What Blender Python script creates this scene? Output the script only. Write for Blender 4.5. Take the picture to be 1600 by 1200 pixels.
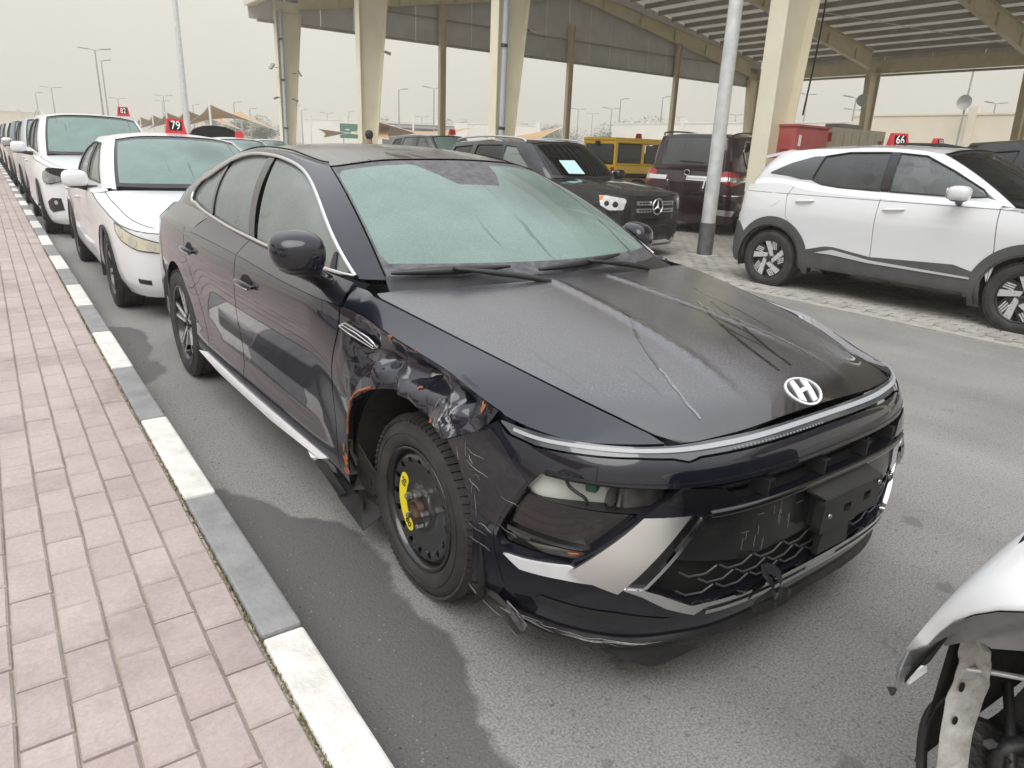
import bpy, bmesh, math, random
import numpy as np
from mathutils import Matrix, Vector
from mathutils.geometry import delaunay_2d_cdt
random.seed(7); rng = np.random.default_rng(7)
for _o in list(bpy.data.objects): bpy.data.objects.remove(_o)
SC = bpy.context.scene
COL = SC.collection
rad = math.radians

# ------------------------------------------------------------ camera, sky, sun, exposure
cam_d = bpy.data.cameras.new('camera'); cam = bpy.data.objects.new('camera', cam_d); COL.objects.link(cam)
cam_d.sensor_width = 36; cam_d.lens = 24.705; cam_d.clip_start = .05; cam_d.clip_end = 3000
cam.matrix_world = Matrix(((.81267, .15301, -.56228, 0), (-.58137, .27851, -.76449, 0), (.03963, .94817, .31529, 1.44), (0, 0, 0, 1)))
SC.camera = cam
SUN_EL, SUN_AZ = 54, 232          # azimuth in degrees from +Y towards +X
w = bpy.data.worlds.new('World'); SC.world = w; w.use_nodes = True
nt = w.node_tree; bgn = nt.nodes['Background']
sky = nt.nodes.new('ShaderNodeTexSky'); sky.sky_type = 'NISHITA'; sky.sun_disc = False
sky.sun_elevation = rad(SUN_EL); sky.sun_rotation = rad(SUN_AZ); sky.dust_density = 6; sky.air_density = 1.2; sky.ozone_density = 1.5
hs = nt.nodes.new('ShaderNodeHueSaturation'); hs.inputs['Saturation'].default_value = .12
mxw = nt.nodes.new('ShaderNodeMix'); mxw.data_type = 'RGBA'; mxw.inputs['Factor'].default_value = .72
tcw = nt.nodes.new('ShaderNodeTexCoord'); sxw = nt.nodes.new('ShaderNodeSeparateXYZ'); nt.links.new(tcw.outputs['Generated'], sxw.inputs[0])
rmw = nt.nodes.new('ShaderNodeMapRange'); rmw.interpolation_type = 'SMOOTHERSTEP'; rmw.inputs[1].default_value = .20; rmw.inputs[2].default_value = .90; nt.links.new(sxw.outputs[2], rmw.inputs[0])
veil = nt.nodes.new('ShaderNodeMix'); veil.data_type = 'RGBA'; veil.inputs['A'].default_value = (12.1, 11.65, 10.3, 1); veil.inputs['B'].default_value = (23.0, 23.8, 25.5, 1)
cln = nt.nodes.new('ShaderNodeTexNoise'); cln.inputs['Scale'].default_value = 2.2; cln.inputs['Detail'].default_value = 5; nt.links.new(tcw.outputs['Generated'], cln.inputs['Vector'])
clr_ = nt.nodes.new('ShaderNodeMapRange'); clr_.inputs[1].default_value = .3; clr_.inputs[2].default_value = .7; clr_.inputs[3].default_value = .94; clr_.inputs[4].default_value = 1.05; nt.links.new(cln.outputs['Fac'], clr_.inputs[0]); nt.links.new(clr_.outputs[0], hs.inputs['Value'])
nt.links.new(rmw.outputs[0], veil.inputs['Factor']); nt.links.new(veil.outputs['Result'], mxw.inputs['B'])          # overcast veil: cream at the horizon, brightest overhead
nt.links.new(sky.outputs[0], hs.inputs['Color']); nt.links.new(hs.outputs[0], mxw.inputs['A'])
hs2 = nt.nodes.new('ShaderNodeHueSaturation'); nt.links.new(mxw.outputs['Result'], hs2.inputs['Color']); nt.links.new(clr_.outputs[0], hs2.inputs['Value'])
nt.links.new(hs2.outputs[0], bgn.inputs[0]); bgn.inputs[1].default_value = .066
sd = bpy.data.lights.new('sun', 'SUN'); sd.energy = 1.5; sd.angle = rad(50); sd.color = (1, .96, .9)
so = bpy.data.objects.new('sun', sd); COL.objects.link(so)
so.rotation_euler = (rad(90 - SUN_EL), 0, rad(180 - SUN_AZ))
vs = SC.view_settings; vs.view_transform = 'Standard'; vs.look = 'None'; vs.exposure = .46; vs.gamma = 1; vs.use_curve_mapping = False

# ------------------------------------------------------------ helpers: names, meshes, splines
def tag(o, label=None, cat=None, group=None, kind=None):
    if label: o['label'] = label
    if cat: o['category'] = cat
    if group: o['group'] = group
    if kind: o['kind'] = kind
    return o
def empty(name, loc=(0, 0, 0), rz=0, label=None, cat=None, group=None):
    o = bpy.data.objects.new(name, None); COL.objects.link(o); o.empty_display_size = .2
    o.location = loc; o.rotation_euler = (0, 0, rz)
    return tag(o, label, cat, group)
def link(name, me, parent=None, loc=None, rot=None, scale=None):
    o = bpy.data.objects.new(name, me); COL.objects.link(o)
    if parent: o.parent = parent
    if loc is not None: o.location = loc
    if rot is not None: o.rotation_euler = rot
    if scale is not None: o.scale = scale
    return o
def copy_tree(o, parent=None):
    c = o.copy(); COL.objects.link(c); c.parent = parent
    for ch in list(o.children): copy_tree(ch, c)
    return c

class MB:
    """collects faces; smooth flag and material slot per face, optional vertex normals"""
    def __init__(s): s.v = []; s.f = []; s.sm = []; s.mi = []; s.n = {}
    def add(s, vs_, fs, smooth=False, mi=0, normals=None):
        b = len(s.v); s.v.extend([tuple(map(float, p)) for p in vs_])
        for f in fs: s.f.append(tuple(int(i) + b for i in f)); s.sm.append(smooth); s.mi.append(mi)
        if normals is not None:
            for i, n in enumerate(normals): s.n[b + i] = tuple(map(float, n))
        return s
    def box(s, c, size, M=None, mi=0, bev=0):
        x, y, z = [k / 2 for k in size]
        if bev:
            bm = bmesh.new(); bmesh.ops.create_cube(bm, size=1)
            for v_ in bm.verts: v_.co = (v_.co.x * size[0], v_.co.y * size[1], v_.co.z * size[2])
            bmesh.ops.bevel(bm, geom=bm.edges[:], offset=bev, segments=2, affect='EDGES', profile=.5)
            bm.verts.index_update()
            P = [v_.co.copy() for v_ in bm.verts]; F = [[q.index for q in f.verts] for f in bm.faces]; bm.free()
        else:
            P = [Vector(q) for q in ((-x,-y,-z),(x,-y,-z),(x,y,-z),(-x,y,-z),(-x,-y,z),(x,-y,z),(x,y,z),(-x,y,z))]
            F = [(0,3,2,1),(4,5,6,7),(0,1,5,4),(1,2,6,5),(2,3,7,6),(3,0,4,7)]
        if M is not None: P = [M @ p for p in P]
        c = Vector(c); return s.add([p + c for p in P], F, False, mi)
    def prism(s, pts, a, b, mi=0):
        """pts: list of 3-D points of a polygon; swept from +a to +b (vectors)"""
        a = Vector(a); b = Vector(b); n = len(pts)
        P = [Vector(p) + a for p in pts] + [Vector(p) + b for p in pts]
        F = [tuple(range(n))[::-1], tuple(range(n, 2 * n))] + [(i, (i + 1) % n, n + (i + 1) % n, n + i) for i in range(n)]
        return s.add(P, F, False, mi)
    def tube(s, path, r, seg=8, caps=True, mi=0, up=None):
        path = [Vector(p) for p in path]; n = len(path)
        rs = [r] * n if not hasattr(r, '__len__') else list(r)
        V = []; prev = None
        for i, p in enumerate(path):
            t = (path[min(i + 1, n - 1)] - path[max(i - 1, 0)]).normalized()
            if prev is None:
                a = Vector((0, 0, 1)) if abs(t.z) < .9 else Vector((1, 0, 0))
                prev = t.cross(a).normalized()
            u_ = (prev - t * prev.dot(t)).normalized(); prev = u_; w_ = t.cross(u_)
            for k in range(seg):
                an = 2 * math.pi * k / seg; V.append(p + (u_ * math.cos(an) + w_ * math.sin(an)) * rs[i])
        F = [(i * seg + k, i * seg + (k + 1) % seg, (i + 1) * seg + (k + 1) % seg, (i + 1) * seg + k) for i in range(n - 1) for k in range(seg)]
        s.add(V, F, True, mi)
        if caps:
            s.add(V[:seg], [tuple(range(seg))[::-1]], False, mi); s.add(V[-seg:], [tuple(range(seg))], False, mi)
        return s
    def lathe(s, prof, seg=48, axis='x', c=(0, 0, 0), mi=0, smooth=True):
        """prof: (axial, radius) pairs"""
        V = []; n = len(prof)
        for (a, r) in prof:
            for k in range(seg):
                an = 2 * math.pi * k / seg; p, q = r * math.cos(an), r * math.sin(an)
                V.append((c[0] + a, c[1] + p, c[2] + q) if axis == 'x' else (c[0] + p, c[1] + q, c[2] + a) if axis == 'z' else (c[0] + p, c[1] + a, c[2] + q))
        F = [(i * seg + k, i * seg + (k + 1) % seg, (i + 1) * seg + (k + 1) % seg, (i + 1) * seg + k) for i in range(n - 1) for k in range(seg)]
        return s.add(V, F, smooth, mi)
    def mesh(s, name, *mats):
        me = bpy.data.meshes.new(name); me.from_pydata(s.v, [], s.f)
        for m in mats: me.materials.append(m)
        me.polygons.foreach_set('use_smooth', s.sm); me.polygons.foreach_set('material_index', s.mi)
        me.update()
        if s.n:
            nn = [(0., 0., 0.)] * len(s.v)
            vn = [v_.normal for v_ in me.vertices]
            nn = [s.n.get(i, tuple(vn[i])) for i in range(len(s.v))]
            me.normals_split_custom_set_from_vertices(nn)
        return me
    def build(s, name, mat_, parent=None, **k):
        return link(name, s.mesh(name, *(mat_ if isinstance(mat_, (list, tuple)) else [mat_])), parent, **k)

def nat_spline(xk, yk):
    """natural cubic spline, columns of yk"""
    xk = np.asarray(xk, float); yk = np.asarray(yk, float); one = yk.ndim == 1
    if one: yk = yk[:, None]
    n = len(xk); h = np.diff(xk); A = np.eye(n); B = np.zeros_like(yk)
    for i in range(1, n - 1):
        A[i, i - 1] = h[i - 1]; A[i, i] = 2 * (h[i - 1] + h[i]); A[i, i + 1] = h[i]
        B[i] = 6 * ((yk[i + 1] - yk[i]) / h[i] - (yk[i] - yk[i - 1]) / h[i - 1])
    M = np.linalg.solve(A, B)
    def f(x):
        x = np.clip(np.asarray(x, float), xk[0], xk[-1]); i = np.clip(np.searchsorted(xk, x) - 1, 0, n - 2)
        a = ((xk[i + 1] - x) / h[i])[..., None]; b = ((x - xk[i]) / h[i])[..., None]
        r = a * yk[i] + b * yk[i + 1] + ((a**3 - a) * M[i] + (b**3 - b) * M[i + 1]) * (h[i]**2)[..., None] / 6
        return r[..., 0] if one else r
    return f
def pchip(xk, yk):
    xk = np.asarray(xk, float); yk = np.asarray(yk, float); n = len(xk); h = np.diff(xk); d = np.diff(yk) / h
    m = np.zeros(n); m[0] = d[0]; m[-1] = d[-1]
    for i in range(1, n - 1):
        if d[i - 1] * d[i] > 0:
            w1 = 2 * h[i] + h[i - 1]; w2 = h[i] + 2 * h[i - 1]; m[i] = (w1 + w2) / (w1 / d[i - 1] + w2 / d[i])
    def f(x):
        x = np.clip(np.asarray(x, float), xk[0], xk[-1]); i = np.clip(np.searchsorted(xk, x) - 1, 0, n - 2)
        t = (x - xk[i]) / h[i]
        return yk[i] * (1 + 2 * t) * (1 - t)**2 + h[i] * m[i] * t * (1 - t)**2 + yk[i + 1] * t * t * (3 - 2 * t) + h[i] * m[i + 1] * t * t * (t - 1)
    return f
def smooth_line(pts, n=40, closed=False):
    """points of a smooth curve through pts (any dimension)"""
    pts = np.asarray(pts, float)
    if closed: pts = np.vstack([pts[-3:], pts, pts[:4]])
    d = np.r_[0, np.cumsum(np.maximum(np.linalg.norm(np.diff(pts, axis=0), axis=1), 1e-6))]
    f = nat_spline(d, pts)
    if closed: return f(np.linspace(d[3], d[-4], n, endpoint=False))
    return f(np.linspace(0, d[-1], n))
def dense(poly, step, closed=True):
    """straight polygon resampled so that no edge is longer than step"""
    P = np.asarray(poly, float); out = []
    for i in range(len(P) if closed else len(P) - 1):
        a = P[i]; b = P[(i + 1) % len(P)]; k = max(1, int(math.ceil(np.linalg.norm(b - a) / step)))
        out += [a + (b - a) * j / k for j in range(k)]
    if not closed: out.append(P[-1])
    return np.array(out)
def inside(P, Q):
    """points P in polygon Q"""
    x, y = P[:, 0], P[:, 1]; r = np.zeros(len(P), bool); n = len(Q)
    for i in range(n):
        x1, y1 = Q[i]; x2, y2 = Q[(i + 1) % n]
        if y1 == y2: continue
        c = ((y1 > y) != (y2 > y)) & (x < (x2 - x1) * (y - y1) / (y2 - y1) + x1); r ^= c
    return r
def seg_dist(P, Q):
    d = np.full(len(P), 1e9)
    for i in range(len(Q)):
        a = Q[i]; b = Q[(i + 1) % len(Q)]; ab = b - a; L2 = ab @ ab
        if L2 < 1e-14: continue
        t = np.clip(((P - a) @ ab) / L2, 0, 1); d = np.minimum(d, np.linalg.norm(P - a - t[:, None] * ab, axis=1))
    return d
def panel(mb, surf, outer, holes=(), step=.03, thick=.012, off=0., mi=0, flip=1, asp=1., eps=.004, edge=True):
    """sheet: 2-D outline (with holes) filled with a regular triangle grid, lifted by surf(u, v) -> xyz and given a turned-in edge"""
    sc = np.array([1., asp])
    O_ = dense(np.asarray(outer, float) * sc, step); Hs = [dense(np.asarray(h, float) * sc, step) for h in holes]
    lo, hi = O_.min(0), O_.max(0)
    gx = np.arange(lo[0], hi[0] + step, step); gy = np.arange(lo[1], hi[1] + step * .866, step * .866)
    G = np.array([(x + (step / 2 if j % 2 else 0), y) for j, y in enumerate(gy) for x in gx])
    k = inside(G, O_) & (seg_dist(G, O_) > step * .45)
    for h in Hs: k &= ~inside(G, h) & (seg_dist(G, h) > step * .45)
    pts = [O_] + Hs; E = []; b = 0
    for q in pts: E += [(b + i, b + (i + 1) % len(q)) for i in range(len(q))]; b += len(q)
    A = np.vstack(pts + [G[k]])
    r = delaunay_2d_cdt([Vector(p) for p in A], E, [], 0, 1e-7)
    V2 = np.array([tuple(p) for p in r[0]]); T = np.array([f for f in r[2] if len(f) == 3])
    c = V2[T].mean(1); k = inside(c, O_)
    for h in Hs: k &= ~inside(c, h)
    T = T[k]
    ar = np.cross(V2[T[:, 1]] - V2[T[:, 0]], V2[T[:, 2]] - V2[T[:, 0]]); T = T[np.abs(ar) > 1e-10]
    used = np.unique(T); mp = -np.ones(len(V2), int); mp[used] = range(len(used)); V2 = V2[used] / sc; T = mp[T]
    u, v = V2[:, 0], V2[:, 1]; e = eps
    P = surf(u, v); du = surf(u + e, v) - surf(u - e, v); dv = surf(u, v + e / asp) - surf(u, v - e / asp)
    N = np.cross(du, dv) * flip; N /= np.maximum(np.linalg.norm(N, axis=1), 1e-9)[:, None]
    P = P + N * off
    fn = np.cross(P[T[:, 1]] - P[T[:, 0]], P[T[:, 2]] - P[T[:, 0]])
    bad = (fn * N[T[:, 0]]).sum(1) < 0; T[bad] = T[bad][:, ::-1]
    mb.add(P, T, True, mi, N)
    if edge and thick:
        ed = {}
        for t in T:
            for a, b in ((t[0], t[1]), (t[1], t[2]), (t[2], t[0])):
                if (b, a) in ed: del ed[(b, a)]
                else: ed[(a, b)] = 1
        vi = sorted({i for e_ in ed for i in e_}); ix = {q: i for i, q in enumerate(vi)}; n = len(vi)
        top = P[vi]; bot = top - N[vi] * thick
        mb.add(np.vstack([top, bot]), [(ix[b], ix[a], n + ix[a], n + ix[b]) for a, b in ed], False, mi)
    return mb
def text_mesh(txt, size, depth=.002, align='CENTER'):
    cu = bpy.data.curves.new('text', 'FONT'); cu.body = txt; cu.size = size; cu.extrude = depth; cu.align_x = align; cu.align_y = 'CENTER'; cu.resolution_u = 3
    o = bpy.data.objects.new('text', cu); COL.objects.link(o)
    bpy.context.view_layer.update()
    me = bpy.data.meshes.new_from_object(o.evaluated_get(bpy.context.evaluated_depsgraph_get()))
    bpy.data.objects.remove(o); bpy.data.curves.remove(cu)
    me.materials.clear(); return me

# ------------------------------------------------------------ materials
MATS = {}
def mat(name, col, rough=.5, metal=0., coat=0., spec=.5, ior=1.5, trans=0., alpha=1., emit=None,
        var=0., vscale=8., bump=0., bscale=40., rvar=0., coord='Object', col2=None, dist=.01, detail=6):
    """principled material with noise-driven colour, roughness and relief"""
    if name in MATS: return MATS[name]
    m = bpy.data.materials.new(name); m.use_nodes = True; t = m.node_tree; b = t.nodes['Principled BSDF']
    b.inputs['Base Color'].default_value = (*col, 1); b.inputs['Roughness'].default_value = rough; b.inputs['Metallic'].default_value = metal
    b.inputs['Coat Weight'].default_value = coat; b.inputs['Coat Roughness'].default_value = .03; b.inputs['Specular IOR Level'].default_value = spec
    b.inputs['IOR'].default_value = ior; b.inputs['Transmission Weight'].default_value = trans; b.inputs['Alpha'].default_value = alpha
    if emit: b.inputs['Emission Color'].default_value = (*emit[0], 1); b.inputs['Emission Strength'].default_value = emit[1]
    if var or bump or rvar or col2:
        tc = t.nodes.new('ShaderNodeTexCoord'); out = tc.outputs['Object' if coord == 'World' else coord]
        n = t.nodes.new('ShaderNodeTexNoise'); n.inputs['Scale'].default_value = vscale; n.inputs['Detail'].default_value = detail
        geo = t.nodes.new('ShaderNodeNewGeometry'); pos = geo.outputs['Position'] if coord == 'World' else out
        t.links.new(pos, n.inputs['Vector'])
        if var or col2:
            mx = t.nodes.new('ShaderNodeMix'); mx.data_type = 'RGBA'
            c2 = col2 if col2 else tuple(c * (1 + var) for c in col); c1 = col if col2 else tuple(c * (1 - var) for c in col)
            mx.inputs['A'].default_value = (*c1, 1); mx.inputs['B'].default_value = (*c2, 1)
            rp = t.nodes.new('ShaderNodeMapRange'); rp.inputs['From Min'].default_value = .3; rp.inputs['From Max'].default_value = .7
            t.links.new(n.outputs['Fac'], rp.inputs['Value']); t.links.new(rp.outputs[0], mx.inputs['Factor']); t.links.new(mx.outputs['Result'], b.inputs['Base Color'])
        if rvar:
            rp = t.nodes.new('ShaderNodeMapRange'); rp.inputs['From Min'].default_value = .3; rp.inputs['From Max'].default_value = .7
            rp.inputs['To Min'].default_value = max(0, rough - rvar); rp.inputs['To Max'].default_value = min(1, rough + rvar)
            t.links.new(n.outputs['Fac'], rp.inputs['Value']); t.links.new(rp.outputs[0], b.inputs['Roughness'])
        if bump:
            n2 = t.nodes.new('ShaderNodeTexNoise'); n2.inputs['Scale'].default_value = bscale; n2.inputs['Detail'].default_value = 6
            t.links.new(pos, n2.inputs['Vector']); bp = t.nodes.new('ShaderNodeBump'); bp.inputs['Strength'].default_value = bump; bp.inputs['Distance'].default_value = dist
            t.links.new(n2.outputs['Fac'], bp.inputs['Height']); t.links.new(bp.outputs[0], b.inputs['Normal'])
    MATS[name] = m; return m
class NT:
    """short hand for node graphs"""
    def __init__(s, m): s.m = m; s.t = m.node_tree; s.b = s.t.nodes['Principled BSDF']; s.out = s.t.nodes['Material Output']
    def n(s, typ, inp=None, **k):
        q = s.t.nodes.new('ShaderNode' + typ)
        for a, b in k.items(): setattr(q, a, b)
        for a, b in (inp or {}).items():
            if hasattr(b, 'is_output') or isinstance(b, bpy.types.NodeSocket): s.t.links.new(b, q.inputs[a])
            else: q.inputs[a].default_value = b
        return q
    def l(s, a, b): s.t.links.new(a, b)
    def math(s, op, a, b=0., clamp=False):
        q = s.t.nodes.new('ShaderNodeMath'); q.operation = op; q.use_clamp = clamp
        for i, x in enumerate((a, b)):
            if isinstance(x, bpy.types.NodeSocket): s.l(x, q.inputs[i])
            else: q.inputs[i].default_value = x
        return q.outputs[0]
    def rng(s, v, a, b, c=0., d=1., smooth=False):
        q = s.t.nodes.new('ShaderNodeMapRange'); q.interpolation_type = 'SMOOTHSTEP' if smooth else 'LINEAR'
        for i, x in enumerate((a, b, c, d)): q.inputs[i + 1].default_value = x
        s.l(v, q.inputs[0]); return q.outputs[0]
    def mix(s, f, a, b):
        q = s.t.nodes.new('ShaderNodeMix'); q.data_type = 'RGBA'
        for k, x in (('Factor', f), ('A', a), ('B', b)):
            if isinstance(x, bpy.types.NodeSocket): s.l(x, q.inputs[k])
            else: q.inputs[k].default_value = x if k == 'Factor' else (*x, 1)
        return q.outputs['Result']
    def mixf(s, f, a, b):
        q = s.t.nodes.new('ShaderNodeMix'); q.data_type = 'FLOAT'
        for k, x in ((0, f), (2, a), (3, b)):
            if isinstance(x, bpy.types.NodeSocket): s.l(x, q.inputs[k])
            else: q.inputs[k].default_value = x
        return q.outputs[0]
def newmat(name):
    m = bpy.data.materials.new(name); m.use_nodes = True; MATS[name] = m; return NT(m)

# ------------------------------------------------------------ ground, road, pavement
def asphalt(name, c1, c2, stain=False):
    g = newmat(name); pos = g.n('NewGeometry').outputs['Position']
    big = g.n('TexNoise', {'Vector': pos, 'Scale': .9, 'Detail': 5}).outputs['Fac']
    fine = g.n('TexNoise', {'Vector': pos, 'Scale': 130., 'Detail': 4, 'Roughness': .75}).outputs['Fac']
    vor = g.n('TexVoronoi', {'Vector': pos, 'Scale': 110.}).outputs['Distance']
    col = g.mix(g.rng(big, .32, .68), c1, c2)
    pit = g.rng(fine, .34, .60, .50, 1.16)
    pit2 = g.n('TexNoise', {'Vector': pos, 'Scale': 38., 'Detail': 5, 'Roughness': .8}).outputs['Fac']
    pit = g.math('MULTIPLY', pit, g.rng(pit2, .36, .44, .60, 1.))
    hs_ = g.n('HueSaturation', {'Color': col, 'Value': pit}); col = hs_.outputs[0]
    rough = .86
    if stain:
        sep = g.n('SeparateXYZ', {0: pos}); n1 = g.n('TexNoise', {'Vector': pos, 'Scale': 1.5, 'Detail': 8, 'Roughness': .55}).outputs['Fac']; Y_ = sep.outputs[1]
        bound = g.math('ADD', g.rng(Y_, 2.25, 3.2, .90, .50, True), g.math('MULTIPLY', g.rng(Y_, 4.3, 4.9, 0, .26, True), g.rng(Y_, 5.9, 6.5, 1, 0, True)))      # spilled water spread from the kerb
        wet = g.rng(g.math('SUBTRACT', g.math('ADD', sep.outputs[0], g.math('MULTIPLY', g.math('SUBTRACT', n1, .5), -.55)), bound), -.015, .02, 1, 0, True)
        n2 = g.n('TexNoise', {'Vector': pos, 'Scale': .55, 'Detail': 5, 'Roughness': .6}).outputs['Fac']
        far = g.math('MULTIPLY', g.rng(n2, .56, .64, 0, .55, True), g.rng(sep.outputs[0], .5, 2.4, 1., .35))
        n3 = g.n('TexNoise', {'Vector': pos, 'Scale': 5.5, 'Detail': 4}).outputs['Fac']
        spots = g.math('MULTIPLY', g.rng(n3, .66, .70, 0, .6, True), g.rng(sep.outputs[1], 1.0, 4.0, 1., 0.))
        wet = g.math('MAXIMUM', g.math('MAXIMUM', wet, far), spots)
        # worn tyre tracks and long faint repair patches
        n4 = g.n('TexNoise', {'Vector': g.n('Mapping', {0: pos, 'Scale': (1.4, .12, 1)}).outputs[0], 'Scale': 1.5, 'Detail': 3}).outputs['Fac']
        col = g.n('HueSaturation', {'Color': col, 'Value': g.rng(n4, .3, .7, .88, 1.12)}).outputs[0]
        col = g.mix(g.math('MULTIPLY', wet, .78), col, (.070, .068, .065))
        g.l(g.mixf(wet, .88, .55), g.b.inputs['Roughness'])
    else: g.b.inputs['Roughness'].default_value = rough
    g.l(col, g.b.inputs['Base Color'])
    h = g.math('ADD', fine, g.math('MULTIPLY', vor, .6))
    g.l(g.n('Bump', {'Height': h, 'Strength': .55, 'Distance': .004}).outputs[0], g.b.inputs['Normal'])
    return g.m
def sheet(name, x0, x1, y0, y1, z, m, nx=1, ny=1):
    xs = np.linspace(x0, x1, nx + 1); ys = np.linspace(y0, y1, ny + 1)
    V = [(x, y, z) for y in ys for x in xs]; F = [(j * (nx + 1) + i, j * (nx + 1) + i + 1, (j + 1) * (nx + 1) + i + 1, (j + 1) * (nx + 1) + i) for j in range(ny) for i in range(nx)]
    return tag(MB().add(V, F).build(name, m), kind='structure')
M_road = asphalt('asphalt_road', (.215, .210, .200), (.275, .268, .252), True)
M_lot = asphalt('asphalt_lot', (.26, .25, .225), (.32, .305, .27))
sheet('ground', -700, 900, -300, 1400, -.012, M_lot)
sheet('road', .50, 7.0, -30, 110, 0, M_road)
M_white_kerb = mat('kerb_white_paint', (.72, .70, .66), .75, var=.10, vscale=14, bump=.5, bscale=60, col2=(.55, .53, .49), coord='World')
M_grey_kerb = mat('kerb_grey_stone', (.19, .19, .192), .8, bump=.5, bscale=55, col2=(.265, .265, .262), vscale=9, coord='World')
M_mortar = mat('kerb_mortar', (.20, .17, .12), .95, bump=.7, bscale=70, col2=(.10, .105, .05), vscale=12, coord='World')
M_sand = mat('paver_joint_sand', (.36, .305, .255), .95, bump=.5, bscale=90, col2=(.40, .345, .285), vscale=20, coord='World')
def paver_mat(name, c, c2):
    g = newmat(name); pos = g.n('NewGeometry').outputs['Position']; oi = g.n('ObjectInfo').outputs['Random']
    isl = g.n('NewGeometry').outputs['Random Per Island']
    n1 = g.n('TexNoise', {'Vector': pos, 'Scale': 3., 'Detail': 6}).outputs['Fac']; n2 = g.n('TexNoise', {'Vector': pos, 'Scale': 85., 'Detail': 5, 'Roughness': .7}).outputs['Fac']
    r_ = g.math('ADD', isl, oi); r_ = g.math('FRACT', g.math('MULTIPLY', r_, 7.31))
    col = g.mix(g.rng(n1, .3, .7), c, c2)
    v = g.math('MULTIPLY', g.rng(r_, 0, 1, .93, 1.05), g.rng(n2, .3, .7, .88, 1.1))
    n5 = g.n('TexNoise', {'Vector': pos, 'Scale': 1.1, 'Detail': 8, 'Roughness': .7}).outputs['Fac']
    v = g.math('MULTIPLY', v, g.rng(n5, .38, .50, .78, 1.))
    col = g.n('HueSaturation', {'Color': col, 'Value': v, 'Hue': g.rng(r_, 0, 1, .494, .508)}).outputs[0]
    g.l(col, g.b.inputs['Base Color']); g.b.inputs['Roughness'].default_value = .88
    g.l(g.n('Bump', {'Height': n2, 'Strength': .4, 'Distance': .003}).outputs[0], g.b.inputs['Normal']); return g.m
M_paver = paver_mat('paver_rose', (.365, .297, .276), (.42, .352, .33))
M_block = paver_mat('paver_grey', (.30, .285, .26), (.40, .38, .345))
def paver_mesh(name, w_, l_, m, h=.05, b=.006):
    mb = MB(); x, y = w_ / 2, l_ / 2
    V = [(-x, -y, -h), (x, -y, -h), (x, y, -h), (-x, y, -h), (-x, -y, -b), (x, -y, -b), (x, y, -b), (-x, y, -b), (-x + b, -y + b, 0), (x - b, -y + b, 0), (x - b, y - b, 0), (-x + b, y - b, 0)]
    F = [(0, 1, 5, 4), (1, 2, 6, 5), (2, 3, 7, 6), (3, 0, 4, 7), (4, 5, 9, 8), (5, 6, 10, 9), (6, 7, 11, 10), (7, 4, 8, 11), (8, 9, 10, 11)]
    mb.add(V, F); return mb
PZ = .112
pav = sheet('pavement', -14, .425, -30, 110, PZ - .012, M_sand)
kerb = tag(MB().box((.482, 40, .04), (.10, 140, .10)).build('kerb', M_mortar), kind='structure')
KX0, KX1 = .428, .545
kme = {}
for c, m in (('w', M_white_kerb), ('g', M_grey_kerb)):
    kme[c] = MB().box((0, 0, 0), (KX1 - KX0, .947, .17), bev=.010).mesh('kerb_stone', m)
for i in range(-9, 105):
    y0 = 1.715 + .962 * i
    k = link('kerb_stone', kme['g' if i % 2 == 0 else 'w'], kerb, ((KX0 + KX1) / 2 + random.uniform(-.002, .002), y0 + .481, .035 + random.uniform(-.002, .002)), (0, 0, random.uniform(-.003, .003)))
pm = paver_mesh('paver', .1065, .2075, M_paver).mesh('paver', M_paver)
rest = MB(); spots = []
for ci in range(-120, 1):
    xc = .3625 + ci * .1118
    for j in range(-12, 190):
        yc = 1.52 + (.107 if ci % 2 else 0) + j * .2148
        d = math.hypot(xc, yc)
        if d < 1.15 or xc < -.2 - yc * .55: 
            if yc > 34 or xc < -4: continue
        if yc < -2 or yc > 42: continue
        vis = yc > .9 and xc > -.25 * yc - .1
        spots.append((0 if vis else 1, d, xc, yc))
spots.sort()
hm = paver_mesh('x', .1065, .2075, M_paver)
for k, (vis, d, xc, yc) in enumerate(spots):
    r_ = random.Random(k); dz = r_.uniform(-.002, .0022); tx, ty, tz = r_.uniform(-.012, .012), r_.uniform(-.010, .010), r_.uniform(-.008, .008)
    if k < 300: link('paver', pm, pav, (xc, yc, PZ + dz), (tx, ty, tz))
    elif yc < 42 and xc > -5:
        Mx = Matrix.Rotation(tz, 3, 'Z') @ Matrix.Rotation(ty, 3, 'Y')
        rest.add([Mx @ Vector(p) + Vector((xc, yc, PZ + dz)) for p in hm.v], hm.f[4:])
tag(rest.build('paver_field', M_paver, pav), kind='stuff')
# weeds and grit in the joint beside the kerb
mb = MB()
for k in range(1500):
    y = 1.1 + 9 * random.random()**1.6; x = .4235 + random.gauss(0, .004); s_ = random.uniform(.002, .006); a = random.uniform(0, 6.28)
    mb.add([(x + s_ * math.cos(a), y + s_ * math.sin(a), PZ - .008), (x - s_ * math.cos(a), y - s_ * math.sin(a), PZ - .008), (x + random.uniform(-.006, .006), y + random.uniform(-.008, .008), PZ + random.uniform(.0, .008))], [(0, 1, 2)])
tag(mb.build('joint_moss', mat('moss', (.13, .14, .055), .9, col2=(.24, .20, .11), vscale=60), None), 'dry moss and grit in the joint beside the kerb', 'moss', kind='stuff')

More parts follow.
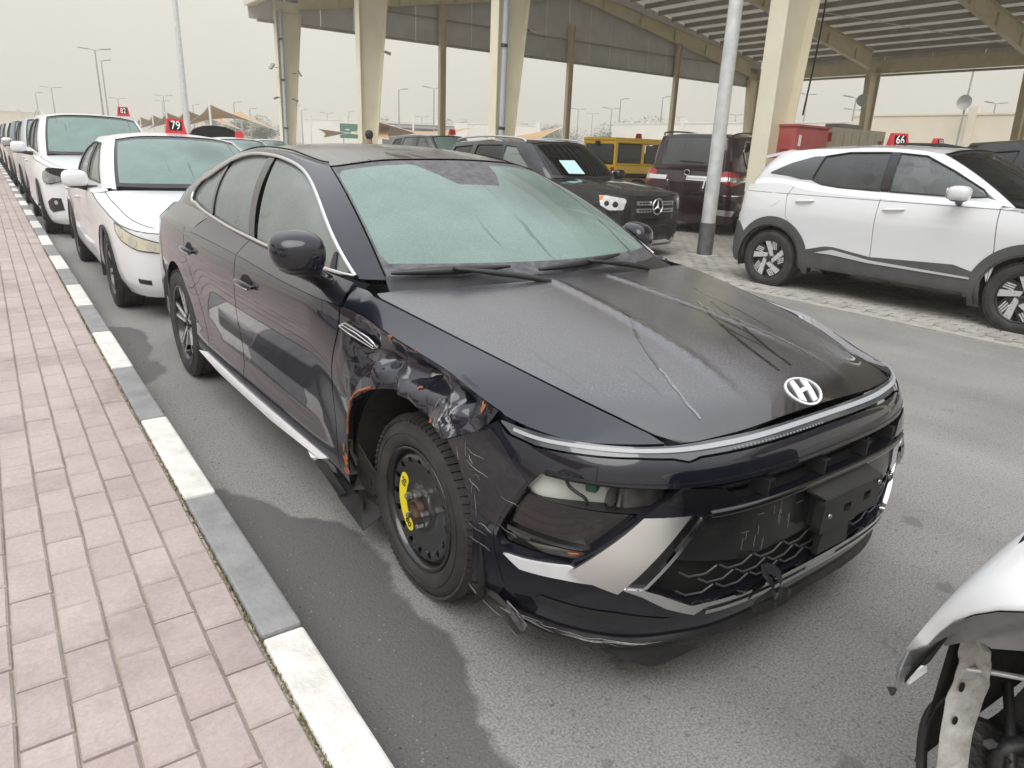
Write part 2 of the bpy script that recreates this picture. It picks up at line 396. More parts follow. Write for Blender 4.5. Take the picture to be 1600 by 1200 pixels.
# grey interlocking block paving under the canopy
yard = sheet('paved_yard', 7.0, 60, -20, 75, .006, mat('yard_joint', (.34, .325, .295), .95, bump=.5, bscale=80, coord='World'))
tag(MB().box((7.0, 30, .004), (.11, 100, .02)).build('edge_strip', mat('edge_concrete', (.30, .29, .265), .9, bump=.4, bscale=40, col2=(.38, .365, .33), coord='World'), yard), None)
def zblock():
    # zig-zag interlocking concrete block, long side along x
    L_, W_, a = .222, .110, .016
    P = [(-.5, -.5 + .0), (-.25, -.5 - .15), (0, -.5), (.25, -.5 + .15), (.5, -.5), (.5 + .06, -.0), (.5, .5), (.25, .5 + .15), (0, .5), (-.25, .5 - .15), (-.5, .5), (-.5 - .06, 0)]
    c = [(x * L_, y * W_) for x, y in P]; n = len(c)
    V = [(x * .965, y * .94, -.03) for x, y in c] + [(x * .965, y * .94, -.004) for x, y in c] + [(x * .93, y * .89, 0) for x, y in c]
    F = [(i, (i + 1) % n, n + (i + 1) % n, n + i) for i in range(n)] + [(n + i, n + (i + 1) % n, 2 * n + (i + 1) % n, 2 * n + i) for i in range(n)] + [tuple(range(2 * n, 3 * n))]
    return MB().add(V, F)
zb = zblock(); zme = zb.mesh('paving_block', M_block); rest = MB(); spots = []
for j in range(-12, 130):
    for i in range(0, 110):
        y = -1.0 + j * .1115; x = 7.17 + i * .225 + (.1125 if j % 2 else 0)
        if x > 22 or y > 13 or (x > 14 and y < 2): continue
        vis = 1.2 < y < 7.5 and x < 7.2 + .55 * max(0, y - 1.0) + .5
        spots.append((0 if vis else 1, math.hypot(x, y), x, y))
spots.sort()
for k, (vis, d, x, y) in enumerate(spots):
    r_ = random.Random(k + 5); dz = .022 + r_.uniform(-.002, .002)
    if k < 300: link('paving_block', zme, yard, (x, y, dz), (r_.uniform(-.01, .01), r_.uniform(-.008, .008), r_.uniform(-.01, .01)))
    else: rest.add([(p[0] + x, p[1] + y, p[2] + dz) for p in zb.v], zb.f[12:])
tag(rest.build('paving_block_field', M_block, yard), kind='stuff')

# ------------------------------------------------------------ steel canopy
M_cream = mat('cream_steel_paint', (.70, .62, .43), .5, bump=.15, bscale=20, col2=(.60, .525, .36), vscale=2.5, coord='World')
M_creamw = mat('cream_column_paint', (.78, .735, .585), .45, bump=.12, bscale=15, col2=(.70, .65, .50), vscale=1.8, coord='World')
M_clad = mat('grey_cladding', (.52, .51, .485), .8, bump=.3, bscale=6, col2=(.62, .61, .585), vscale=1.4, coord='World', detail=10)
M_purlin = mat('dark_purlin', (.36, .325, .275), .6, var=.15, vscale=1.5, coord='World')
M_sheet = mat('roof_sheet', (.62, .58, .50), .55, var=.10, vscale=.8, coord='World')
_g = NT(M_sheet); _tl = _g.n('BsdfTranslucent', {'Color': (.80, .78, .70, 1)}); _mx = _g.n('MixShader', {0: .13, 1: _g.b.outputs[0], 2: _tl.outputs[0]}); _g.l(_mx.outputs[0], _g.out.inputs[0])  # translucency added to lighten the shaded underside of the canopy
M_pipe = mat('grey_drain_pipe', (.42, .45, .50), .4, var=.08, vscale=4, coord='World')
M_blackp = mat('black_plastic', (.018, .018, .019), .45, var=.2, vscale=12, bump=.1, bscale=200)
M_blackm = mat('black_metal', (.03, .03, .032), .45, var=.2, vscale=10)
canopy = empty('steel_canopy', (9.5, 6.9, 0), 0, 'large cream steel canopy with tapered columns over the parked cars', 'canopy')
CO = Vector((9.5, 6.9, 0))
def cn(mb, name, m, parent=canopy):
    mb.v = [(p[0] - 9.5, p[1] - 6.9, p[2]) for p in mb.v]; return mb.build(name, m, parent)
XA, XB, XM = 9.5, 38.4, 23.95; FY = [-7.7, -.4, 6.9, 14.1, 21.3, 28.6]
ZE = 5.85; SL = .165
def rz_(x): return ZE + .1 + SL * (x - XA if x < XM else XB - x)      # underside of rafters at x
def column(xo, y, sg, big=True, z1=6.3):
    """tapered I column: outer flange upright at xo, inner flange leaning out by sg, web between"""
    b, t = (.34, .95) if big else (.28, .55); fw = .30 if big else .22; th = .018
    mb = MB()
    mb.box((xo, y, z1 / 2), (th, fw, z1))
    q = [(xo + sg * b, y - fw / 2, 0), (xo + sg * t, y - fw / 2, z1 - .35), (xo + sg * (t + th), y - fw / 2, z1 - .35), (xo + sg * (b + th), y - fw / 2, 0)]
    mb.prism(q, (0, 0, 0), (0, fw, 0))
    q = [(xo + sg * th * .5, y, 0), (xo + sg * b, y, 0), (xo + sg * t, y, z1 - .35), (xo + sg * t, y, z1), (xo + sg * th * .5, y, z1)]
    mb.prism(q, (0, -.007, 0), (0, .007, 0))
    for zz in (.02, z1 - .36): mb.box((xo + sg * (b if zz < 1 else t) / 2, y, zz), ((b if zz < 1 else t) - .03, fw - .02, .02))
    return mb
for y in FY:
    big = y < 28
    cn(column(XA, y, 1, True), 'column', M_creamw)
    if y > 5: cn(column(XB, y, -1, True), 'column', M_cream)
    # rafters: tapered I beams to the ridge
    for (xa, xb) in ((XA + .9, XM), (XM, XB - .9)):
        mb = MB(); d0, d1 = (.85, .5) if xa < XM - 1 else (.5, .85)
        for zz0, zz1 in ((-.01, .01),):
            for k, dd in ((0, 0), (1, 1)):
                za, zb_ = (rz_(xa), rz_(xb)) if k == 0 else (rz_(xa) + d0, rz_(xb) + d1)
                mb.prism([(xa, y - .12, za - .009), (xb, y - .12, zb_ - .009), (xb, y - .12, zb_ + .009), (xa, y - .12, za + .009)], (0, 0, 0), (0, .24, 0))
        mb.prism([(xa, y, rz_(xa) + .01), (xb, y, rz_(xb) + .01), (xb, y, rz_(xb) + d1 - .01), (xa, y, rz_(xa) + d0 - .01)], (0, -.006, 0), (0, .006, 0))
        for q in np.linspace(.12, .88, 5):
            xq = xa + (xb - xa) * q; mb.box((xq, y, rz_(xq) + .3), (.012, .2, .5))
        cn(mb, 'rafter', M_cream)
# roof sheets and purlins
zr_ = lambda x: rz_(x) + .93 - .0 * x
def rooftop(x): return ZE + 1.22 + SL * (x - XA if x < XM else XB - x)
for (xa, xb) in ((8.55, XM), (XM, XB + .9)):
    n = int((xb - xa) / .25); mb = MB()
    xs = np.linspace(xa, xb, n * 2 + 1); V = []
    for i, x in enumerate(xs): V += [(x, -8.2, rooftop(x) + .03 * (i % 2)), (x, 28.9, rooftop(x) + .03 * (i % 2))]
    mb.add(V, [(2 * i, 2 * i + 1, 2 * i + 3, 2 * i + 2) for i in range(len(xs) - 1)]); cn(mb, 'roof_sheet', M_sheet)
pur = MB().box((0, 0, 0), (.07, 36.6, .02)); pur.box((.0, 0, -.1), (.012, 36.6, .18)); pur.box((0.03, 0, -.2), (.07, 36.6, .015))
pme = pur.mesh('purlin', M_purlin)
for x in list(np.arange(8.9, XM - .1, 1.02)) + list(np.arange(XM + .35, XB + .8, 1.02)):
    link('purlin', pme, canopy, (x - 9.5, 10.3 - 6.9, rooftop(x) - .03), (0, 0, 0))
# gable wall: grey panels hanging above the opening, posts behind them
ZB = 5.62
edges = list(np.linspace(XA - .9, XB + .3, 23))
for i in range(22):
    a, b = edges[i] + .012, edges[i + 1] - .012; top = [(a, 28.78, rooftop(a) - .02), (b, 28.78, rooftop(b) - .02)]
    if a < XM < b: top.insert(1, (XM, 28.78, rooftop(XM) - .02))
    for (lo, hi) in ((ZB, 6.55), (6.57, None)):
        P = [(a, 28.78, lo), (b, 28.78, lo)] + ([(b, 28.78, hi), (a, 28.78, hi)] if hi else top[::-1])
        if hi is None and max(t_[2] for t_ in top) < lo + .06: continue
        if hi is None: P = [(p[0], p[1], max(p[2], lo + .001)) for p in P]
        elif top[0][2] < hi or top[-1][2] < hi: P = [(a, 28.78, lo), (b, 28.78, lo), (b, 28.78, min(hi, top[-1][2])), (a, 28.78, min(hi, top[0][2]))]
        cn(MB().prism(P, (0, 0, 0), (0, .04, 0)), 'cladding_panel', M_clad)
cn(MB().box(((XA + XB) / 2, 28.74, ZB - .03), (XB - XA + 1.2, .14, .09)), 'gable_rail', M_purlin)
cn(MB().box(((XA + XB) / 2, 28.72, 6.56), (XB - XA + .6, .08, .06)), 'gable_rail', M_purlin)
for x in (16.6, 23.7, 31.2):
    mb = MB(); mb.box((x, 28.58, 3.6), (.26, .014, 7.2)); mb.box((x - .13, 28.58, 3.6), (.014, .2, 7.2)); mb.box((x + .13, 28.58, 3.6), (.014, .2, 7.2)); cn(mb, 'gable_post', M_cream)
# far side: eave beam, cladding band
ye = [4.0, 6.9, 14.1, 21.3, 28.6]
cn(MB().box((XB - .1, 13, 6.25), (.25, 32, .62)), 'eave_beam', M_cream)
for k in range(14):
    y0 = 28.6 - 2.4 * (k + 1); cn(MB().box((XB + .55, y0 + 1.2, 6.75), (.05, 2.37, 1.05)), 'cladding_panel', M_clad)
cn(MB().box((XB + .5, 12, 5.92), (.14, 34, .1)), 'eave_rail', M_purlin)
# near eave: fascia and gutter along the columns' outer side
for k in range(12):
    y0 = 28.9 - 3.0 * k; cn(MB().box((8.52, y0 - 1.5, 6.42), (.05, 2.97, .8)), 'fascia_panel', mat('fascia_paint', (.62, .58, .50), .55, var=.08, vscale=1, coord='World'))
cn(MB().box((8.62, 10.4, 6.02), (.22, 36.6, .05)), 'soffit', M_cream)
# braces and rods
def rod(a, b, r, name, m): cn(MB().tube([a, b], r, 6), name, m)
rod((XB - 1, 6.9, 6.5), (XM + 5, 14.1, rz_(XM + 5) + .4), .018, 'brace_rod', M_creamw)
rod((XB - 1, 14.1, 6.5), (XM + 5, 6.9, rz_(XM + 5) + .4), .018, 'brace_rod', M_creamw)
rod((XB - 1, 14.1, 6.5), (XM + 5, 21.3, rz_(XM + 5) + .4), .018, 'brace_rod', M_creamw)
for y in FY[2:]:
    for k in range(8):
        x = XA + 2.2 + k * 3.4
        if abs(x - XM) > 1: rod((x, y + .12, rz_(x) + .15), (x, y + .75, rz_(x) + 1.0), .02, 'fly_brace', M_purlin)
# drain pipes clipped to columns
for y, h in ((14.1, 6.2), (28.6, 6.0)):
    mb = MB().tube([(XA + .10, y - .22, 0), (XA + .16, y - .22, h)], .065, 14)
    p = cn(mb, 'drain_pipe', M_pipe)
    for z in (1.9, 3.6, 5.0): cn(MB().tube([(XA + .11, y - .22, z - .03), (XA + .12, y - .22, z + .03)], .078, 14), 'pipe_clip', M_blackm)
# hanging cables near the first column
cab = [((11.2, 8.6, 6.9), (11.0, 8.3, 5.2), (10.6, 7.7, 3.4), (10.2, 7.25, 2.2)), ((13.6, 8.9, 7.2), (13.5, 8.8, 5.4), (13.2, 8.6, 3.8), (12.9, 8.5, 2.3))]
for c in cab: cn(MB().tube(smooth_line(c, 20), .018, 6), 'hanging_cable', M_blackp)
# conduit pendants under the roof
for (x, y) in ((25, 12.2), (22, 18), (29, 9.5), (19, 10.6)):
    mb = MB().tube([(x, y, rooftop(x) - .1), (x, y, rooftop(x) - 1.1)], .012, 6); mb.lathe([(0, .02), (-.05, .14), (-.12, .2), (-.13, .19)], 16, 'z', (x, y, rooftop(x) - 1.05)); cn(mb, 'pendant_lamp', M_blackm)

# floodlights, cameras and conduit on the columns
def floodlight(p, d, label):
    t = empty('floodlight', p, 0, label, 'floodlight', 'floodlights on the canopy columns')
    mb = MB().tube([(0, 0, 0), (d * .14, -.05, .02)], .012, 6); mb.build('bracket', M_blackm, t)
    R_ = Matrix.Rotation(d * rad(55), 3, 'Y') @ Matrix.Rotation(rad(15), 3, 'X')
    MB().box((d * .24, -.06, .04), (.24, .2, .05), R_, bev=.008).build('housing', mat('lamp_grey', (.30, .31, .32), .45), t)
    MB().box((d * .24 - d * .02, -.06, .012), (.20, .16, .012), R_).build('lens', mat('lamp_glass', (.55, .56, .56), .15), t)
floodlight((9.42, 28.35, 4.0), -1, 'square floodlight facing left on the far corner column')
floodlight((9.98, 28.35, 3.85), 1, 'square floodlight facing right on the far corner column')
def camera_dome(p, d, label):
    t = empty('security_camera', p, 0, label, 'camera', 'security cameras on the canopy columns')
    MB().tube([(0, 0, 0), (d * .10, 0, .0)], .016, 6).build('arm', M_blackm, t)
    MB().tube([(d * .08, .02, .01), (d * .24, -.06, -.05)], [.035, .045], 12).build('body', mat('cam_body', (.25, .25, .24), .4), t)
camera_dome((9.46, 28.4, 2.98), -1, 'small security camera at left of the far corner column')
camera_dome((9.9, 28.4, 2.95), 1, 'small security camera at right of the far corner column')
camera_dome((10.25, 21.2, 4.1), 1, 'security camera on the second tapered column from the left')
camera_dome((10.3, 14.0, 4.0), 1, 'security camera on the tapered column with the grey pipe')

# ------------------------------------------------------------ galvanised post beside the canopy
t = empty('steel_post', (8.76, 7.08, 0), 0, 'galvanised steel post with a dark painted foot between black and white cars', 'post')
M_galv = mat('galvanised_steel', (.64, .65, .64), .5, metal=.25, bump=.15, bscale=30, col2=(.48, .50, .51), vscale=7, coord='World')
MB().tube([(0, 0, .5), (.02, 0, 7.2)], [.105, .085], 18).build('shaft', M_galv, t)
MB().tube([(0, 0, 0), (0, 0, .52)], [.118, .114], 18).build('foot_wrap', mat('dark_band', (.10, .105, .11), .6, var=.3, vscale=8), t)
MB().box((0, 0, .03), (.34, .34, .03), bev=.004).build('base_plate', M_galv, t)

# ------------------------------------------------------------ far lamp posts, walls, trees, shade sails
M_lpost = mat('lamp_post_grey', (.33, .33, .32), .5, metal=.3, var=.1, vscale=3)
def lamp_post(x, y, z, arms, label, s_=1.0, az=0):
    k = 1.3; x, y, z = x * k, y * k, (z - 1.44) * k + 1.44
    t = empty('lamp_post', (x, y, 0), az, label, 'lamp post', 'tall lamp posts around the car park')
    MB().tube([(0, 0, 0), (0, 0, z)], [.11, .06], 8).build('pole', M_lpost, t)
    for sg in ([-1, 1] if arms == 2 else [1]):
        h = MB().tube([(0, 0, z - .03), (sg * .5, 0, z + .06)], .035, 6).build('arm', M_lpost, t)
        MB().box((sg * 1.0 * s_, 0, z + .1), (1.0 * s_, .32, .10), Matrix.Rotation(-sg * rad(5), 3, 'Y'), bev=.03).build('lamp_head', M_lpost, t)
LP = [((7.36, 60, 6.85), 2, 'nearest two-armed lamp post, above the white number 82 car'), ((9.58, 75, 7.38), 1, 'single-armed lamp post just behind the nearest two-armed one'),
 ((7.06, 95, 5.84), 2, 'two-armed lamp post at far left above the dark car'), ((6.41, 110, 5.82), 1, 'leftmost thin single lamp post'), ((15.4, 110, 5.79), 2, 'small two-armed lamp post right of the number 82 sign'),
 ((18.04, 95, 5.81), 2, 'two-armed lamp post left of the tall bare pole'), ((22.54, 120, 6.24), 2, 'lower two-armed lamp post left of the tall bare pole'), ((21.81, 80, 4.98), 1, 'single lamp post over the largest tan sail'),
 ((26.3, 90, 4.84), 1, 'short single lamp post right of the largest tan sail'), ((22.27, 100, 5.23), 1, 'tiny lamp post right of the tall bare pole'), ((31.59, 90, 5.46), 1, 'single lamp post right of the far corner column'),
 ((36.13, 100, 5.49), 1, 'second lamp post right of the far corner column'), ((39.75, 100, 5.3), 2, 'two-armed lamp post between the first two columns'), ((42.97, 100, 5.74), 1, 'lamp post half hidden by the second column'),
 ((30.49, 60, 6.09), 1, 'tall dark single lamp post between second and third columns'), ((34.01, 60, 6.47), 2, 'tall two-armed lamp post left of the thin gable post'), ((54.61, 100, 5.64), 2, 'small two-armed lamp post under the tall one'),
 ((80.71, 130, 6.97), 2, 'small lamp post left of the column with the pipe'), ((59.8, 70, 6.48), 2, 'two-armed lamp post right of the gable post above the yellow car'), ((79.88, 90, 7.44), 2, 'small two-armed lamp post above the yellow car'),
 ((55.96, 60, 6.12), 2, 'middle two-armed lamp post behind the yellow car'), ((47.64, 50, 6.21), 1, 'single-armed lamp post with pale head above the yellow car'), ((53.07, 50, 6.76), 1, 'single-armed lamp post by the trees'),
 ((88.76, 80, 7.36), 2, 'small two-armed lamp post right of the trees'), ((76.99, 60, 6.69), 2, 'two-armed lamp post left of the far canopy corner'), ((68.59, 45, 7.94), 2, 'two-armed lamp post behind the big right column'),
 ((51.74, 30, 6.0), 2, 'two-armed lamp post left of the far slanted column'), ((69.04, 40, 6.43), 2, 'lower two-armed lamp post left of the far slanted column'), ((64.71, 26, 6.38), 2, 'two-armed lamp post over the wall at right')]
for p, a, l in LP: lamp_post(*p, a, l, .9 if a == 2 else .7, random.uniform(-.35, .05) - .25)
t = empty('flag_pole', (8.56, 40, 0), 0, 'tall bare tapering pole behind the number 79 sign', 'pole'); MB().tube([(0, 0, 0), (0, 0, 14)], [.17, .07], 12).build('shaft', M_galv, t)
MB().lathe([(0, .3), (.06, .3), (.08, .2), (.3, .19)], 16, 'z').build('base_flange', M_galv, t)
M_wall = mat('cream_render', (.70, .64, .53), .9, bump=.2, bscale=3, col2=(.62, .565, .46), vscale=.5, coord='World')
M_wallw = mat('white_render', (.74, .72, .67), .9, col2=(.66, .64, .59), vscale=.4, coord='World')
def wall(name, x0, y0, x1, y1, z, label, m, step=4.5, th=.3):
    L_ = math.hypot(x1 - x0, y1 - y0); t = empty(name, (x0, y0, 0), math.atan2(y1 - y0, x1 - x0), label, 'wall')
    MB().box((L_ / 2, 0, z / 2), (L_, th, z)).build('wall_face', m, t); MB().box((L_ / 2, 0, z + .06), (L_, th + .12, .12)).build('coping', m, t)
    for k in range(int(L_ / step) + 1): MB().box((k * step, 0, z / 2 + .25), (.5, th + .3, z + .5)).build('pilaster', m, t)
wall('boundary_wall', 52, -5, 52, 30, 4.75, 'tall cream boundary wall behind the white car at right', M_wall, 9)
wall('boundary_wall', 62, 31, 62, 66, 4.9, 'pale wall behind the trees and the dark car', M_wallw, 12)
wall('boundary_wall', 60, 78, 40, 110, 4.6, 'far pale wall between the columns', M_wallw, 15)
wall('boundary_wall', -30, 150, 9, 150, 4.2, 'far cream wall at the left edge', M_wall, 6)
# leafy far trees
M_leaf = [mat('leaf_far%d' % i, c, .8) for i, c in enumerate([(.11, .13, .07), (.14, .155, .09), (.09, .11, .06)])]
M_bark = mat('bark', (.16, .12, .09), .9)
def tree(x, y, h, r, label, seed, leaf=.16):
    R_ = random.Random(seed); t = empty('tree', (x, y, 0), 0, label, 'tree', 'trees behind the boundary walls')
    mb = MB().tube([(0, 0, 0), (.05, .03, h * .35), (.0, .1, h * .6)], [.2, .15, .08], 8)
    cl = []
    for k in range(9):
        a = R_.uniform(0, 6.28); q = R_.uniform(.2, 1.) * r * .75; zc = R_.uniform(.45, .92) * h
        c = (math.cos(a) * q, math.sin(a) * q, zc); cl.append((c, R_.uniform(.35, .6) * r)); mb.tube([(0, .05, h * R_.uniform(.3, .5)), (c[0] * .5, c[1] * .5, (zc + h * .45) / 2), c], [.07, .045, .02], 5)
    mb.build('trunk', M_bark, t); mb = MB()
    for c, cr in cl:
        for k in range(430):
            d = Vector((R_.gauss(0, 1), R_.gauss(0, 1), R_.gauss(0, .8))).normalized() * cr * R_.random()**.4
            p = Vector(c) + d; u_ = Vector((R_.gauss(0, 1), R_.gauss(0, 1), R_.gauss(0, 1))).normalized(); v_ = u_.orthogonal().normalized(); s_ = leaf * R_.uniform(.6, 1.4)
            mb.add([p - u_ * s_, p + v_ * s_ * .5, p + u_ * s_, p - v_ * s_ * .5], [(0, 1, 2, 3)], False, R_.choice((0, 0, 1, 2)))
    mb.build('crown', M_leaf, t); t.scale = (.9, .9, .62)
TR = [(66, 70, 8.5, 3.6), (70, 66, 9.5, 4), (75, 64, 9, 4), (79, 62, 8.5, 3.5), (84, 66, 9.5, 4.2), (62, 84, 7.6, 3.4), (56, 92, 7.8, 3.6), (50, 98, 7.4, 3.6), (47, 104, 7.6, 3.6), (38, 122, 7.5, 4), (33, 124, 7.2, 4), (72, 92, 8.6, 4.2), (80, 98, 9.2, 5)]
TL = ['hazy tree right of the gable post behind the yellow car', 'tallest hazy tree behind the yellow car', 'hazy tree in the middle of the group behind the plum SUV', 'hazy tree left of the third gable post', 'hazy tree right of the third gable post', 'low hazy tree behind the far pale wall', 'hazy tree over the far wall, left of the second gable post', 'hazy tree just left of the column with the pipe', 'hazy tree above the low shade sail', 'hazy tree right of the largest tan sail', 'hazy tree at the left end of the far row, by the tan sail', 'hazy tree right of the column with the pipe', 'farthest hazy tree between gable posts']
for i, (x, y, h, r) in enumerate(TR):
    tree(x, y, h, r, TL[i], 30 + i, .17)
# tan shade sails on posts
M_sail = mat('tan_sail', (.44, .27, .12), .85, bump=.1, bscale=30, col2=(.38, .235, .105), vscale=.6); M_sailp = mat('white_post', (.66, .66, .64), .5)
def sail(c, posts, label, n=14, sag=.12):
    """four-cornered hyperbolic shade sail hung between corner points"""
    P = [Vector(p) for p in c]; o = P[0].copy(); o.z = 0; t = empty('shade_sail', o, 0, label, 'shade sail', 'tan shade sails over the parking bays')
    V = []
    for j in range(n + 1):
        for i in range(n + 1):
            a, b = i / n, j / n; a2 = .5 + (a - .5) * (1 - sag * 4 * b * (1 - b)); b2 = .5 + (b - .5) * (1 - sag * 4 * a * (1 - a))
            V.append(P[0] * (1 - a2) * (1 - b2) + P[1] * a2 * (1 - b2) + P[2] * a2 * b2 + P[3] * (1 - a2) * b2 - o)
    MB().add(V, [(j * (n + 1) + i, j * (n + 1) + i + 1, (j + 1) * (n + 1) + i + 1, (j + 1) * (n + 1) + i) for j in range(n) for i in range(n)], True).build('fabric', M_sail, t)
    for p in posts:
        p = Vector(p); MB().tube([Vector((p.x, p.y, 0)) - o, p - o], .09, 10).build('post', M_sailp, t)
    for e in ((0, 1), (1, 2), (2, 3), (3, 0)):
        a, b = P[e[0]] - o, P[e[1]] - o; mid = (a + b) / 2 + ((P[0] + P[1] + P[2] + P[3]) / 4 - o - (a + b) / 2) * .1
        MB().tube(smooth_line([a, mid, b], 8), .02, 4, False).build('edge_cable', M_sailp, t)
def row_sail(x, y, dx, dy, h, l, label): sail([(x, y, h), (x + dx, y, l), (x + dx, y + dy, h), (x, y + dy, l)], [(x, y, h + .1), (x + dx, y + dy, h + .1)], label)
row_sail(16.0, 66, 5.6, 11, 4.1, 2.3, 'largest tan shade sail left of the far corner column')
row_sail(16.8, 79, 5.5, 10, 4.0, 2.3, 'second tan shade sail behind the tall bare pole')
row_sail(17.4, 91, 5.5, 12, 3.95, 2.2, 'third tan shade sail between two white posts'); row_sail(18.4, 105, 5.5, 12, 3.9, 2.2, 'fourth tan shade sail right of the number 82 sign')
row_sail(19.2, 119, 5.5, 12, 3.9, 2.2, 'farthest and smallest tan shade sail in the left row')
sail([(27.4, 60, 3.6), (32.2, 56, 2.0), (38.9, 60, 3.45), (32, 68, 2.0)], [(31.9, 60, 4.2), (27.0, 60.3, 3.7)], 'low tan shade sail seen between the second and third columns')
sail([(24.5, 64, 2.6), (28.5, 58, 1.9), (31, 62, 3.2), (27, 69, 1.9)], [(24.6, 66, 3.7)], 'tan shade sail low behind the dark car roof, next to a white post')
sail([(27, 41, 2.2), (29, 38, 2.0), (32.9, 40, 3.1), (30, 45, 2.0)], [(32.9, 40, 3.2)], 'tan shade sail behind the yellow car, left of the gable post')
t = empty('shop_building', (42, 84, 0), rad(-32), 'dark grey flat building with pale end behind the low sail', 'building')
MB().box((3, 2, 2.0), (9, 4, 4.0)).build('wall_face', mat('dark_facade', (.13, .13, .135), .8), t); MB().box((8.2, 2, 2.2), (1.6, 4.2, 4.4)).build('end_wall', M_wallw, t); MB().box((3, -.06, 3.7), (9, .12, .3)).build('fascia', mat('fascia_grey', (.3, .3, .3), .7), t)
t = empty('sign_board', (38, 86, 0), rad(-25), 'green sign board left of the second column', 'sign'); MB().box((0, 0, 2.9), (4.2, .12, 1.7)).build('board', mat('green_board', (.03, .14, .10), .6), t)
for x in (-1.7, 1.7): MB().tube([(x, .1, 0), (x, .1, 2.1)], .06, 8).build('post', M_lpost, t)
for k in range(4): MB().box((-1.2 + k * .7, -.07, 3.05 - .25 * (k % 2)), (.5, .02, .14)).build('lettering', M_sailp, t)

# ------------------------------------------------------------ car surfaces
# car frame: x lateral (kerb side negative), y from nose to tail, z up
def bicubic(G, fu, fv):
    nu, nv = G.shape; fu = np.clip(fu, 0, nu - 1.001); fv = np.clip(fv, 0, nv - 1.001)
    iu = np.floor(fu).astype(int); iv = np.floor(fv).astype(int); a = fu - iu; b = fv - iv
    def wts(t): return (-.5 * t + t * t - .5 * t**3, 1 - 2.5 * t * t + 1.5 * t**3, .5 * t + 2 * t * t - 1.5 * t**3, -.5 * t * t + .5 * t**3)
    r = 0
    for k, wu in enumerate(wts(a)):
        for l, wv in enumerate(wts(b)):
            r = r + wu * wv * G[np.clip(iu + k - 1, 0, nu - 1), np.clip(iv + l - 1, 0, nv - 1)]
    return r
class Skin:
    """body side wrapped round the car: u = signed length along the plan outline from the nose (negative on the kerb side), v = height"""
    def __init__(s, plan, zk, stations):
        P = np.array(plan, float); d = np.r_[0, np.cumsum(np.linalg.norm(np.diff(P, axis=0), axis=1))]
        Pm = np.vstack([P[1:4][::-1] * [-1, 1], P, P[-4:-1][::-1] * [-1, 1]])
        dm = np.r_[0, np.cumsum(np.linalg.norm(np.diff(Pm, axis=0), axis=1))]; f = nat_spline(dm, Pm)
        tt = np.linspace(dm[3], dm[-4], 3000); Q = f(tt); L = np.r_[0, np.cumsum(np.linalg.norm(np.diff(Q, axis=0), axis=1))]
        s.L = L[-1]; s.ss = np.linspace(0, s.L, 1600); s.Q = np.stack([np.interp(s.ss, L, Q[:, 0]), np.interp(s.ss, L, Q[:, 1])], 1)
        T = np.gradient(s.Q, s.ss, axis=0); k = np.ones(25) / 25
        Tp = np.vstack([T[12:0:-1] * [1, -1], T, T[-2:-14:-1] * [1, -1]])
        T = np.stack([np.convolve(Tp[:, i], k, 'valid') for i in (0, 1)], 1); T /= np.linalg.norm(T, axis=1)[:, None]
        s.N = np.stack([T[:, 1], -T[:, 0]], 1)
        s.z0, s.z1 = zk[0], zk[-1]; zd = np.linspace(s.z0, s.z1, 160)
        st = sorted((s.s_at_y(y) if tp == 'y' else s.s_at_x(y), o) for (tp, y, o) in stations)
        Z = np.array([pchip(zk, o)(zd) for _, o in st]); sk = np.array([a for a, _ in st])
        sd_ = np.linspace(0, s.L, 700); s.G = np.stack([pchip(sk, Z[:, j])(sd_) for j in range(160)], 1)
        ker = np.hanning(9)[1:-1]; ker /= ker.sum()
        s.G = np.apply_along_axis(lambda r: np.convolve(np.pad(r, 3, 'edge'), ker, 'valid'), 0, s.G)
        s.nu = 700
    def s_at_y(s, y):       # along the flank
        i0 = np.argmax(s.Q[:, 0]); k = s.Q[:, 1]; return float(np.interp(y, k, s.ss))
    def s_at_x(s, x):       # across the nose
        i = np.argmax(s.Q[:, 0]); return float(np.interp(x, s.Q[:i, 0], s.ss[:i]))
    def __call__(s, u, v):
        u = np.asarray(u, float); v = np.asarray(v, float); u, v = np.broadcast_arrays(u, v)
        sg = np.where(u < 0, -1., 1.); a = np.abs(u)
        x = np.interp(a, s.ss, s.Q[:, 0]); y = np.interp(a, s.ss, s.Q[:, 1]); nx = np.interp(a, s.ss, s.N[:, 0]); ny = np.interp(a, s.ss, s.N[:, 1])
        o = bicubic(s.G, a / s.L * (s.nu - 1), (v - s.z0) / (s.z1 - s.z0) * 159)
        return np.stack([sg * (x + nx * o), y + ny * o, v], -1)
    def U(s, y, side=-1): return side * np.array([s.s_at_y(q) for q in np.atleast_1d(y)])

# ---- the dark sedan
S_zk = [.14, .18, .22, .27, .33, .40, .48, .56, .62, .68, .72, .76, .80, .86, .92, .98]
_fr = [-.09, -.05, -.03, -.015, -.005, 0, .004, .0, -.006, -.02, -.035, -.085, -.13, -.2, -.28, -.36]
_fc = [-.09, -.055, -.035, -.02, -.008, 0, .004, .0, -.006, -.018, -.032, -.066, -.10, -.15, -.2, -.26]
_co = [-.10, -.07, -.045, -.025, -.010, 0, .005, .003, -.002, -.014, -.026, -.045, -.062, -.09, -.13, -.18]
_fd = [-.10, -.06, -.03, -.015, -.006, -.004, -.002, 0, .0, -.003, -.008, -.014, -.024, -.040, -.07, -.11]
_dr = [-.10, -.07, -.045, -.016, -.012, -.028, -.034, -.028, -.020, -.011, -.006, -.002, 0, -.006, -.022, -.06]
_rq = [-.10, -.07, -.045, -.020, -.010, -.010, -.008, -.004, 0, 0, -.002, -.004, -.006, -.012, -.024, -.05]
_rc = [-.12, -.09, -.06, -.03, -.010, .0, .004, .0, -.01, -.02, -.03, -.03, -.03, -.035, -.04, -.06]
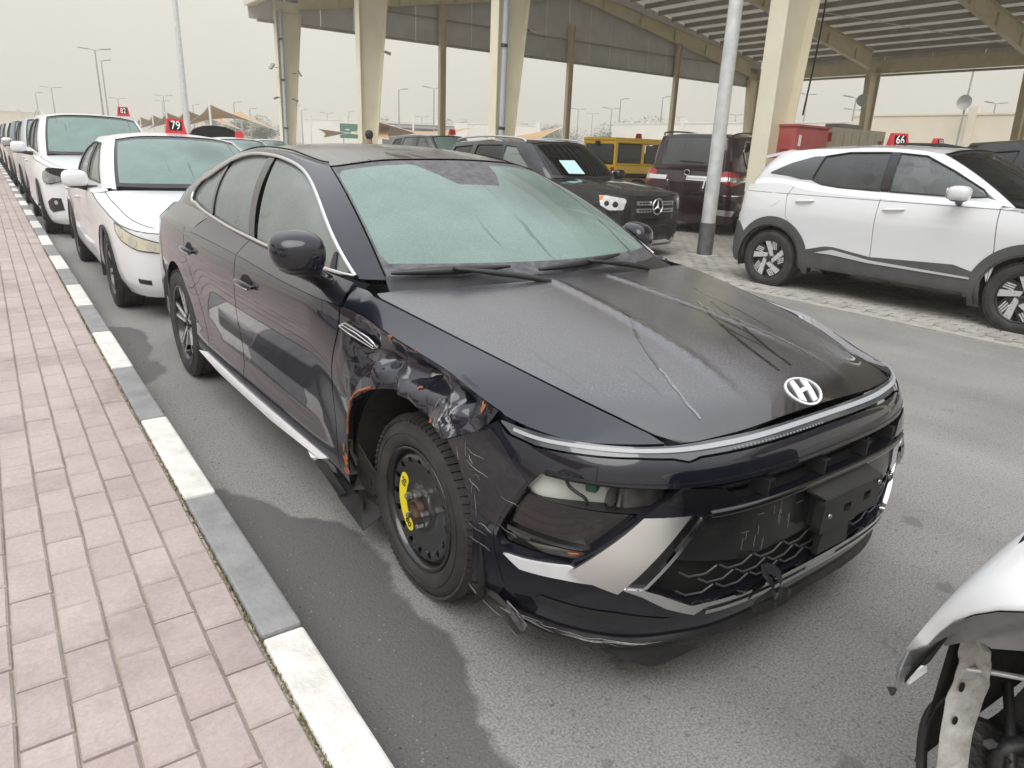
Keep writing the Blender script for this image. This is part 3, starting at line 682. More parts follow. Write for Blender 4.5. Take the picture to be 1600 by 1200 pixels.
S_plan = [(0, .10), (.2, .103), (.4, .122), (.56, .168), (.69, .245), (.785, .355), (.845, .50), (.882, .68), (.902, .90), (.915, 1.2), (.922, 1.6), (.926, 2.2), (.927, 2.9), (.924, 3.4), (.915, 3.9), (.89, 4.35), (.84, 4.66), (.72, 4.86), (.5, 4.955), (.25, 4.99), (0, 5.0)]
SK = Skin(S_plan, S_zk, [('x', .001, _fr), ('x', .4, _fr), ('x', .6, _fc), ('y', .42, _co), ('y', .75, _fd), ('y', 1.3, _fd), ('y', 1.7, _dr), ('y', 3.0, _dr), ('y', 3.7, _rq), ('y', 4.3, _rq), ('y', 4.80, _rc), ('y', 4.9995, _rc)])
# crease line along the flank: (y, z); its half width comes from the skin
zc_f = pchip([.38, .5, .6, .8, 1.1, 1.45, 2.0, 2.6, 3.4, 4.1, 4.7, 5.0], [.752, .772, .797, .848, .874, .903, .910, .930, .938, .935, .92, .91])
def crease(y, side=-1):
    y = np.atleast_1d(np.asarray(y, float)); u = SK.U(y, side); return SK(u, zc_f(y))
# hood and fender tops: height field over (x, y)
sh_w = pchip([.20, .27, .41, .60, .98, 1.36, 1.5], [.52, .56, .605, .672, .752, .805, .81])
sh_z = pchip([.20, .27, .41, .60, .98, 1.36, 1.5], [.757, .770, .798, .842, .905, .955, .965])
ce_z = pchip([.10, .165, .19, .235, .30, .40, .60, .90, 1.2, 1.45], [.70, .755, .778, .812, .842, .872, .910, .950, .982, 1.0])
_yy = np.linspace(.38, 1.6, 60); _cw = pchip(_yy, -crease(_yy)[:, 0])
def hood_front(x): return .182 + .075 * (np.abs(x) / .5)**2.6      # leading edge in plan
CRL = pchip([.2, .5, .9, 1.2], [.26, .215, .17, .145])
def top_z(x, y):
    x, y = np.broadcast_arrays(np.asarray(x, float), np.asarray(y, float)); a = np.abs(x)
    yy = np.maximum(y, .165); W = sh_w(yy); zs = sh_z(yy); zc = ce_z(np.maximum(y - .075 * (np.minimum(a, .56) / .5)**2.6 * .9, .12)); t = a / W
    zi = zs + (zc - zs) * (1 - t**2.2)
    ridge = .007 * np.exp(-((a - CRL(yy)) / .022)**2) * np.clip((yy - .2) / .3, 0, 1)
    zi = zi + ridge
    C = np.maximum(_cw(np.clip(yy, .38, 1.6)), W + .02); zcr = zc_f(np.clip(yy, .38, 1.6)); q = np.clip((a - W) / (C - W), 0, 1.3)
    zo = zs + (zcr - zs) * (.86 * q + .14 * q * q)
    return np.where(a <= W, zi, zo)
def TOP(x, y): return np.stack([np.broadcast_to(x, np.shape(y)) + 0 * y, y + 0 * x, top_z(x, y)], -1)
# shoulder strip between crease and window line for the doors: (y, t)
be_w = pchip([1.30, 1.52, 2.3, 2.9, 3.4, 3.95, 4.4, 4.7], [.80, .815, .822, .826, .822, .80, .76, .70]); be_z = pchip([1.30, 1.52, 2.3, 2.7, 3.39, 3.95, 4.4, 4.7], [.958, .978, .984, .996, 1.04, 1.055, 1.03, .99])
def SHO(side):
    def f(y, t):
        y, t = np.broadcast_arrays(np.asarray(y, float), np.asarray(t, float)); c = crease(y.ravel(), 1).reshape(y.shape + (3,))
        x = c[..., 0] + (be_w(y) - c[..., 0]) * t; z = c[..., 2] + (be_z(y) - c[..., 2]) * (t + .12 * t * (1 - t))
        return np.stack([side * x, y, z], -1)
    return f
# greenhouse: loft from window line (t=0) to roof edge (t=1), q runs from windscreen centre round to rear centre
_gb = np.array([(0, 1.255, .985), (.25, 1.275, .987), (.5, 1.345, .988), (.70, 1.46, .985), (.795, 1.60, .980), (.818, 1.95, .982), (.822, 2.3, .984), (.826, 2.9, 1.003), (.822, 3.4, 1.04), (.80, 3.95, 1.055), (.74, 4.28, 1.05), (.55, 4.45, 1.045), (.3, 4.51, 1.045), (0, 4.53, 1.045)])
_gr = np.array([(0, 2.13, 1.392), (.2, 2.14, 1.388), (.40, 2.18, 1.374), (.555, 2.27, 1.345), (.60, 2.41, 1.352), (.615, 2.56, 1.374), (.622, 2.70, 1.388), (.627, 2.98, 1.394), (.622, 3.28, 1.378), (.602, 3.60, 1.335), (.545, 3.80, 1.300), (.40, 3.88, 1.315), (.2, 3.92, 1.328), (0, 3.93, 1.332)])
def loft_pair(gb, gr):
    q = np.linspace(0, 1, len(gb)); m = lambda g: nat_spline(np.r_[-q[3:0:-1], q, 2 - q[-2:-5:-1]], np.vstack([g[3:0:-1] * [-1, 1, 1], g, g[-2:-5:-1] * [-1, 1, 1]]))
    return m(gb), m(gr)
class Green:
    def __init__(s, gb, gr, bulge=.035): s.fb, s.fr = loft_pair(gb, gr); s.b = bulge
    def __call__(s, q, t):
        q, t = np.broadcast_arrays(np.asarray(q, float), np.asarray(t, float)); a = np.abs(q); sg = np.where(q < 0, -1., 1.)
        B = s.fb(a); R_ = s.fr(a); P = B + (R_ - B) * t[..., None]
        e = 1e-3; T = s.fb(a + e) - s.fb(a - e); D = R_ - B; n = np.cross(T, D); n /= np.maximum(np.linalg.norm(n, axis=-1), 1e-9)[..., None]
        P = P + n * (s.b * 4 * t * (1 - t))[..., None]
        P[..., 0] *= sg; return P
    def find(s, y, z, side=-1):
        """(q, t) on the flank for given (y, z)"""
        if not hasattr(s, 'tab'):
            Q, T = np.meshgrid(np.linspace(.12, .9, 400), np.linspace(-.25, 1.15, 160), indexing='ij'); s.tab = (Q, T, s(Q, T))
        out = []
        for yy, zz in zip(np.atleast_1d(y), np.atleast_1d(z)):
            d = (s.tab[2][..., 1] - yy)**2 + (s.tab[2][..., 2] - zz)**2 * 1.5 + np.where(s.tab[2][..., 0] < .2, 9, 0); i = np.argmin(d)
            q, t = s.tab[0].ravel()[i], s.tab[1].ravel()[i]
            for _ in range(6):
                p = s(np.array([q, q + 1e-3, q]), np.array([t, t, t + 1e-3])); J = np.array([[p[1, 1] - p[0, 1], p[2, 1] - p[0, 1]], [p[1, 2] - p[0, 2], p[2, 2] - p[0, 2]]]) / 1e-3
                r_ = np.array([yy - p[0, 1], zz - p[0, 2]])
                try: dq = np.linalg.solve(J, r_)
                except Exception: break
                q += np.clip(dq[0], -.01, .01); t += np.clip(dq[1], -.05, .05)
            out.append((side * q, t))
        return np.array(out)
GH = Green(_gb, _gr)
def roof_surf(G_, crown):
    """(a, b): a = -1..1 across, b = 0..1 front to back; cap over the roof edge loop"""
    qs = np.linspace(0, 1, 200); L = G_.fr(qs)
    i = int(np.argmax(L[:, 0])); 
    def f(x, y):
        x, y = np.broadcast_arrays(np.asarray(x, float), np.asarray(y, float))
        j = [k for k in range(200) if L[k, 1] >= L[:, 1].min()]
        w_ = np.interp(y, L[:, 1], L[:, 0]); ze = np.interp(y, L[:, 1], L[:, 2])
        w_ = np.maximum(w_, 1e-3); 
        return w_, ze
    return f, L
def roof_panel(mb, G_, crown, n=24, m=60, q0=.0, mat_i=0):
    """roof cap: cross sections between mirrored points of the roof edge"""
    qs = np.linspace(.0, 1.0, m); L = G_.fr(qs); V = []; 
    zmid = nat_spline(np.array([L[0, 1], (L[0, 1] + L[-1, 1]) * .5, L[-1, 1]]), np.array([L[0, 2], max(L[0, 2], L[-1, 2]) * 0 + crown, L[-1, 2]]))
    for (x, y, z) in L:
        for k in range(n + 1):
            a = -1 + 2 * k / n; V.append((x * a, y, z + (max(zmid(y), z) - z) * (1 - abs(a)**2.3)))
    F = [(i * (n + 1) + k, i * (n + 1) + k + 1, (i + 1) * (n + 1) + k + 1, (i + 1) * (n + 1) + k) for i in range(m - 1) for k in range(n)]
    mb.add(V, F, True, mat_i); return mb
#ENDLIB
# ------------------------------------------------------------ car materials
def paint(name, col, flake=0., coat=1., rough=.3, dust=0., dcol=(.45, .42, .38)):
    g = newmat(name); pos = g.n('TexCoord').outputs['Object']
    n = g.n('TexNoise', {'Vector': pos, 'Scale': 2.2, 'Detail': 7, 'Roughness': .65}).outputs['Fac']; n2 = g.n('TexNoise', {'Vector': pos, 'Scale': 55., 'Detail': 4}).outputs['Fac']
    d = g.math('MULTIPLY', g.rng(n, .35, .7), g.rng(n2, .3, .7, .4, 1.))
    g.l(g.mix(g.math('MULTIPLY', d, dust), col, dcol), g.b.inputs['Base Color'])
    g.b.inputs['Specular IOR Level'].default_value = .1 if max(col) < .05 else .5
    g.b.inputs['Metallic'].default_value = flake; g.l(g.mixf(d, rough, min(1, rough + dust)), g.b.inputs['Roughness'])
    g.b.inputs['Coat Weight'].default_value = coat; g.b.inputs['Coat Tint'].default_value = (.90, .93, 1., 1) if max(col) < .02 else (1, 1, 1, 1); g.b.inputs['Coat IOR'].default_value = 1.52
    g.l(g.mixf(g.math('MULTIPLY', d, dust * 2, True), .015, .22), g.b.inputs['Coat Roughness']); return g.m
M_dark = paint('midnight_paint', (.0055, .0055, .0105), .0, 1., .25, .03)
M_scuff = paint('scuffed_paint', (.008, .008, .011), .0, .8, .35, .45, (.14, .13, .12))
def dew_paint():
    g = newmat('dewy_midnight_paint'); pos = g.n('TexCoord').outputs['Object']; sep = g.n('SeparateXYZ', {0: pos})
    big = g.n('TexNoise', {'Vector': pos, 'Scale': 2.4, 'Detail': 5, 'Roughness': .6}).outputs['Fac']
    wob = g.n('TexNoise', {'Vector': pos, 'Scale': 9., 'Detail': 4}).outputs['Color']
    wp = g.n('VectorMath', {0: pos, 1: g.n('VectorMath', {0: wob, 1: (.06, .0, 0)}, operation='MULTIPLY').outputs[0]}, operation='ADD').outputs[0]
    st = g.n('TexNoise', {'Vector': g.n('Mapping', {0: wp, 'Scale': (19, .9, .9)}).outputs[0], 'Scale': 1., 'Detail': 2}).outputs['Fac']
    streak = g.rng(st, .70, .73, 0, 1, True)
    roofm = g.rng(sep.outputs[1], 1.9, 2.1)                       # more runs on the roof than on the hood
    st2 = g.n('TexNoise', {'Vector': g.n('Mapping', {0: wp, 'Scale': (34, 1.6, 1.6), 'Location': (3.1, 0, 0)}).outputs[0], 'Scale': 1., 'Detail': 2}).outputs['Fac']
    streak = g.math('MAXIMUM', streak, g.math('MULTIPLY', g.rng(st2, .60, .64, 0, 1, True), roofm))
    # the rim of the hood and a wiped corner are free of dew
    vor = g.n('TexVoronoi', {'Vector': pos, 'Scale': 150., 'Randomness': 1.}); drop = g.rng(vor.outputs['Distance'], .12, .40, 1, 0, True)
    vor2 = g.n('TexVoronoi', {'Vector': pos, 'Scale': 330., 'Randomness': 1.}); drop2 = g.rng(vor2.outputs['Distance'], .2, .5, 1, 0, True)
    dens = g.rng(big, .30, .66, .45, 1.)
    front = g.rng(sep.outputs[1], .17, .33, 0., 1., True); nosecut = g.rng(g.math('ADD', sep.outputs[2], 0.), .80, .835, 0, 1, True)
    film = g.math('MULTIPLY', g.math('MULTIPLY', dens, g.math('SUBTRACT', 1., streak)), nosecut)
    pat = g.math('MAXIMUM', drop, g.math('MULTIPLY', drop2, .75)); f = g.math('MULTIPLY', film, g.rng(pat, 0, 1, .18, 1.))
    g.l(g.mix(f, (.0065, .0065, .0095), (.135, .13, .146)), g.b.inputs['Base Color'])
    g.l(g.mixf(film, .30, .42), g.b.inputs['Roughness'])
    g.b.inputs['Coat Weight'].default_value = 1; g.b.inputs['Coat IOR'].default_value = 1.75; g.l(g.mixf(film, .015, .26), g.b.inputs['Coat Roughness'])
    h = g.math('MULTIPLY', g.math('ADD', drop, g.math('MULTIPLY', drop2, .4)), film)
    bp = g.n('Bump', {'Height': h, 'Strength': .35, 'Distance': .0011}).outputs[0]; g.l(bp, g.b.inputs['Normal']); g.l(bp, g.b.inputs['Coat Normal']); return g.m
M_dew = dew_paint()
def crumpled_paint():
    # paint torn and scraped to bare metal round the impact at the front of the wheel arch
    g = newmat('crumpled_paint'); pos = g.n('TexCoord').outputs['Object']
    def spot(c, r0, r1): return g.rng(g.n('VectorMath', {0: pos, 1: c}, operation='DISTANCE').outputs['Value'], r0, r1, 1, 0, True)
    n1 = g.n('TexNoise', {'Vector': g.n('Mapping', {0: pos, 'Scale': (30, 90, 22), 'Rotation': (.5, 0, 0)}).outputs[0], 'Scale': 1., 'Detail': 8, 'Roughness': .7}).outputs['Fac']
    n2 = g.n('TexNoise', {'Vector': pos, 'Scale': 16., 'Detail': 8, 'Roughness': .7}).outputs['Fac']
    a = g.math('MULTIPLY', spot((-.89, .78, .722), .015, .075), g.rng(n1, .52, .62, 0, 1, True)); b = g.math('MULTIPLY', spot((-.90, .98, .80), .05, .32), g.rng(n1, .68, .75, 0, .5, True))
    c = g.math('MULTIPLY', spot((-.90, .88, .77), .08, .30), g.rng(n2, .66, .70, 0, .4, True)); m = g.math('MAXIMUM', g.math('MAXIMUM', a, b), c)
    o = g.math('MULTIPLY', spot((-.90, .95, .82), .1, .4), g.rng(n2, .70, .71, 0, 1, True))
    col = g.mix(m, (.0055, .0055, .0105), (.52, .52, .53)); col = g.mix(o, col, (.30, .10, .035)); g.l(col, g.b.inputs['Base Color'])
    mm = g.math('MAXIMUM', m, o); g.l(g.mixf(mm, .0, .1), g.b.inputs['Metallic']); g.l(g.mixf(mm, .28, .6), g.b.inputs['Roughness']); g.l(g.mixf(mm, 1., 0.), g.b.inputs['Coat Weight']); g.b.inputs['Coat IOR'].default_value = 1.55; g.b.inputs['Coat Tint'].default_value = (.90, .93, 1., 1); g.b.inputs['Specular IOR Level'].default_value = .15; return g.m
M_crump = crumpled_paint()
def glass(name, tint, dew_sheen_col=None, dew_sheen_amt=0., rough=.0, streak=False, refl=1.45):
    g = newmat(name); g.t.nodes.remove(g.b)
    fr = g.n('Fresnel', {'IOR': refl}).outputs[0]; gl = g.n('BsdfGlossy', {'Roughness': rough + .005}).outputs[0]; tr = g.n('BsdfTransparent', {'Color': (*tint, 1)}).outputs[0]
    sh = g.n('MixShader', {0: fr, 1: tr, 2: gl}).outputs[0]
    if dew_sheen_col:
        pos = g.n('TexCoord').outputs['Object']; wob = g.n('TexNoise', {'Vector': pos, 'Scale': 8., 'Detail': 4}).outputs['Color']
        wp = g.n('VectorMath', {0: pos, 1: g.n('VectorMath', {0: wob, 1: (.05, 0, 0)}, operation='MULTIPLY').outputs[0]}, operation='ADD').outputs[0]
        n = g.n('TexNoise', {'Vector': pos, 'Scale': 3., 'Detail': 6, 'Roughness': .65}).outputs['Fac']; v = g.n('TexVoronoi', {'Vector': pos, 'Scale': 150.}).outputs['Distance']
        st = g.n('TexNoise', {'Vector': g.n('Mapping', {0: wp, 'Scale': (24, 1.1, 1.1)}).outputs[0], 'Scale': 1., 'Detail': 3}).outputs['Fac']
        clr = g.rng(g.n('VectorMath', {0: pos, 1: (.22, 1.78, 1.22)}, operation='DISTANCE').outputs['Value'], .06, .34, .62, 1., True)
        amt = g.math('MULTIPLY', g.math('MULTIPLY', g.rng(n, .25, .7, .74, 1.), clr), g.rng(v, .08, .5, 1.06, .85), True)
        amt = g.math('MULTIPLY', amt, g.rng(st, .62, .68, 1., .55, True)); amt = g.math('MULTIPLY', amt, dew_sheen_amt, True)
        df = g.n('BsdfDiffuse', {'Color': (*dew_sheen_col, 1)}).outputs[0]; tl = g.n('BsdfTranslucent', {'Color': (*dew_sheen_col, 1)}).outputs[0]
        d2 = g.n('MixShader', {0: .25, 1: df, 2: tl}).outputs[0]; g2 = g.n('BsdfGlossy', {'Roughness': .32}).outputs[0]
        d3 = g.n('MixShader', {0: g.math('MULTIPLY', fr, .8), 1: d2, 2: g2}).outputs[0]
        sh = g.n('MixShader', {0: amt, 1: sh, 2: d3}).outputs[0]
    g.l(sh, g.out.inputs[0]); return g.m
M_glass = glass('side_glass', (.85, .94, .92), (.50, .57, .55), .48, refl=1.9)  # pale film colour stands in for bright sky reflection, besides any dew
M_wind = glass('dewy_windscreen', (.45, .58, .54), (.36, .515, .465), .70, 0., refl=1.6)
M_tint = glass('tinted_glass', (.10, .12, .13), refl=1.75); M_priv = glass('privacy_glass', (.22, .25, .26), (.20, .215, .225), .42, refl=1.7)
M_lens = glass('lamp_lens', (.75, .78, .80), refl=1.5)
M_blackg = mat('gloss_black', (.006, .006, .007), .12, coat=.6)
M_frit = mat('glass_frit', (.018, .018, .022), .22)
M_chrome = mat('chrome', (.72, .73, .74), .08, metal=1., rvar=.03, vscale=6)
M_satin = mat('satin_silver', (.66, .66, .66), .33, metal=1., rvar=.06, vscale=3, bump=.02, bscale=300)
M_strip = mat('silver_strip', (.70, .71, .72), .36, metal=.25, var=.06, vscale=8)
M_rubber = mat('rubber', (.016, .016, .017), .75, bump=.25, bscale=120, col2=(.045, .043, .04), vscale=9, dist=.003)
M_seam = mat('dark_seam', (.004, .004, .004), .8)
M_well = mat('wheel_well', (.010, .010, .011), .85, bump=.5, bscale=25, col2=(.03, .027, .024), vscale=6)
M_inter = mat('interior_trim', (.032, .03, .03), .7, var=.3, vscale=6)
M_seat = mat('grey_seat', (.10, .098, .095), .7, var=.15, vscale=10, bump=.1, bscale=120)
M_under0 = mat('scraped_grey', (.20, .20, .205), .55, bump=.5, bscale=50, col2=(.06, .06, .062), vscale=28)
M_primer = mat('orange_primer', (.36, .12, .04), .8, bump=.5, bscale=80, col2=(.20, .07, .03), vscale=30)
M_led = mat('led_strip', (.36, .37, .39), .3, bump=.25, bscale=350)
M_alloyb = mat('wheel_black', (.012, .012, .013), .22, coat=.4); M_alloys = mat('wheel_machined', (.80, .80, .81), .3, metal=.7, rvar=.06, vscale=20)
M_hub = mat('rusty_hub', (.12, .065, .04), .7, metal=.3, bump=.4, bscale=90, col2=(.05, .035, .028), vscale=30)
M_bolt = mat('bolt_steel', (.55, .55, .54), .28, metal=1.)

def tyre(r, wd, rr, seg=72, tread=True):
    """tyre lying on the x axis, outer face towards -x"""
    h = wd / 2; mb = MB()
    prof = [(-h + .018, rr - .004), (-h + .004, rr + .012), (-h, rr + (r - rr) * .35), (-h + .002, rr + (r - rr) * .6), (-h + .012, r - .022), (-h + .028, r - .006)]
    for a in np.linspace(-h + .034, h - .034, 13):
        i = round((a + h) / wd * 12); g_ = .007 if i in (3, 6, 9) else 0
        prof.append((a, r - g_ - .002 * abs(a / h)**2))
    prof += [(-a, b) for a, b in prof[:6][::-1]]
    mb.lathe(prof, seg); 
    # raised rim bead line and lettering-like ring on the outer wall
    mb.tube([(-h - .0005, (rr + (r - rr) * .45) * math.cos(a), (rr + (r - rr) * .45) * math.sin(a)) for a in np.linspace(0, 2 * math.pi, 49)], .0022, 5, False)
    if tread:       # shoulder blocks across the tread
        n = 76
        for k in range(n):
            a = 2 * math.pi * k / n
            for sg in (-1, 1):
                M = Matrix.Rotation(a, 3, 'X'); c = M @ Vector((sg * (h - .026), 0, r - .006))
                mb.box(c, (.034, .021, .010), M @ Matrix.Rotation(sg * .25, 3, 'Z') @ Matrix.Rotation(sg * .42, 3, 'Y'))
    return mb
def disc_surf(h): 
    def f(u, v): u, v = np.broadcast_arrays(np.asarray(u, float), np.asarray(v, float)); return np.stack([h(np.hypot(u, v)), u + 0 * v, v + 0 * u], -1)
    return f
def circ(c, r, n=20): return [(c[0] + r * math.cos(2 * math.pi * k / n), c[1] + r * math.sin(2 * math.pi * k / n)) for k in range(n)]
def barrel(r, x0, x1, lip=.012):
    return MB().lathe([(x0 + .012, r - .006), (x0, r), (x0 - .004, r - .004), (x0 - .002, r - lip), (x0 + .015, r - lip - .006), (x0 + .05, r - lip - .018), (x1, r - .03), (x1, .03)], 48)
def alloy(t, r, x0, spokes, mats, hub=.03, depth=.035, back=True):
    """alloy wheel: barrel, dark dish, and machined spoke faces given as polygons in a polar unit sector"""
    barrel(r, x0, x0 + .17).build('rim', mats[0], t)
    hh = lambda q: x0 + .012 + depth * np.clip(1 - q / r, 0, 1) * .6
    for poly, m, lift in spokes:
        for P in poly:
            mb = MB(); panel(mb, disc_surf(hh), P, step=.02, thick=.025, off=lift, flip=-1); mb.build('spoke', m, t)
    MB().lathe([(x0 + .02, .0), (x0 + .018, hub * .8), (x0 + .026, hub), (x0 + .05, hub + .004)], 24).build('hub_cap', mats[0], t)
    MB().lathe([(x0 + .15, .14), (x0 + .148, .02), (x0 + .16, .02)], 32).build('brake_disc', M_bolt, t)
def rot2(P, a): c, s_ = math.cos(a), math.sin(a); return [(x * c - y * s_, x * s_ + y * c) for x, y in P]
def wheel_empty(name, car, y, x, z=.335, side=-1):
    t = empty(name, (x, y, z), 0 if side < 0 else math.pi); t.parent = car; return t

# ------------------------------------------------------------ the damaged dark sedan
def inset(o): return lambda u, v: _ins(u, v, o)
def _ins(u, v, o):
    P = SK(u, v); e = 4e-3; N = np.cross(SK(u + e, v) - SK(u - e, v), SK(u, v + e) - SK(u, v - e)); N /= np.linalg.norm(N, axis=-1)[..., None]; return P + N * np.asarray(o)[..., None]
car = empty('sedan', (1.84, .83, 0), rad(1.2), 'dark midnight sedan with crumpled front fender and yellow-labelled spare wheel', 'car'); SED = car
def arch(uc, r, zc=.335, z0=.2, n=26, sq=0.):
    a0 = math.asin((z0 - zc) / r); th = np.linspace(math.pi - a0, a0, n)
    return [(uc + r * math.cos(t_), zc + r * math.sin(t_)) for t_ in th]
FA = [(-1.195, .205), (-1.175, .30), (-1.163, .427), (-1.19, .54), (-1.232, .62), (-1.285, .668)]      # bumper edge of the front arch
FB = [(-1.36, .697), (-1.45, .720), (-1.54, .727), (-1.63, .716), (-1.735, .682), (-1.83, .622), (-1.892, .53), (-1.91, .44), (-1.905, .34)]
FDs = smooth_line([(-1.985, .300), (-2.025, .42), (-2.035, .6), (-2.0, .76), (-1.985, .84), (-2.008, .900)], 16)           # fender / front door seam
BDs = smooth_line([(-3.10, .300), (-3.16, .45), (-3.165, .62), (-3.12, .74), (-3.10, .82), (-3.125, .930)], 16)
RDs = smooth_line([(-3.70, .300), (-3.83, .47), (-3.93, .69), (-4.05, .79), (-4.10, .87), (-4.135, .938)], 16)
RA = arch(-4.375, .385)
def mir(P): return [(-a, b) for a, b in P][::-1]
def crl(u0, u1, n=20, d=0.):        # crease line in skin coordinates from u0 to u1
    us = np.linspace(u0, u1, n); ys = SK(us, .8)[:, 1]; ys = np.interp(np.abs(us), SK.ss, SK.Q[:, 1]); return [(a, float(zc_f(y)) + d) for a, y in zip(us, ys)]
def yof(u): return float(np.interp(abs(u), SK.ss, SK.Q[:, 1]))
# crumple field on the kerb-side fender
_cr = np.random.default_rng(21); _cp = []
for _u in np.arange(-2.02, -1.08, .05):
    for _v in np.arange(.62, .93, .042): _cp.append((_u + _cr.uniform(-.022, .022), _v + _cr.uniform(-.019, .019)))
_cp = np.array(_cp); _ch = _cr.normal(0, .0125, len(_cp)) + .010 * np.sign(np.sin(_cp[:, 0] * 31 + _cp[:, 1] * 22))
_ct = [f for f in delaunay_2d_cdt([Vector((p[0], p[1])) for p in _cp], [], [], 0, 1e-6)[2]]
def facets(u, v):
    """folded sheet: plane facets between random corners, so that the creases are sharp"""
    d = np.zeros(np.shape(u)); uf, vf = np.ravel(u), np.ravel(v); o = d.ravel()
    for (i, j, k) in _ct:
        A, B, C_ = _cp[i], _cp[j], _cp[k]; den = (B[1] - C_[1]) * (A[0] - C_[0]) + (C_[0] - B[0]) * (A[1] - C_[1])
        if abs(den) < 1e-9: continue
        l1 = ((B[1] - C_[1]) * (uf - C_[0]) + (C_[0] - B[0]) * (vf - C_[1])) / den; l2 = ((C_[1] - A[1]) * (uf - C_[0]) + (A[0] - C_[0]) * (vf - C_[1])) / den; l3 = 1 - l1 - l2
        m = (l1 >= 0) & (l2 >= 0) & (l3 >= 0); o[m] = l1[m] * _ch[i] + l2[m] * _ch[j] + l3[m] * _ch[k]
    return o.reshape(np.shape(u))
def crumple(u, v):
    u, v = np.broadcast_arrays(np.asarray(u, float), np.asarray(v, float))
    m = np.clip((v - .55) / .08, 0, 1) * np.clip((u + 1.99) / .14, 0, 1) * np.clip((-1.125 - u) / .05, 0, 1)
    zc = np.interp(np.abs(u), SK.ss, SK.Q[:, 1]); top = zc_f(zc); m = m * np.clip((top - v) / .022, 0, 1)
    back = np.clip((-1.62 - u) / .30, 0, 1)          # the fold softens towards the door
    dent = -.058 * np.exp(-((u + 1.48) / .26)**2 - ((v - .815) / .045)**2) - .022 * np.exp(-((u + 1.78) / .10)**2 - ((v - .78) / .12)**2)
    return m * (facets(u, v) * (1 - .65 * back) + dent)
def SKC(u, v):
    P = SK(u, v); e = 3e-3; T = SK(u + e, v) - SK(u - e, v); Vv = SK(u, v + e) - SK(u, v - e); N = np.cross(T, Vv); N /= np.maximum(np.linalg.norm(N, axis=-1), 1e-9)[..., None]
    s_ = np.sign(N[..., 0] * P[..., 0] + 1e-9)[..., None]; return P + N * s_ * crumple(np.asarray(u), np.asarray(v))[..., None]
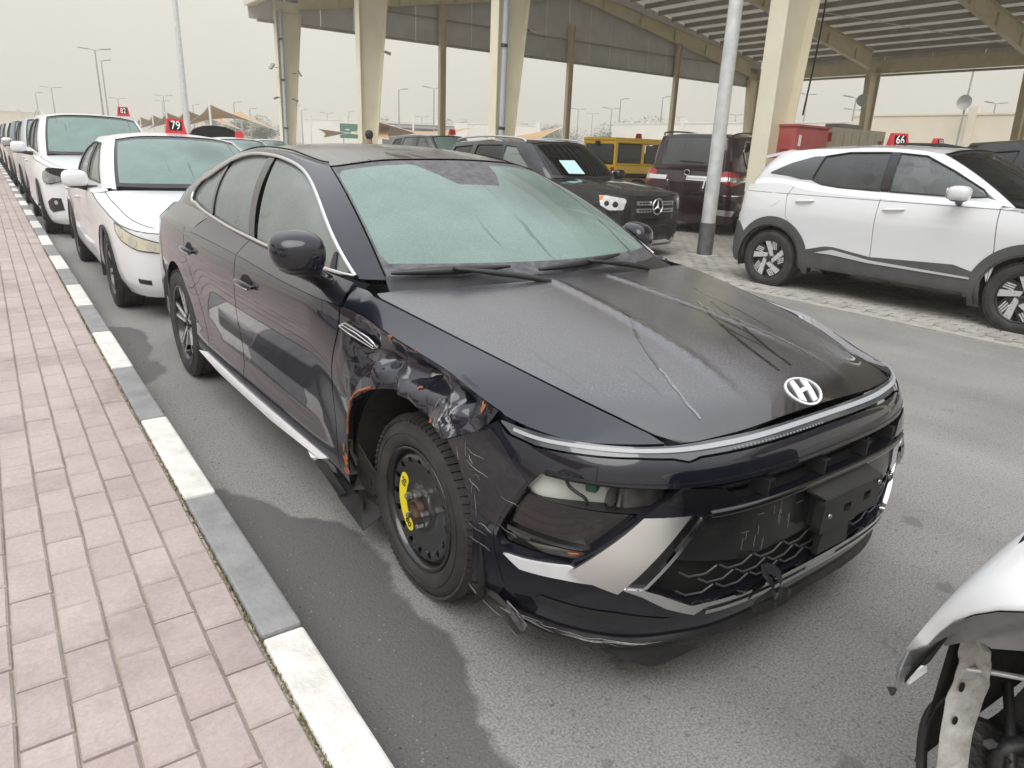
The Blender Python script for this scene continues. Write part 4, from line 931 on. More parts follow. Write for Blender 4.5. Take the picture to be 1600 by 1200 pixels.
# hood
hx = np.linspace(-.525, .525, 40)
_he = SK(np.linspace(-.565, .565, 50), .7645)
H_out = [(p[0], p[1] + .002) for p in _he] + [(sh_w(y) - .004, y) for y in np.linspace(.29, 1.33, 30)] + [(.79, 1.375), (.70, 1.36)] + [(x, 1.225 + .24 * (x / .7)**2 * .55) for x in np.linspace(.6, -.6, 20)] + [(-.70, 1.36), (-.79, 1.375)] + [(-(sh_w(y) - .004), y) for y in np.linspace(1.33, .29, 30)]
mb = MB(); panel(mb, TOP, H_out, step=.025, thick=.02); hood = mb.build('hood', M_dew, car)
for side in (-1, 1):
    F_ = (lambda P: P) if side < 0 else mir
    # fender: side sheet and top sheet
    mb = MB(); low = FA[-1:] + FB + [(-1.94, .30)] + list(map(tuple, FDs)) + crl(-2.005, -1.115, 44, -.002) + [(-1.135, .752), (-1.185, .716)]
    low = [(a - (.004 if a < -1.95 else 0) * -1, b) for a, b in low]
    panel(mb, SKC if side < 0 else SK, F_(low), step=.009 if side < 0 else .03, thick=.02, flip=-1 if False else 1, eps=.0035)
    ys = np.linspace(.585, 1.465, 36); cx_ = [float(-crease(y)[0, 0]) - .001 for y in ys]
    tp = [(side * c, y) for c, y in zip(cx_, ys)] + [(side * .815, 1.50), (side * .80, 1.43)] + [(side * (sh_w(y) + .004), y) for y in np.linspace(1.36, .30, 34)] + [(side * p[0], p[1] + .003) for p in SK(np.linspace(.615, 1.085, 16), .7645)]
    panel(mb, TOP, tp if side > 0 else tp[::-1], step=.03, thick=.02)
    fe = mb.build('fender', M_crump if side < 0 else M_dark, car)
    if side < 0: fe['label'] = 'crumpled fender with torn paint above the spare wheel'
    # doors
    for nm, A, B in (('front_door', FDs, BDs), ('rear_door', BDs, RDs)):
        mb = MB(); A2 = [(a - .004, b) for a, b in A]; B2 = [(a + .004, b) for a, b in B]
        P = A2[::-1] + B2 if False else [tuple(p) for p in A2] + crl(A2[-1][0], B2[-1][0], 24, -.001)[1:-1] + [tuple(p) for p in B2[::-1]]
        panel(mb, SK, F_(P), step=.035, thick=.02)
        y0, y1 = yof(A2[-1][0]), yof(B2[-1][0])
        top = [(y, .01) for y in np.linspace(y0, y1, 20)] + [(y1 + .02, .98), (y0 + .02, .98)]
        panel(mb, SHO(side), top, step=.03, thick=.015, flip=side, asp=.2)
        do = mb.build(nm, M_dark, car)
        # handle: cup and chrome-capped bar
        hu = (-2.925 if nm == 'front_door' else -4.0) * -side * -1; hz = .838 if nm == 'front_door' else .852
        hu = -2.925 * (-side) * -1 if nm == 'front_door' else -3.98 * (-side) * -1
        hu = side * (2.925 if nm == 'front_door' else 3.97)
        cup = [(hu + .075 * math.cos(a), hz - .002 + .034 * math.sin(a)) for a in np.linspace(0, 2 * math.pi, 28, endpoint=False)]
        mb = MB(); panel(mb, lambda u, v: SK(u, v), cup, step=.02, off=.0012, thick=0); mb.build('handle_cup', M_seam, do)
        mb = MB(); pts = []
        for q in np.linspace(-1, 1, 14):
            p = SK(np.array([hu + q * .105]), np.array([hz - .010 * q * q * 1.0]))[0]; n_ = Vector((side, 0, 0)); pts.append(Vector(p) + n_ * (.030 - .024 * abs(q)**3))
        mb.tube(pts, [.008 + .006 * (1 - abs(q)**4) for q in np.linspace(-1, 1, 14)], 10); hd = mb.build('handle', M_dark, do)
        mb = MB(); mb.tube([p + Vector((side * .006, 0, -.011)) for p in pts[1:-1]], .0045, 8); mb.build('chrome_strip', M_chrome, hd)
    # rear quarter
    mb = MB(); P = [tuple(p) for p in [(a - .004, b) for a, b in RDs]] + crl(RDs[-1][0] - .004, -5.5, 24) + [(-5.5, .30), (-5.3, .22)] + RA[:-3] + [(-4.02, .30), (-3.97, .285), (-3.80, .295)]
    RAq = [p for p in RA if p[1] > .30]
    P = [(a - .004, b) for a, b in RDs] + crl(RDs[-1][0] - .004, -5.45, 24)[1:] + [(-5.45, .25), (-4.80, .22)] + RA[::1][1:-2] + [(-3.985, .275), (-3.74, .290)]
    panel(mb, SK, F_(P), step=.035, thick=.02)
    y0 = yof(RDs[-1][0]) + .008; top = [(y, .01) for y in np.linspace(y0, 4.66, 20)] + [(4.68, .98), (y0 + .02, .98)]
    panel(mb, SHO(side), top, step=.03, thick=.015, flip=side, asp=.2); mb.build('rear_quarter', M_dark, car)
    # rocker panel with bright strip
    mb = MB(); P = [(-1.93, .295), (-3.70, .296), (-3.97, .27), (-4.0, .20), (-1.95, .185)]; panel(mb, SK, F_(P), step=.04, thick=.03, off=-.004); rk = mb.build('rocker_panel', M_dark, car)
    mb = MB(); P = [(-2.10, .298), (-3.0, .292), (-3.80, .298), (-3.95, .274), (-3.5, .262), (-2.7, .262), (-2.16, .276)]; panel(mb, lambda u, v: _ins(u, v, .003 + (.30 - v) * .55), F_(P), step=.035, thick=.02); mb.build('rocker_strip', M_strip, rk)
    # wheel wells
    for yc, rr in ((1.0, .40), (3.85, .40)):
        mb = MB(); V = []; th = np.linspace(-.35, math.pi + .35, 28)
        for x in (.875, .80, .52):
            V += [(side * x, yc + rr * math.cos(a), .335 + rr * math.sin(a)) for a in th]
        n = 28; mb.add(V, [(k * n + i, k * n + i + 1, (k + 1) * n + i + 1, (k + 1) * n + i) for k in range(2) for i in range(n - 1)], True)
        mb.add([(side * .52, yc + rr * math.cos(a), .335 + rr * math.sin(a)) for a in th], [tuple(range(28))]); mb.build('wheel_well', M_well, car)
# inner shell keeps daylight out of the gaps
mb = MB()
sh = [(u, .20) for u in np.linspace(-5.9, 5.9, 90)] + [(u, .74) for u in np.linspace(5.9, -5.9, 90)]
hol = [[(sg * (uc + .44 * math.cos(a)), .335 + .44 * math.sin(a)) for a in np.linspace(-.18, math.pi + .18, 30)] for uc in (1.52, 4.38) for sg in (-1, 1)]
hol2 = []
P = [(-5.9, .74), (-5.9, .2)] ; 
def notch(uc, r): return [(uc + r * math.cos(t_), .335 + r * math.sin(t_)) for t_ in np.linspace(math.pi + .25, -.25, 24)]
low = [(-5.9, .235)] + notch(-4.38, .42) + [(-3.5, .235)] + notch(-1.53, .42) 
P = low + [(-.95, .235)]
for sg in (-1, 1):
    Q = [(-5.9, .235)] + notch(-4.38, .42) + [(-3.4, .235), (-2.4, .235)] + notch(-1.53, .42)[:-6] + [(-1.16, .5), (-1.12, .66), (-1.2, .76), (-3, .84), (-5.9, .84)]
    panel(mb, SK, Q if sg < 0 else mir(Q), step=.08, thick=0, off=-.045)
mb.build('inner_shell', M_seam, car)
# bumper cover
bt = [(-1.112, .766), (-1.07, .740), (-.98, .729), (-.85, .733), (-.70, .736), (-.60, .733), (-.555, .725), (-.515, .732), (-.2, .733), (0, .734)]
bb = [(-1.195, .205), (-1.15, .19), (-1.0, .192), (-.7, .198), (-.3, .203), (0, .205)]
half = [(-1.285, .664), (-1.19, .713), (-1.135, .749)] + bt
B_out = half + [(-a, b) for a, b in half[:-1]][::-1] + [(-a, b) for a, b in FA[::-1][1:]] + [(-a, b) for a, b in bb[1:]] + bb[::-1][1:] + FA[1:-1]
LAMP = [(-.949, .671), (-.985, .625), (-1.03, .55), (-1.062, .487), (-1.074, .452), (-1.06, .430), (-.977, .433), (-.85, .446), (-.76, .527), (-.688, .594), (-.637, .631), (-.580, .668), (-.7, .672), (-.82, .674)]
SLOT = [(-.560, .668), (-.45, .668), (.45, .668), (.560, .668), (.44, .645), (.39, .612), (.33, .604), (-.33, .604), (-.39, .612), (-.44, .645)]
GRIL = [(-.506, .588), (.506, .588), (.650, .397), (.520, .333), (-.520, .333), (-.650, .397)]
mb = MB(); panel(mb, SK, B_out, [LAMP, mir(LAMP), SLOT, GRIL], step=.028, thick=.03); bump = mb.build('bumper', M_dark, car)
# light bar across the nose
lt = [(-1.100, .772), (-1.04, .766), (-.947, .763), (-.818, .762), (-.6, .761), (-.3, .761), (0, .761)]
lb = [(-1.098, .766), (-1.06, .745), (-.98, .734), (-.85, .738), (-.70, .741), (-.60, .738), (-.555, .730), (-.515, .737), (-.2, .738), (0, .739)]
LB = lt + [(-a, b) for a, b in lt[:-1]][::-1] + [(-a, b) for a, b in lb[:-1]] + lb[::-1]
mb = MB(); panel(mb, SK, LB, step=.02, thick=.03, off=-.001); bar = mb.build('light_bar', mat('smoked_lamp', (.055, .062, .07), .08, coat=1.), car)
st = [(-1.055, .7575), (-.995, .7515), (-.888, .752), (-.762, .753), (-.635, .752), (-.486, .750), (-.3, .750), (0, .7515)]; st = st + [(-a, b) for a, b in st[:-1]][::-1]
st = smooth_line(st, 90); mb = MB(); panel(mb, SK, [(a, b + .0042) for a, b in st] + [(a, b - .0042) for a, b in st[::-1]], step=.012, thick=.004, off=.0035); mb.build('light_strip', M_led, bar)
for k in range(26):
    u = -.40 + k * .0155; p = SK(np.array([u]), np.array([.7405]))[0]; MB().box(Vector(p) + Vector((0, -.003, 0)), (.004, .003, .004)).build('pixel_lamp', M_led, bar)
# lip under the nose panel, recessed slot with fins, glossy crossbar
def band(mb, u0, u1, z0, z1, off, n=40, thick=.02, surf=SK, mi=0, step=.025):
    us = np.linspace(u0, u1, n); return panel(mb, surf, [(u, z0) for u in us] + [(u, z1) for u in us[::-1]], step=step, thick=thick, off=off, mi=mi)
mb = MB(); band(mb, -.86, .86, .5, .67, -.10, thick=0); band(mb, -.60, .60, .30, .62, -.05, thick=0); mb.build('grille_backing', M_seam, car)
mb = MB()
us = np.linspace(-.94, .94, 70); A = SK(us, .681) ; B = _ins(us, np.full(70, .668), -.004); Cc = _ins(us, np.full(70, .664), -.05)
mb.add(np.vstack([A + [0, -.001, 0], B, Cc]), [(k * 70 + i, k * 70 + i + 1, (k + 1) * 70 + i + 1, (k + 1) * 70 + i) for k in range(2) for i in range(69)], True); mb.build('nose_lip', M_blackp, bump)
mb = MB(); pth = [_ins(np.array([u]), np.array([.598 - .004 * abs(u)]), .002)[0] for u in np.linspace(-.50, .50, 50)]; mb.tube(pth, .0115, 10); mb.build('crossbar', M_blackg, car)
mb = MB(); pth = [_ins(np.array([u]), np.array([.640]), -.055)[0] for u in np.linspace(-.5, .5, 40)]; mb.tube(pth, .008, 8); 
for u in (-.30, -.04, .2, .4):
    p = Vector(_ins(np.array([u]), np.array([.632]), -.03)[0]); mb.box(p, (.008, .06, .045)); mb.box(p + Vector((.02, .0, .012)), (.045, .04, .006))
mb.build('radar_bracket', M_blackp, car)
# upper corner caps beside the slot
for sg in (-1, 1):
    P = [(sg * .635, .635), (sg * .575, .668), (sg * .455, .655), (sg * .40, .617), (sg * .50, .600)]; mb = MB(); panel(mb, SK, P if sg < 0 else P[::-1], step=.02, thick=.02, off=.004); mb.build('corner_cap', M_blackg, car)
# grille face: solid upper panel and bright hexagon mesh below
GP = [(-.52, .580), (.52, .580), (.60, .47), (.50, .445), (.12, .43), (-.10, .43), (-.34, .42), (-.50, .45), (-.60, .47)]
mb = MB(); panel(mb, SK, GP, step=.03, thick=.02, off=-.022); gp = mb.build('grille_panel', mat('grille_black', (.010, .010, .011), .25, bump=.1, bscale=90, col2=(.02, .02, .02), vscale=12), car)
mb = MB()
for k in range(16):
    u = rng.uniform(-.36, -.12); z = rng.uniform(.45, .56); l_ = rng.uniform(.01, .05); v_ = rng.uniform() < .75
    q = [_ins(np.array([u + (0 if v_ else s_ * l_)]), np.array([z + (s_ * l_ if v_ else 0)]), -.0208)[0] for s_ in (-.5, 0, .5)]; mb.tube(q, .00045, 4, False)
tag(mb.build('scratch_marks', mat('scratch_grey', (.32, .32, .32), .7), gp), kind='stuff')
mesh_m = mat('grille_line', (.10, .10, .105), .3, metal=.5)
def hexline(us, zs):
    q = [_ins(np.array([a]), np.array([b]), -.016)[0] for a, b in zip(us, zs)]; MB().tube(q, .0030, 6).build('grille_mesh', mesh_m, car)
for r_ in range(4):
    z = .355 + r_ * .030
    for k in range(9):
        u = -.56 + k * .128 + (.064 if r_ % 2 else 0); lim = .60 - abs(z - .40) * 1.3
        if abs(u + .06) > lim - .02: continue
        if r_ >= 3 and -.5 < u < .45: continue
        hexline([u, u + .032, u + .085, u + .118], [z + .013, z - .006, z - .006, z + .013])
# satin wings, frames and lower trims
for sg in (-1, 1):
    F_ = (lambda P: P) if sg < 0 else mir
    def pl(P, off, m, nm, th=.012, step=.02, par=car): mb = MB(); panel(mb, SK, F_(P), step=step, thick=th, off=off); return mb.build(nm, m, par)
    def plt(P, off, m, nm, th, k=.22): mb = MB(); panel(mb, lambda u, v: _ins(u, v, (.55 - v) * k + .004), F_(P), step=.02, thick=th, off=off); return mb.build(nm, m, car)
    wg = plt([(-.845, .444), (-.742, .535), (-.640, .627), (-.546, .600), (-.728, .408)], .006, M_satin, 'bumper_wing', .02)
    pl([(-.724, .407), (-.543, .599), (-.516, .597), (-.690, .404)], .002, M_blackg, 'wing_recess')
    pl([(-.546, .601), (-.500, .597), (-.504, .591), (-.536, .594)], .007, M_chrome, 'wing_edge', .01, .012); pl([(-.505, .597), (-.650, .401), (-.662, .401), (-.519, .595)], .007, M_chrome, 'wing_edge', .01, .012); pl([(-.652, .403), (-.728, .409), (-.722, .401), (-.652, .397)], .007, M_chrome, 'wing_edge', .01, .012)
    pl([(-1.045, .413), (-.985, .420), (-.850, .445), (-.728, .406), (-.774, .404), (-.865, .400), (-.99, .386)], .007, M_strip, 'silver_strip', .012)
    # lower chrome: corner blade
    pl([(-.720, .401), (-.655, .397), (-.615, .382), (-.520, .334), (-.47, .336), (-.47, .322), (-.505, .300), (-.59, .334), (-.66, .377)], .010, M_chrome, 'chrome_blade', .014)
    # lamp cavity: tray, lower lens, washer bottle
    tray = pl([(-1.000, .596), (-.695, .592), (-.76, .52), (-.85, .449), (-.977, .436), (-1.055, .434), (-1.068, .455), (-1.03, .545)], -.030, M_blackg, 'lamp_tray', .05)
    pl([(-1.052, .49), (-.80, .488), (-.79, .482), (-1.05, .476)], -.018, M_blackg, 'tray_ridge', .02, par=tray)
    ln = pl([(-.985, .462), (-.90, .474), (-.79, .478), (-.848, .453), (-.93, .447)], -.020, mat('dark_lens', (.05, .045, .045), .06, coat=1.), 'lower_lens', .008, par=tray)
    pl([(-.862, .468), (-.835, .472), (-.83, .469), (-.858, .465)], -.0185, mat('amber_reflector', (.55, .13, .02), .3), 'reflector', .004, .006, ln)
    # floor of the cavity and its back
    us = np.linspace(-1.02, -.60, 14); A = _ins(us, np.full(14, .596), -.03); B = _ins(us, np.full(14, .600), -.26); mb = MB(); mb.add(np.vstack([A, B]) * [(-sg), 1, 1], [(i, i + 1, 14 + i + 1, 14 + i) for i in range(13)]); mb.build('tray_shelf', M_blackp, car)
    mb = MB(); B2 = _ins(us, np.full(14, .72), -.27); B = _ins(us, np.full(14, .40), -.27); mb.add(np.vstack([B, B2]) * [(-sg), 1, 1], [(i, i + 1, 14 + i + 1, 14 + i) for i in range(13)]); mb.build('cavity_back', M_seam, car)
for a, b in (((-.47, .47), (.336, .322)), ((-.47, .47), (.309, .296))):
    mb = MB(); band(mb, *a, b[1], b[0], .011, 50, .012); mb.build('chrome_blade', M_chrome, car)
mb = MB(); band(mb, -.06, .10, .309, .322, .010, 8, .012, step=.012); mb.build('chrome_blade', M_chrome, car)
mb = MB(); band(mb, -.47, .47, .307, .324, .004, 40, .01); mb.build('blade_gap', M_blackp, car)
# washer bottle, wiring and brackets seen through the broken lamp opening
bm_c = Vector(_ins(np.array([-.90]), np.array([.655]), -.13)[0])
bm = bmesh.new(); bmesh.ops.create_cube(bm, size=1); bmesh.ops.subdivide_edges(bm, edges=bm.edges[:], cuts=5, use_grid_fill=True)
for v_ in bm.verts:
    p = v_.co * 2; q = (abs(p.x)**4 + abs(p.y)**4 + abs(p.z)**4)**.25; p = p / max(q, 1e-6) * max(abs(p.x), abs(p.y), abs(p.z)); v_.co = Vector((p.x * .118 * (1 - .12 * p.z), p.y * .07, p.z * .075)) + Vector((.01 * math.sin(9 * p.z), 0, .006 * math.sin(5 * p.x)))
bm.verts.index_update(); mb = MB(); Rb = Matrix.Rotation(rad(-42), 3, 'Z'); mb.add([Rb @ v_.co + bm_c for v_ in bm.verts], [[q.index for q in f.verts] for f in bm.faces], True); bm.free()
bot = mb.build('washer_bottle', mat('milky_plastic', (.58, .62, .58), .45, col2=(.48, .52, .48), vscale=9), car)
mb = MB(); mb.lathe([(0, .022), (.02, .022), (.022, .018)], 16, 'z', (bm_c.x - .05, bm_c.y + .02, bm_c.z + .06)); mb.build('filler_cap', M_blackp, bot)
wr = [_ins(np.array([u]), np.array([z]), o)[0] for u, z, o in ((-.895, .675, -.04), (-.885, .655, -.035), (-.855, .635, -.035), (-.83, .62, -.04), (-.825, .600, -.05))]
MB().tube(smooth_line(wr, 20), .0045, 7).build('lamp_wire', M_blackp, car)
p = Vector(_ins(np.array([-.815]), np.array([.655]), -.06)[0]); mb = MB(); mb.box(p, (.035, .03, .025), Matrix.Rotation(.5, 3, 'Z'), bev=.004); mb.build('wire_plug', mat('plug_green', (.02, .08, .05), .5), car)
mb = MB()
for u, z0, z1, o in ((-.77, .60, .67, -.08), (-.735, .60, .67, -.06)):
    mb.tube([_ins(np.array([u]), np.array([z0]), o)[0], _ins(np.array([u + .012]), np.array([z1]), o - .02)[0]], .006, 6)
mb.box(Vector(_ins(np.array([-.66]), np.array([.63]), -.10)[0]), (.12, .05, .09), Matrix.Rotation(-.3, 3, 'Z'), bev=.008)
mb.box(Vector(_ins(np.array([-.755]), np.array([.635]), -.07)[0]), (.018, .008, .09)); mb.build('lamp_bracket', mat('bracket_grey', (.10, .10, .10), .6, var=.3, vscale=30), car)
# lower slot, scraped lip and its torn piece
mb = MB(); P = [(-.95, .300), (-.93, .322), (-.72, .316), (-.56, .290), (-.66, .276), (-.86, .288)]; panel(mb, SK, P, step=.025, thick=0, off=.003); mb.build('lower_slot', M_blackp, car)
M_lip = mat('scraped_black', (.007, .007, .008), .45, bump=.25, bscale=30, col2=(.028, .028, .029), vscale=6, detail=12, spec=.3)
us = np.linspace(-1.13, 1.13, 110); mb = MB(); rows = []
wv = np.array([.006 * math.sin(9 * u) + .004 * math.sin(23 * u + 1) for u in us]) * (us < .2)
for (dz, o) in ((.228, -.006), (.214, .004), (.207, .020), (.198, .023), (.188, .006), (.172, -.03), (.165, -.14)):
    P = _ins(us, np.full(110, max(dz, .16)), o); P[:, 2] = dz + wv * (1 if dz < .215 else 0); rows.append(P)
mb.add(np.vstack(rows), [(k * 110 + i, k * 110 + i + 1, (k + 1) * 110 + i + 1, (k + 1) * 110 + i) for k in range(len(rows) - 1) for i in range(109)], True); lip = mb.build('lower_lip', M_lip, car)
def shard(pts, m, nm, th=.004, par=car):
    """bent torn sheet: fan of points with a little thickness"""
    P = [Vector(p) for p in pts]; c = sum(P, Vector()) / len(P); n_ = (P[1] - P[0]).cross(P[2] - P[0]).normalized(); mb = MB(); k = len(P)
    c = c + n_ * .012
    V = P + [c] + [p - n_ * th for p in P] + [c - n_ * th]
    mb.add(V, [(i, (i + 1) % k, k) for i in range(k)] + [(k + 1 + (i + 1) % k, k + 1 + i, 2 * k + 1) for i in range(k)] + [(i, k + 1 + i, k + 1 + (i + 1) % k, (i + 1) % k) for i in range(k)]); return mb.build(nm, m, par)
def sp(u, z, o=0.): return Vector(_ins(np.array([u]), np.array([max(z, .15)]), o)[0]) + Vector((0, 0, min(0, z - .15)))
shard([sp(-.75, .19, .02), sp(-.66, .165, .035), sp(-.585, .125, .03), sp(-.54, .135, .035), sp(-.46, .19, .03), sp(-.6, .2, .0)], M_lip, 'torn_piece')
shard([sp(-1.195, .235, .006), sp(-1.15, .20, .014), sp(-1.10, .165, .022), sp(-1.04, .125, .028), sp(-1.0, .15, .03), sp(-1.01, .23, .02), sp(-1.07, .27, .014), sp(-1.14, .265, .008)], M_scuff, 'torn_piece')
shard([sp(-1.035, .265, .016), sp(-.985, .262, .034), sp(-.965, .225, .036), sp(-.99, .185, .036), sp(-1.02, .15, .03), sp(-1.03, .20, .024)], M_under0, 'torn_piece', .003)
_q = [sp(-1.195, .235, .008), sp(-1.17, .215, .012), sp(-1.14, .195, .017), sp(-1.115, .172, .022), sp(-1.08, .155, .024), sp(-1.06, .132, .028), sp(-1.035, .122, .03)]; MB().tube(_q, [.0015, .003, .002, .0035, .002, .003, .0015], 5).build('torn_edge', M_under0, car)
# scuffed skin over the bumper's corner (a thin scraped layer with scratches)
mb = MB(); P = [(-1.268, .660), (-1.19, .704), (-1.13, .742), (-1.09, .72), (-1.02, .66), (-.985, .64), (-1.04, .56), (-1.085, .46), (-1.08, .40), (-1.05, .30), (-1.10, .215), (-1.185, .22), (-1.166, .30), (-1.153, .427), (-1.18, .545), (-1.222, .625)]
panel(mb, SK, P, step=.028, thick=.002, off=.0015); sc = mb.build('scuffed_corner', M_scuff, bump)
M_scr = mat('white_scratch', (.42, .42, .43), .6, var=.3, vscale=90)
mb = MB()
def scratch(mb, u, z, du, dz, w_, surf=SK, off=.0035, n=5):
    q = [surf(np.array([u + du * s_]), np.array([z + dz * s_ + .004 * math.sin(5 * s_ + u * 50)]))[0] + np.array([-off * .9, -off * .6, 0]) for s_ in np.linspace(0, 1, n)]
    mb.tube(q, [w_ * (.25 + .75 * math.sin(math.pi * (k + .3) / (n - .4))) for k in range(n)], 5, False)
for k in range(9):
    u = rng.uniform(-1.22, -1.04); z = rng.uniform(.40, .68); scratch(mb, u, z, rng.uniform(.02, .09), -rng.uniform(.005, .03), rng.uniform(.0002, .0006))
for k in range(5): scratch(mb, rng.uniform(-1.24, -1.14), rng.uniform(.55, .69), rng.uniform(-.01, .02), -rng.uniform(.02, .08), rng.uniform(.0002, .0006))
for k in range(20): scratch(mb, rng.uniform(-1.10, -.7), rng.uniform(.205, .225), rng.uniform(.05, .15), rng.uniform(-.006, .006), rng.uniform(.0003, .0007), SK, .02)
tag(mb.build('scratch_marks', M_scr, bump), kind='stuff')
def patch(c, r, m, nm, n=15, surf=SKC, off=.003, ec=1.):
    P = [(c[0] + r * rng.uniform(.25, 1.25) * math.cos(a), c[1] + ec * r * rng.uniform(.25, 1.25) * math.sin(a)) for a in np.linspace(0, 2 * math.pi, n, endpoint=False)]; mb = MB(); panel(mb, surf, P, step=.006, thick=.001, off=off); mb.build(nm, m, car)
for c, r, e in (((-1.655, .872), .016, .6), ((-1.50, .868), .008, .6), ((-1.165, .79), .009, 2.), ((-1.46, .766), .011, .6), ((-1.355, .698), .013, .6), ((-1.93, .36), .022, 1.2), ((-1.92, .315), .03, .7), ((-1.945, .40), .012, 1.6)): patch(c, r, M_primer, 'primer_patch', ec=e, surf=SKC)
mb = MB(); e_ = smooth_line([(-1.70, .700), (-1.78, .668), (-1.845, .612), (-1.885, .54), (-1.90, .47)], 24); q = [SKC(np.array([a]), np.array([b]))[0] for a, b in e_]; mb.tube([Vector(p) + Vector((-.002, 0, rng.uniform(-.002, .002))) for p in q], [.003 + .003 * rng.random() for _ in q], 6); mb.build('primer_patch', M_primer, car)
# broken liner and sill end behind the front wheel
shard([(-.86, 1.40, .30), (-.88, 1.46, .26), (-.90, 1.60, .23), (-.90, 1.50, .15), (-.89, 1.32, .10), (-.82, 1.28, .17), (-.80, 1.33, .27)], M_lip, 'torn_piece')
shard([(-.905, 1.60, .26), (-.912, 1.74, .25), (-.912, 1.68, .22), (-.905, 1.50, .165), (-.90, 1.45, .20)], M_lip, 'torn_piece', .003)
shard([(-.915, 1.66, .262), (-.92, 1.76, .258), (-.918, 1.70, .238)], M_strip, 'torn_piece', .002)
shard([(-.87, 1.38, .42), (-.86, 1.30, .36), (-.83, 1.24, .30), (-.84, 1.34, .22), (-.88, 1.44, .28)], M_well, 'torn_piece')
for k in range(9):
    a = Vector((-.86 + rng.uniform(-.05, .04), 1.36 + rng.uniform(-.10, .06), rng.uniform(.16, .42))); shard([a, a + Vector((rng.uniform(-.03, .03), rng.uniform(.02, .06), rng.uniform(-.02, .04))), a + Vector((rng.uniform(-.02, .02), rng.uniform(-.02, .05), rng.uniform(.03, .08)))], M_well if k % 3 else M_lip, 'torn_piece')
# fender badge vent
vb = [(-1.96, .845), (-1.93, .862), (-1.80, .842), (-1.745, .822), (-1.78, .812), (-1.90, .832)]
mb = MB(); panel(mb, SKC, vb, step=.014, thick=.004, off=.010); vt = mb.build('fender_vent', M_blackg, car)
q = [SKC(np.array([a]), np.array([b]))[0] + np.array([-.013, 0, 0]) for a, b in vb]; MB().tube(q + q[:1], .0035, 6).build('vent_trim', M_chrome, vt)
q = [SKC(np.array([a]), np.array([b]))[0] + np.array([-.013, 0, 0]) for a, b in ((-1.94, .852), (-1.86, .840), (-1.78, .818))]; MB().tube(q, .003, 6).build('vent_trim', M_chrome, vt)

# plate holder with screws, lower bracket, knotted tape
pc = SK(np.array([.085]), np.array([.497]))[0]; t = empty('plate_holder', (0, 0, 0)); t.parent = car
us = np.linspace(-.075, .243, 12); mb = MB(); A = SK(us, .440); B = SK(us, .549)
yf = min(A[:, 1].min(), B[:, 1].min()) - .030
sq = [(-.038, .490), (-.004, .490), (-.004, .516), (-.038, .516)]
def PLT(x, z): x, z = np.broadcast_arrays(np.asarray(x, float), np.asarray(z, float)); return np.stack([x, yf + .02 * np.abs(x - .085)**1.5 + 0 * z, z + 0 * x], -1)
mb = MB(); panel(mb, PLT, [(-.078, .441), (.246, .447), (.246, .548), (-.072, .548)], [[(.035, .478), (.075, .478), (.075, .506), (.035, .506)], [(.145, .486), (.185, .486), (.185, .514), (.145, .514)]], step=.03, thick=.03); mb.build('plate', M_blackp, t)
mb = MB(); panel(mb, lambda x, s_: np.stack([x + 0 * s_, yf + (s_ + 0 * x) * .05, .548 + .042 * (s_ + 0 * x)], -1), [(-.072, 0), (.246, 0), (.19, 1), (-.13, 1)], step=.05, thick=.01, asp=.06); mb.build('plate_top', M_blackp, t)
MB().box((.085, yf + .045, .495), (.30, .02, .09)).build('plate_back', M_seam, t)
for x, z in ((-.045, .492), (.222, .530)): MB().lathe([(-.004, .0), (-.004, .006), (0, .0075)], 12, 'y', (x, yf - .002, z)).build('screw', M_bolt, t)
mb = MB(); panel(mb, PLT, [(-.03, .350), (.13, .350), (.13, .425), (-.02, .425)], step=.04, thick=.02, off=.0); q = mb.build('lower_bracket', M_blackp, t); q.location = (0, .02, 0)
t = empty('knotted_tape', (0, 0, 0)); t.parent = car
kp = SK(np.array([-.245]), np.array([.302]))[0] + np.array([0, -.03, 0]); mb = MB()
def ribbon(pts, w_, nm):
    P = smooth_line(pts, 14); V = []
    for i, p in enumerate(P):
        d = Vector(P[min(i + 1, 13)]) - Vector(P[max(i - 1, 0)]); s_ = d.cross(Vector((.3, -1, .25 + .3 * math.sin(i)))).normalized() * w_ * (.6 + .5 * math.sin(i * .25 + .4)); V += [Vector(p) - s_, Vector(p) + s_]
    MB().add(V, [(2 * i, 2 * i + 1, 2 * i + 3, 2 * i + 2) for i in range(13)], True).build(nm, mat('black_tape', (.014, .014, .015), .55, bump=.4, bscale=60), t)
k = Vector(kp)
ribbon([k, k + Vector((-.03, -.02, .03)), k + Vector((-.075, -.01, .02)), k + Vector((-.09, 0, -.005)), k + Vector((-.04, -.012, -.01)), k], .013, 'loop')
ribbon([k, k + Vector((.0, -.02, .05)), k + Vector((-.02, .0, .085)), k + Vector((-.055, .01, .095)), k + Vector((-.03, -.01, .05)), k], .013, 'loop')
ribbon([k, k + Vector((.035, -.02, .0)), k + Vector((.075, -.01, -.02)), k + Vector((.10, .0, -.022))], .016, 'tail'); ribbon([k, k + Vector((.0, -.015, -.03)), k + Vector((-.015, -.005, -.065))], .011, 'tail')
MB().box(k + Vector((0, -.012, 0)), (.03, .025, .028), Matrix.Rotation(.5, 3, 'Y'), bev=.008).build('knot', MATS['black_tape'], t)

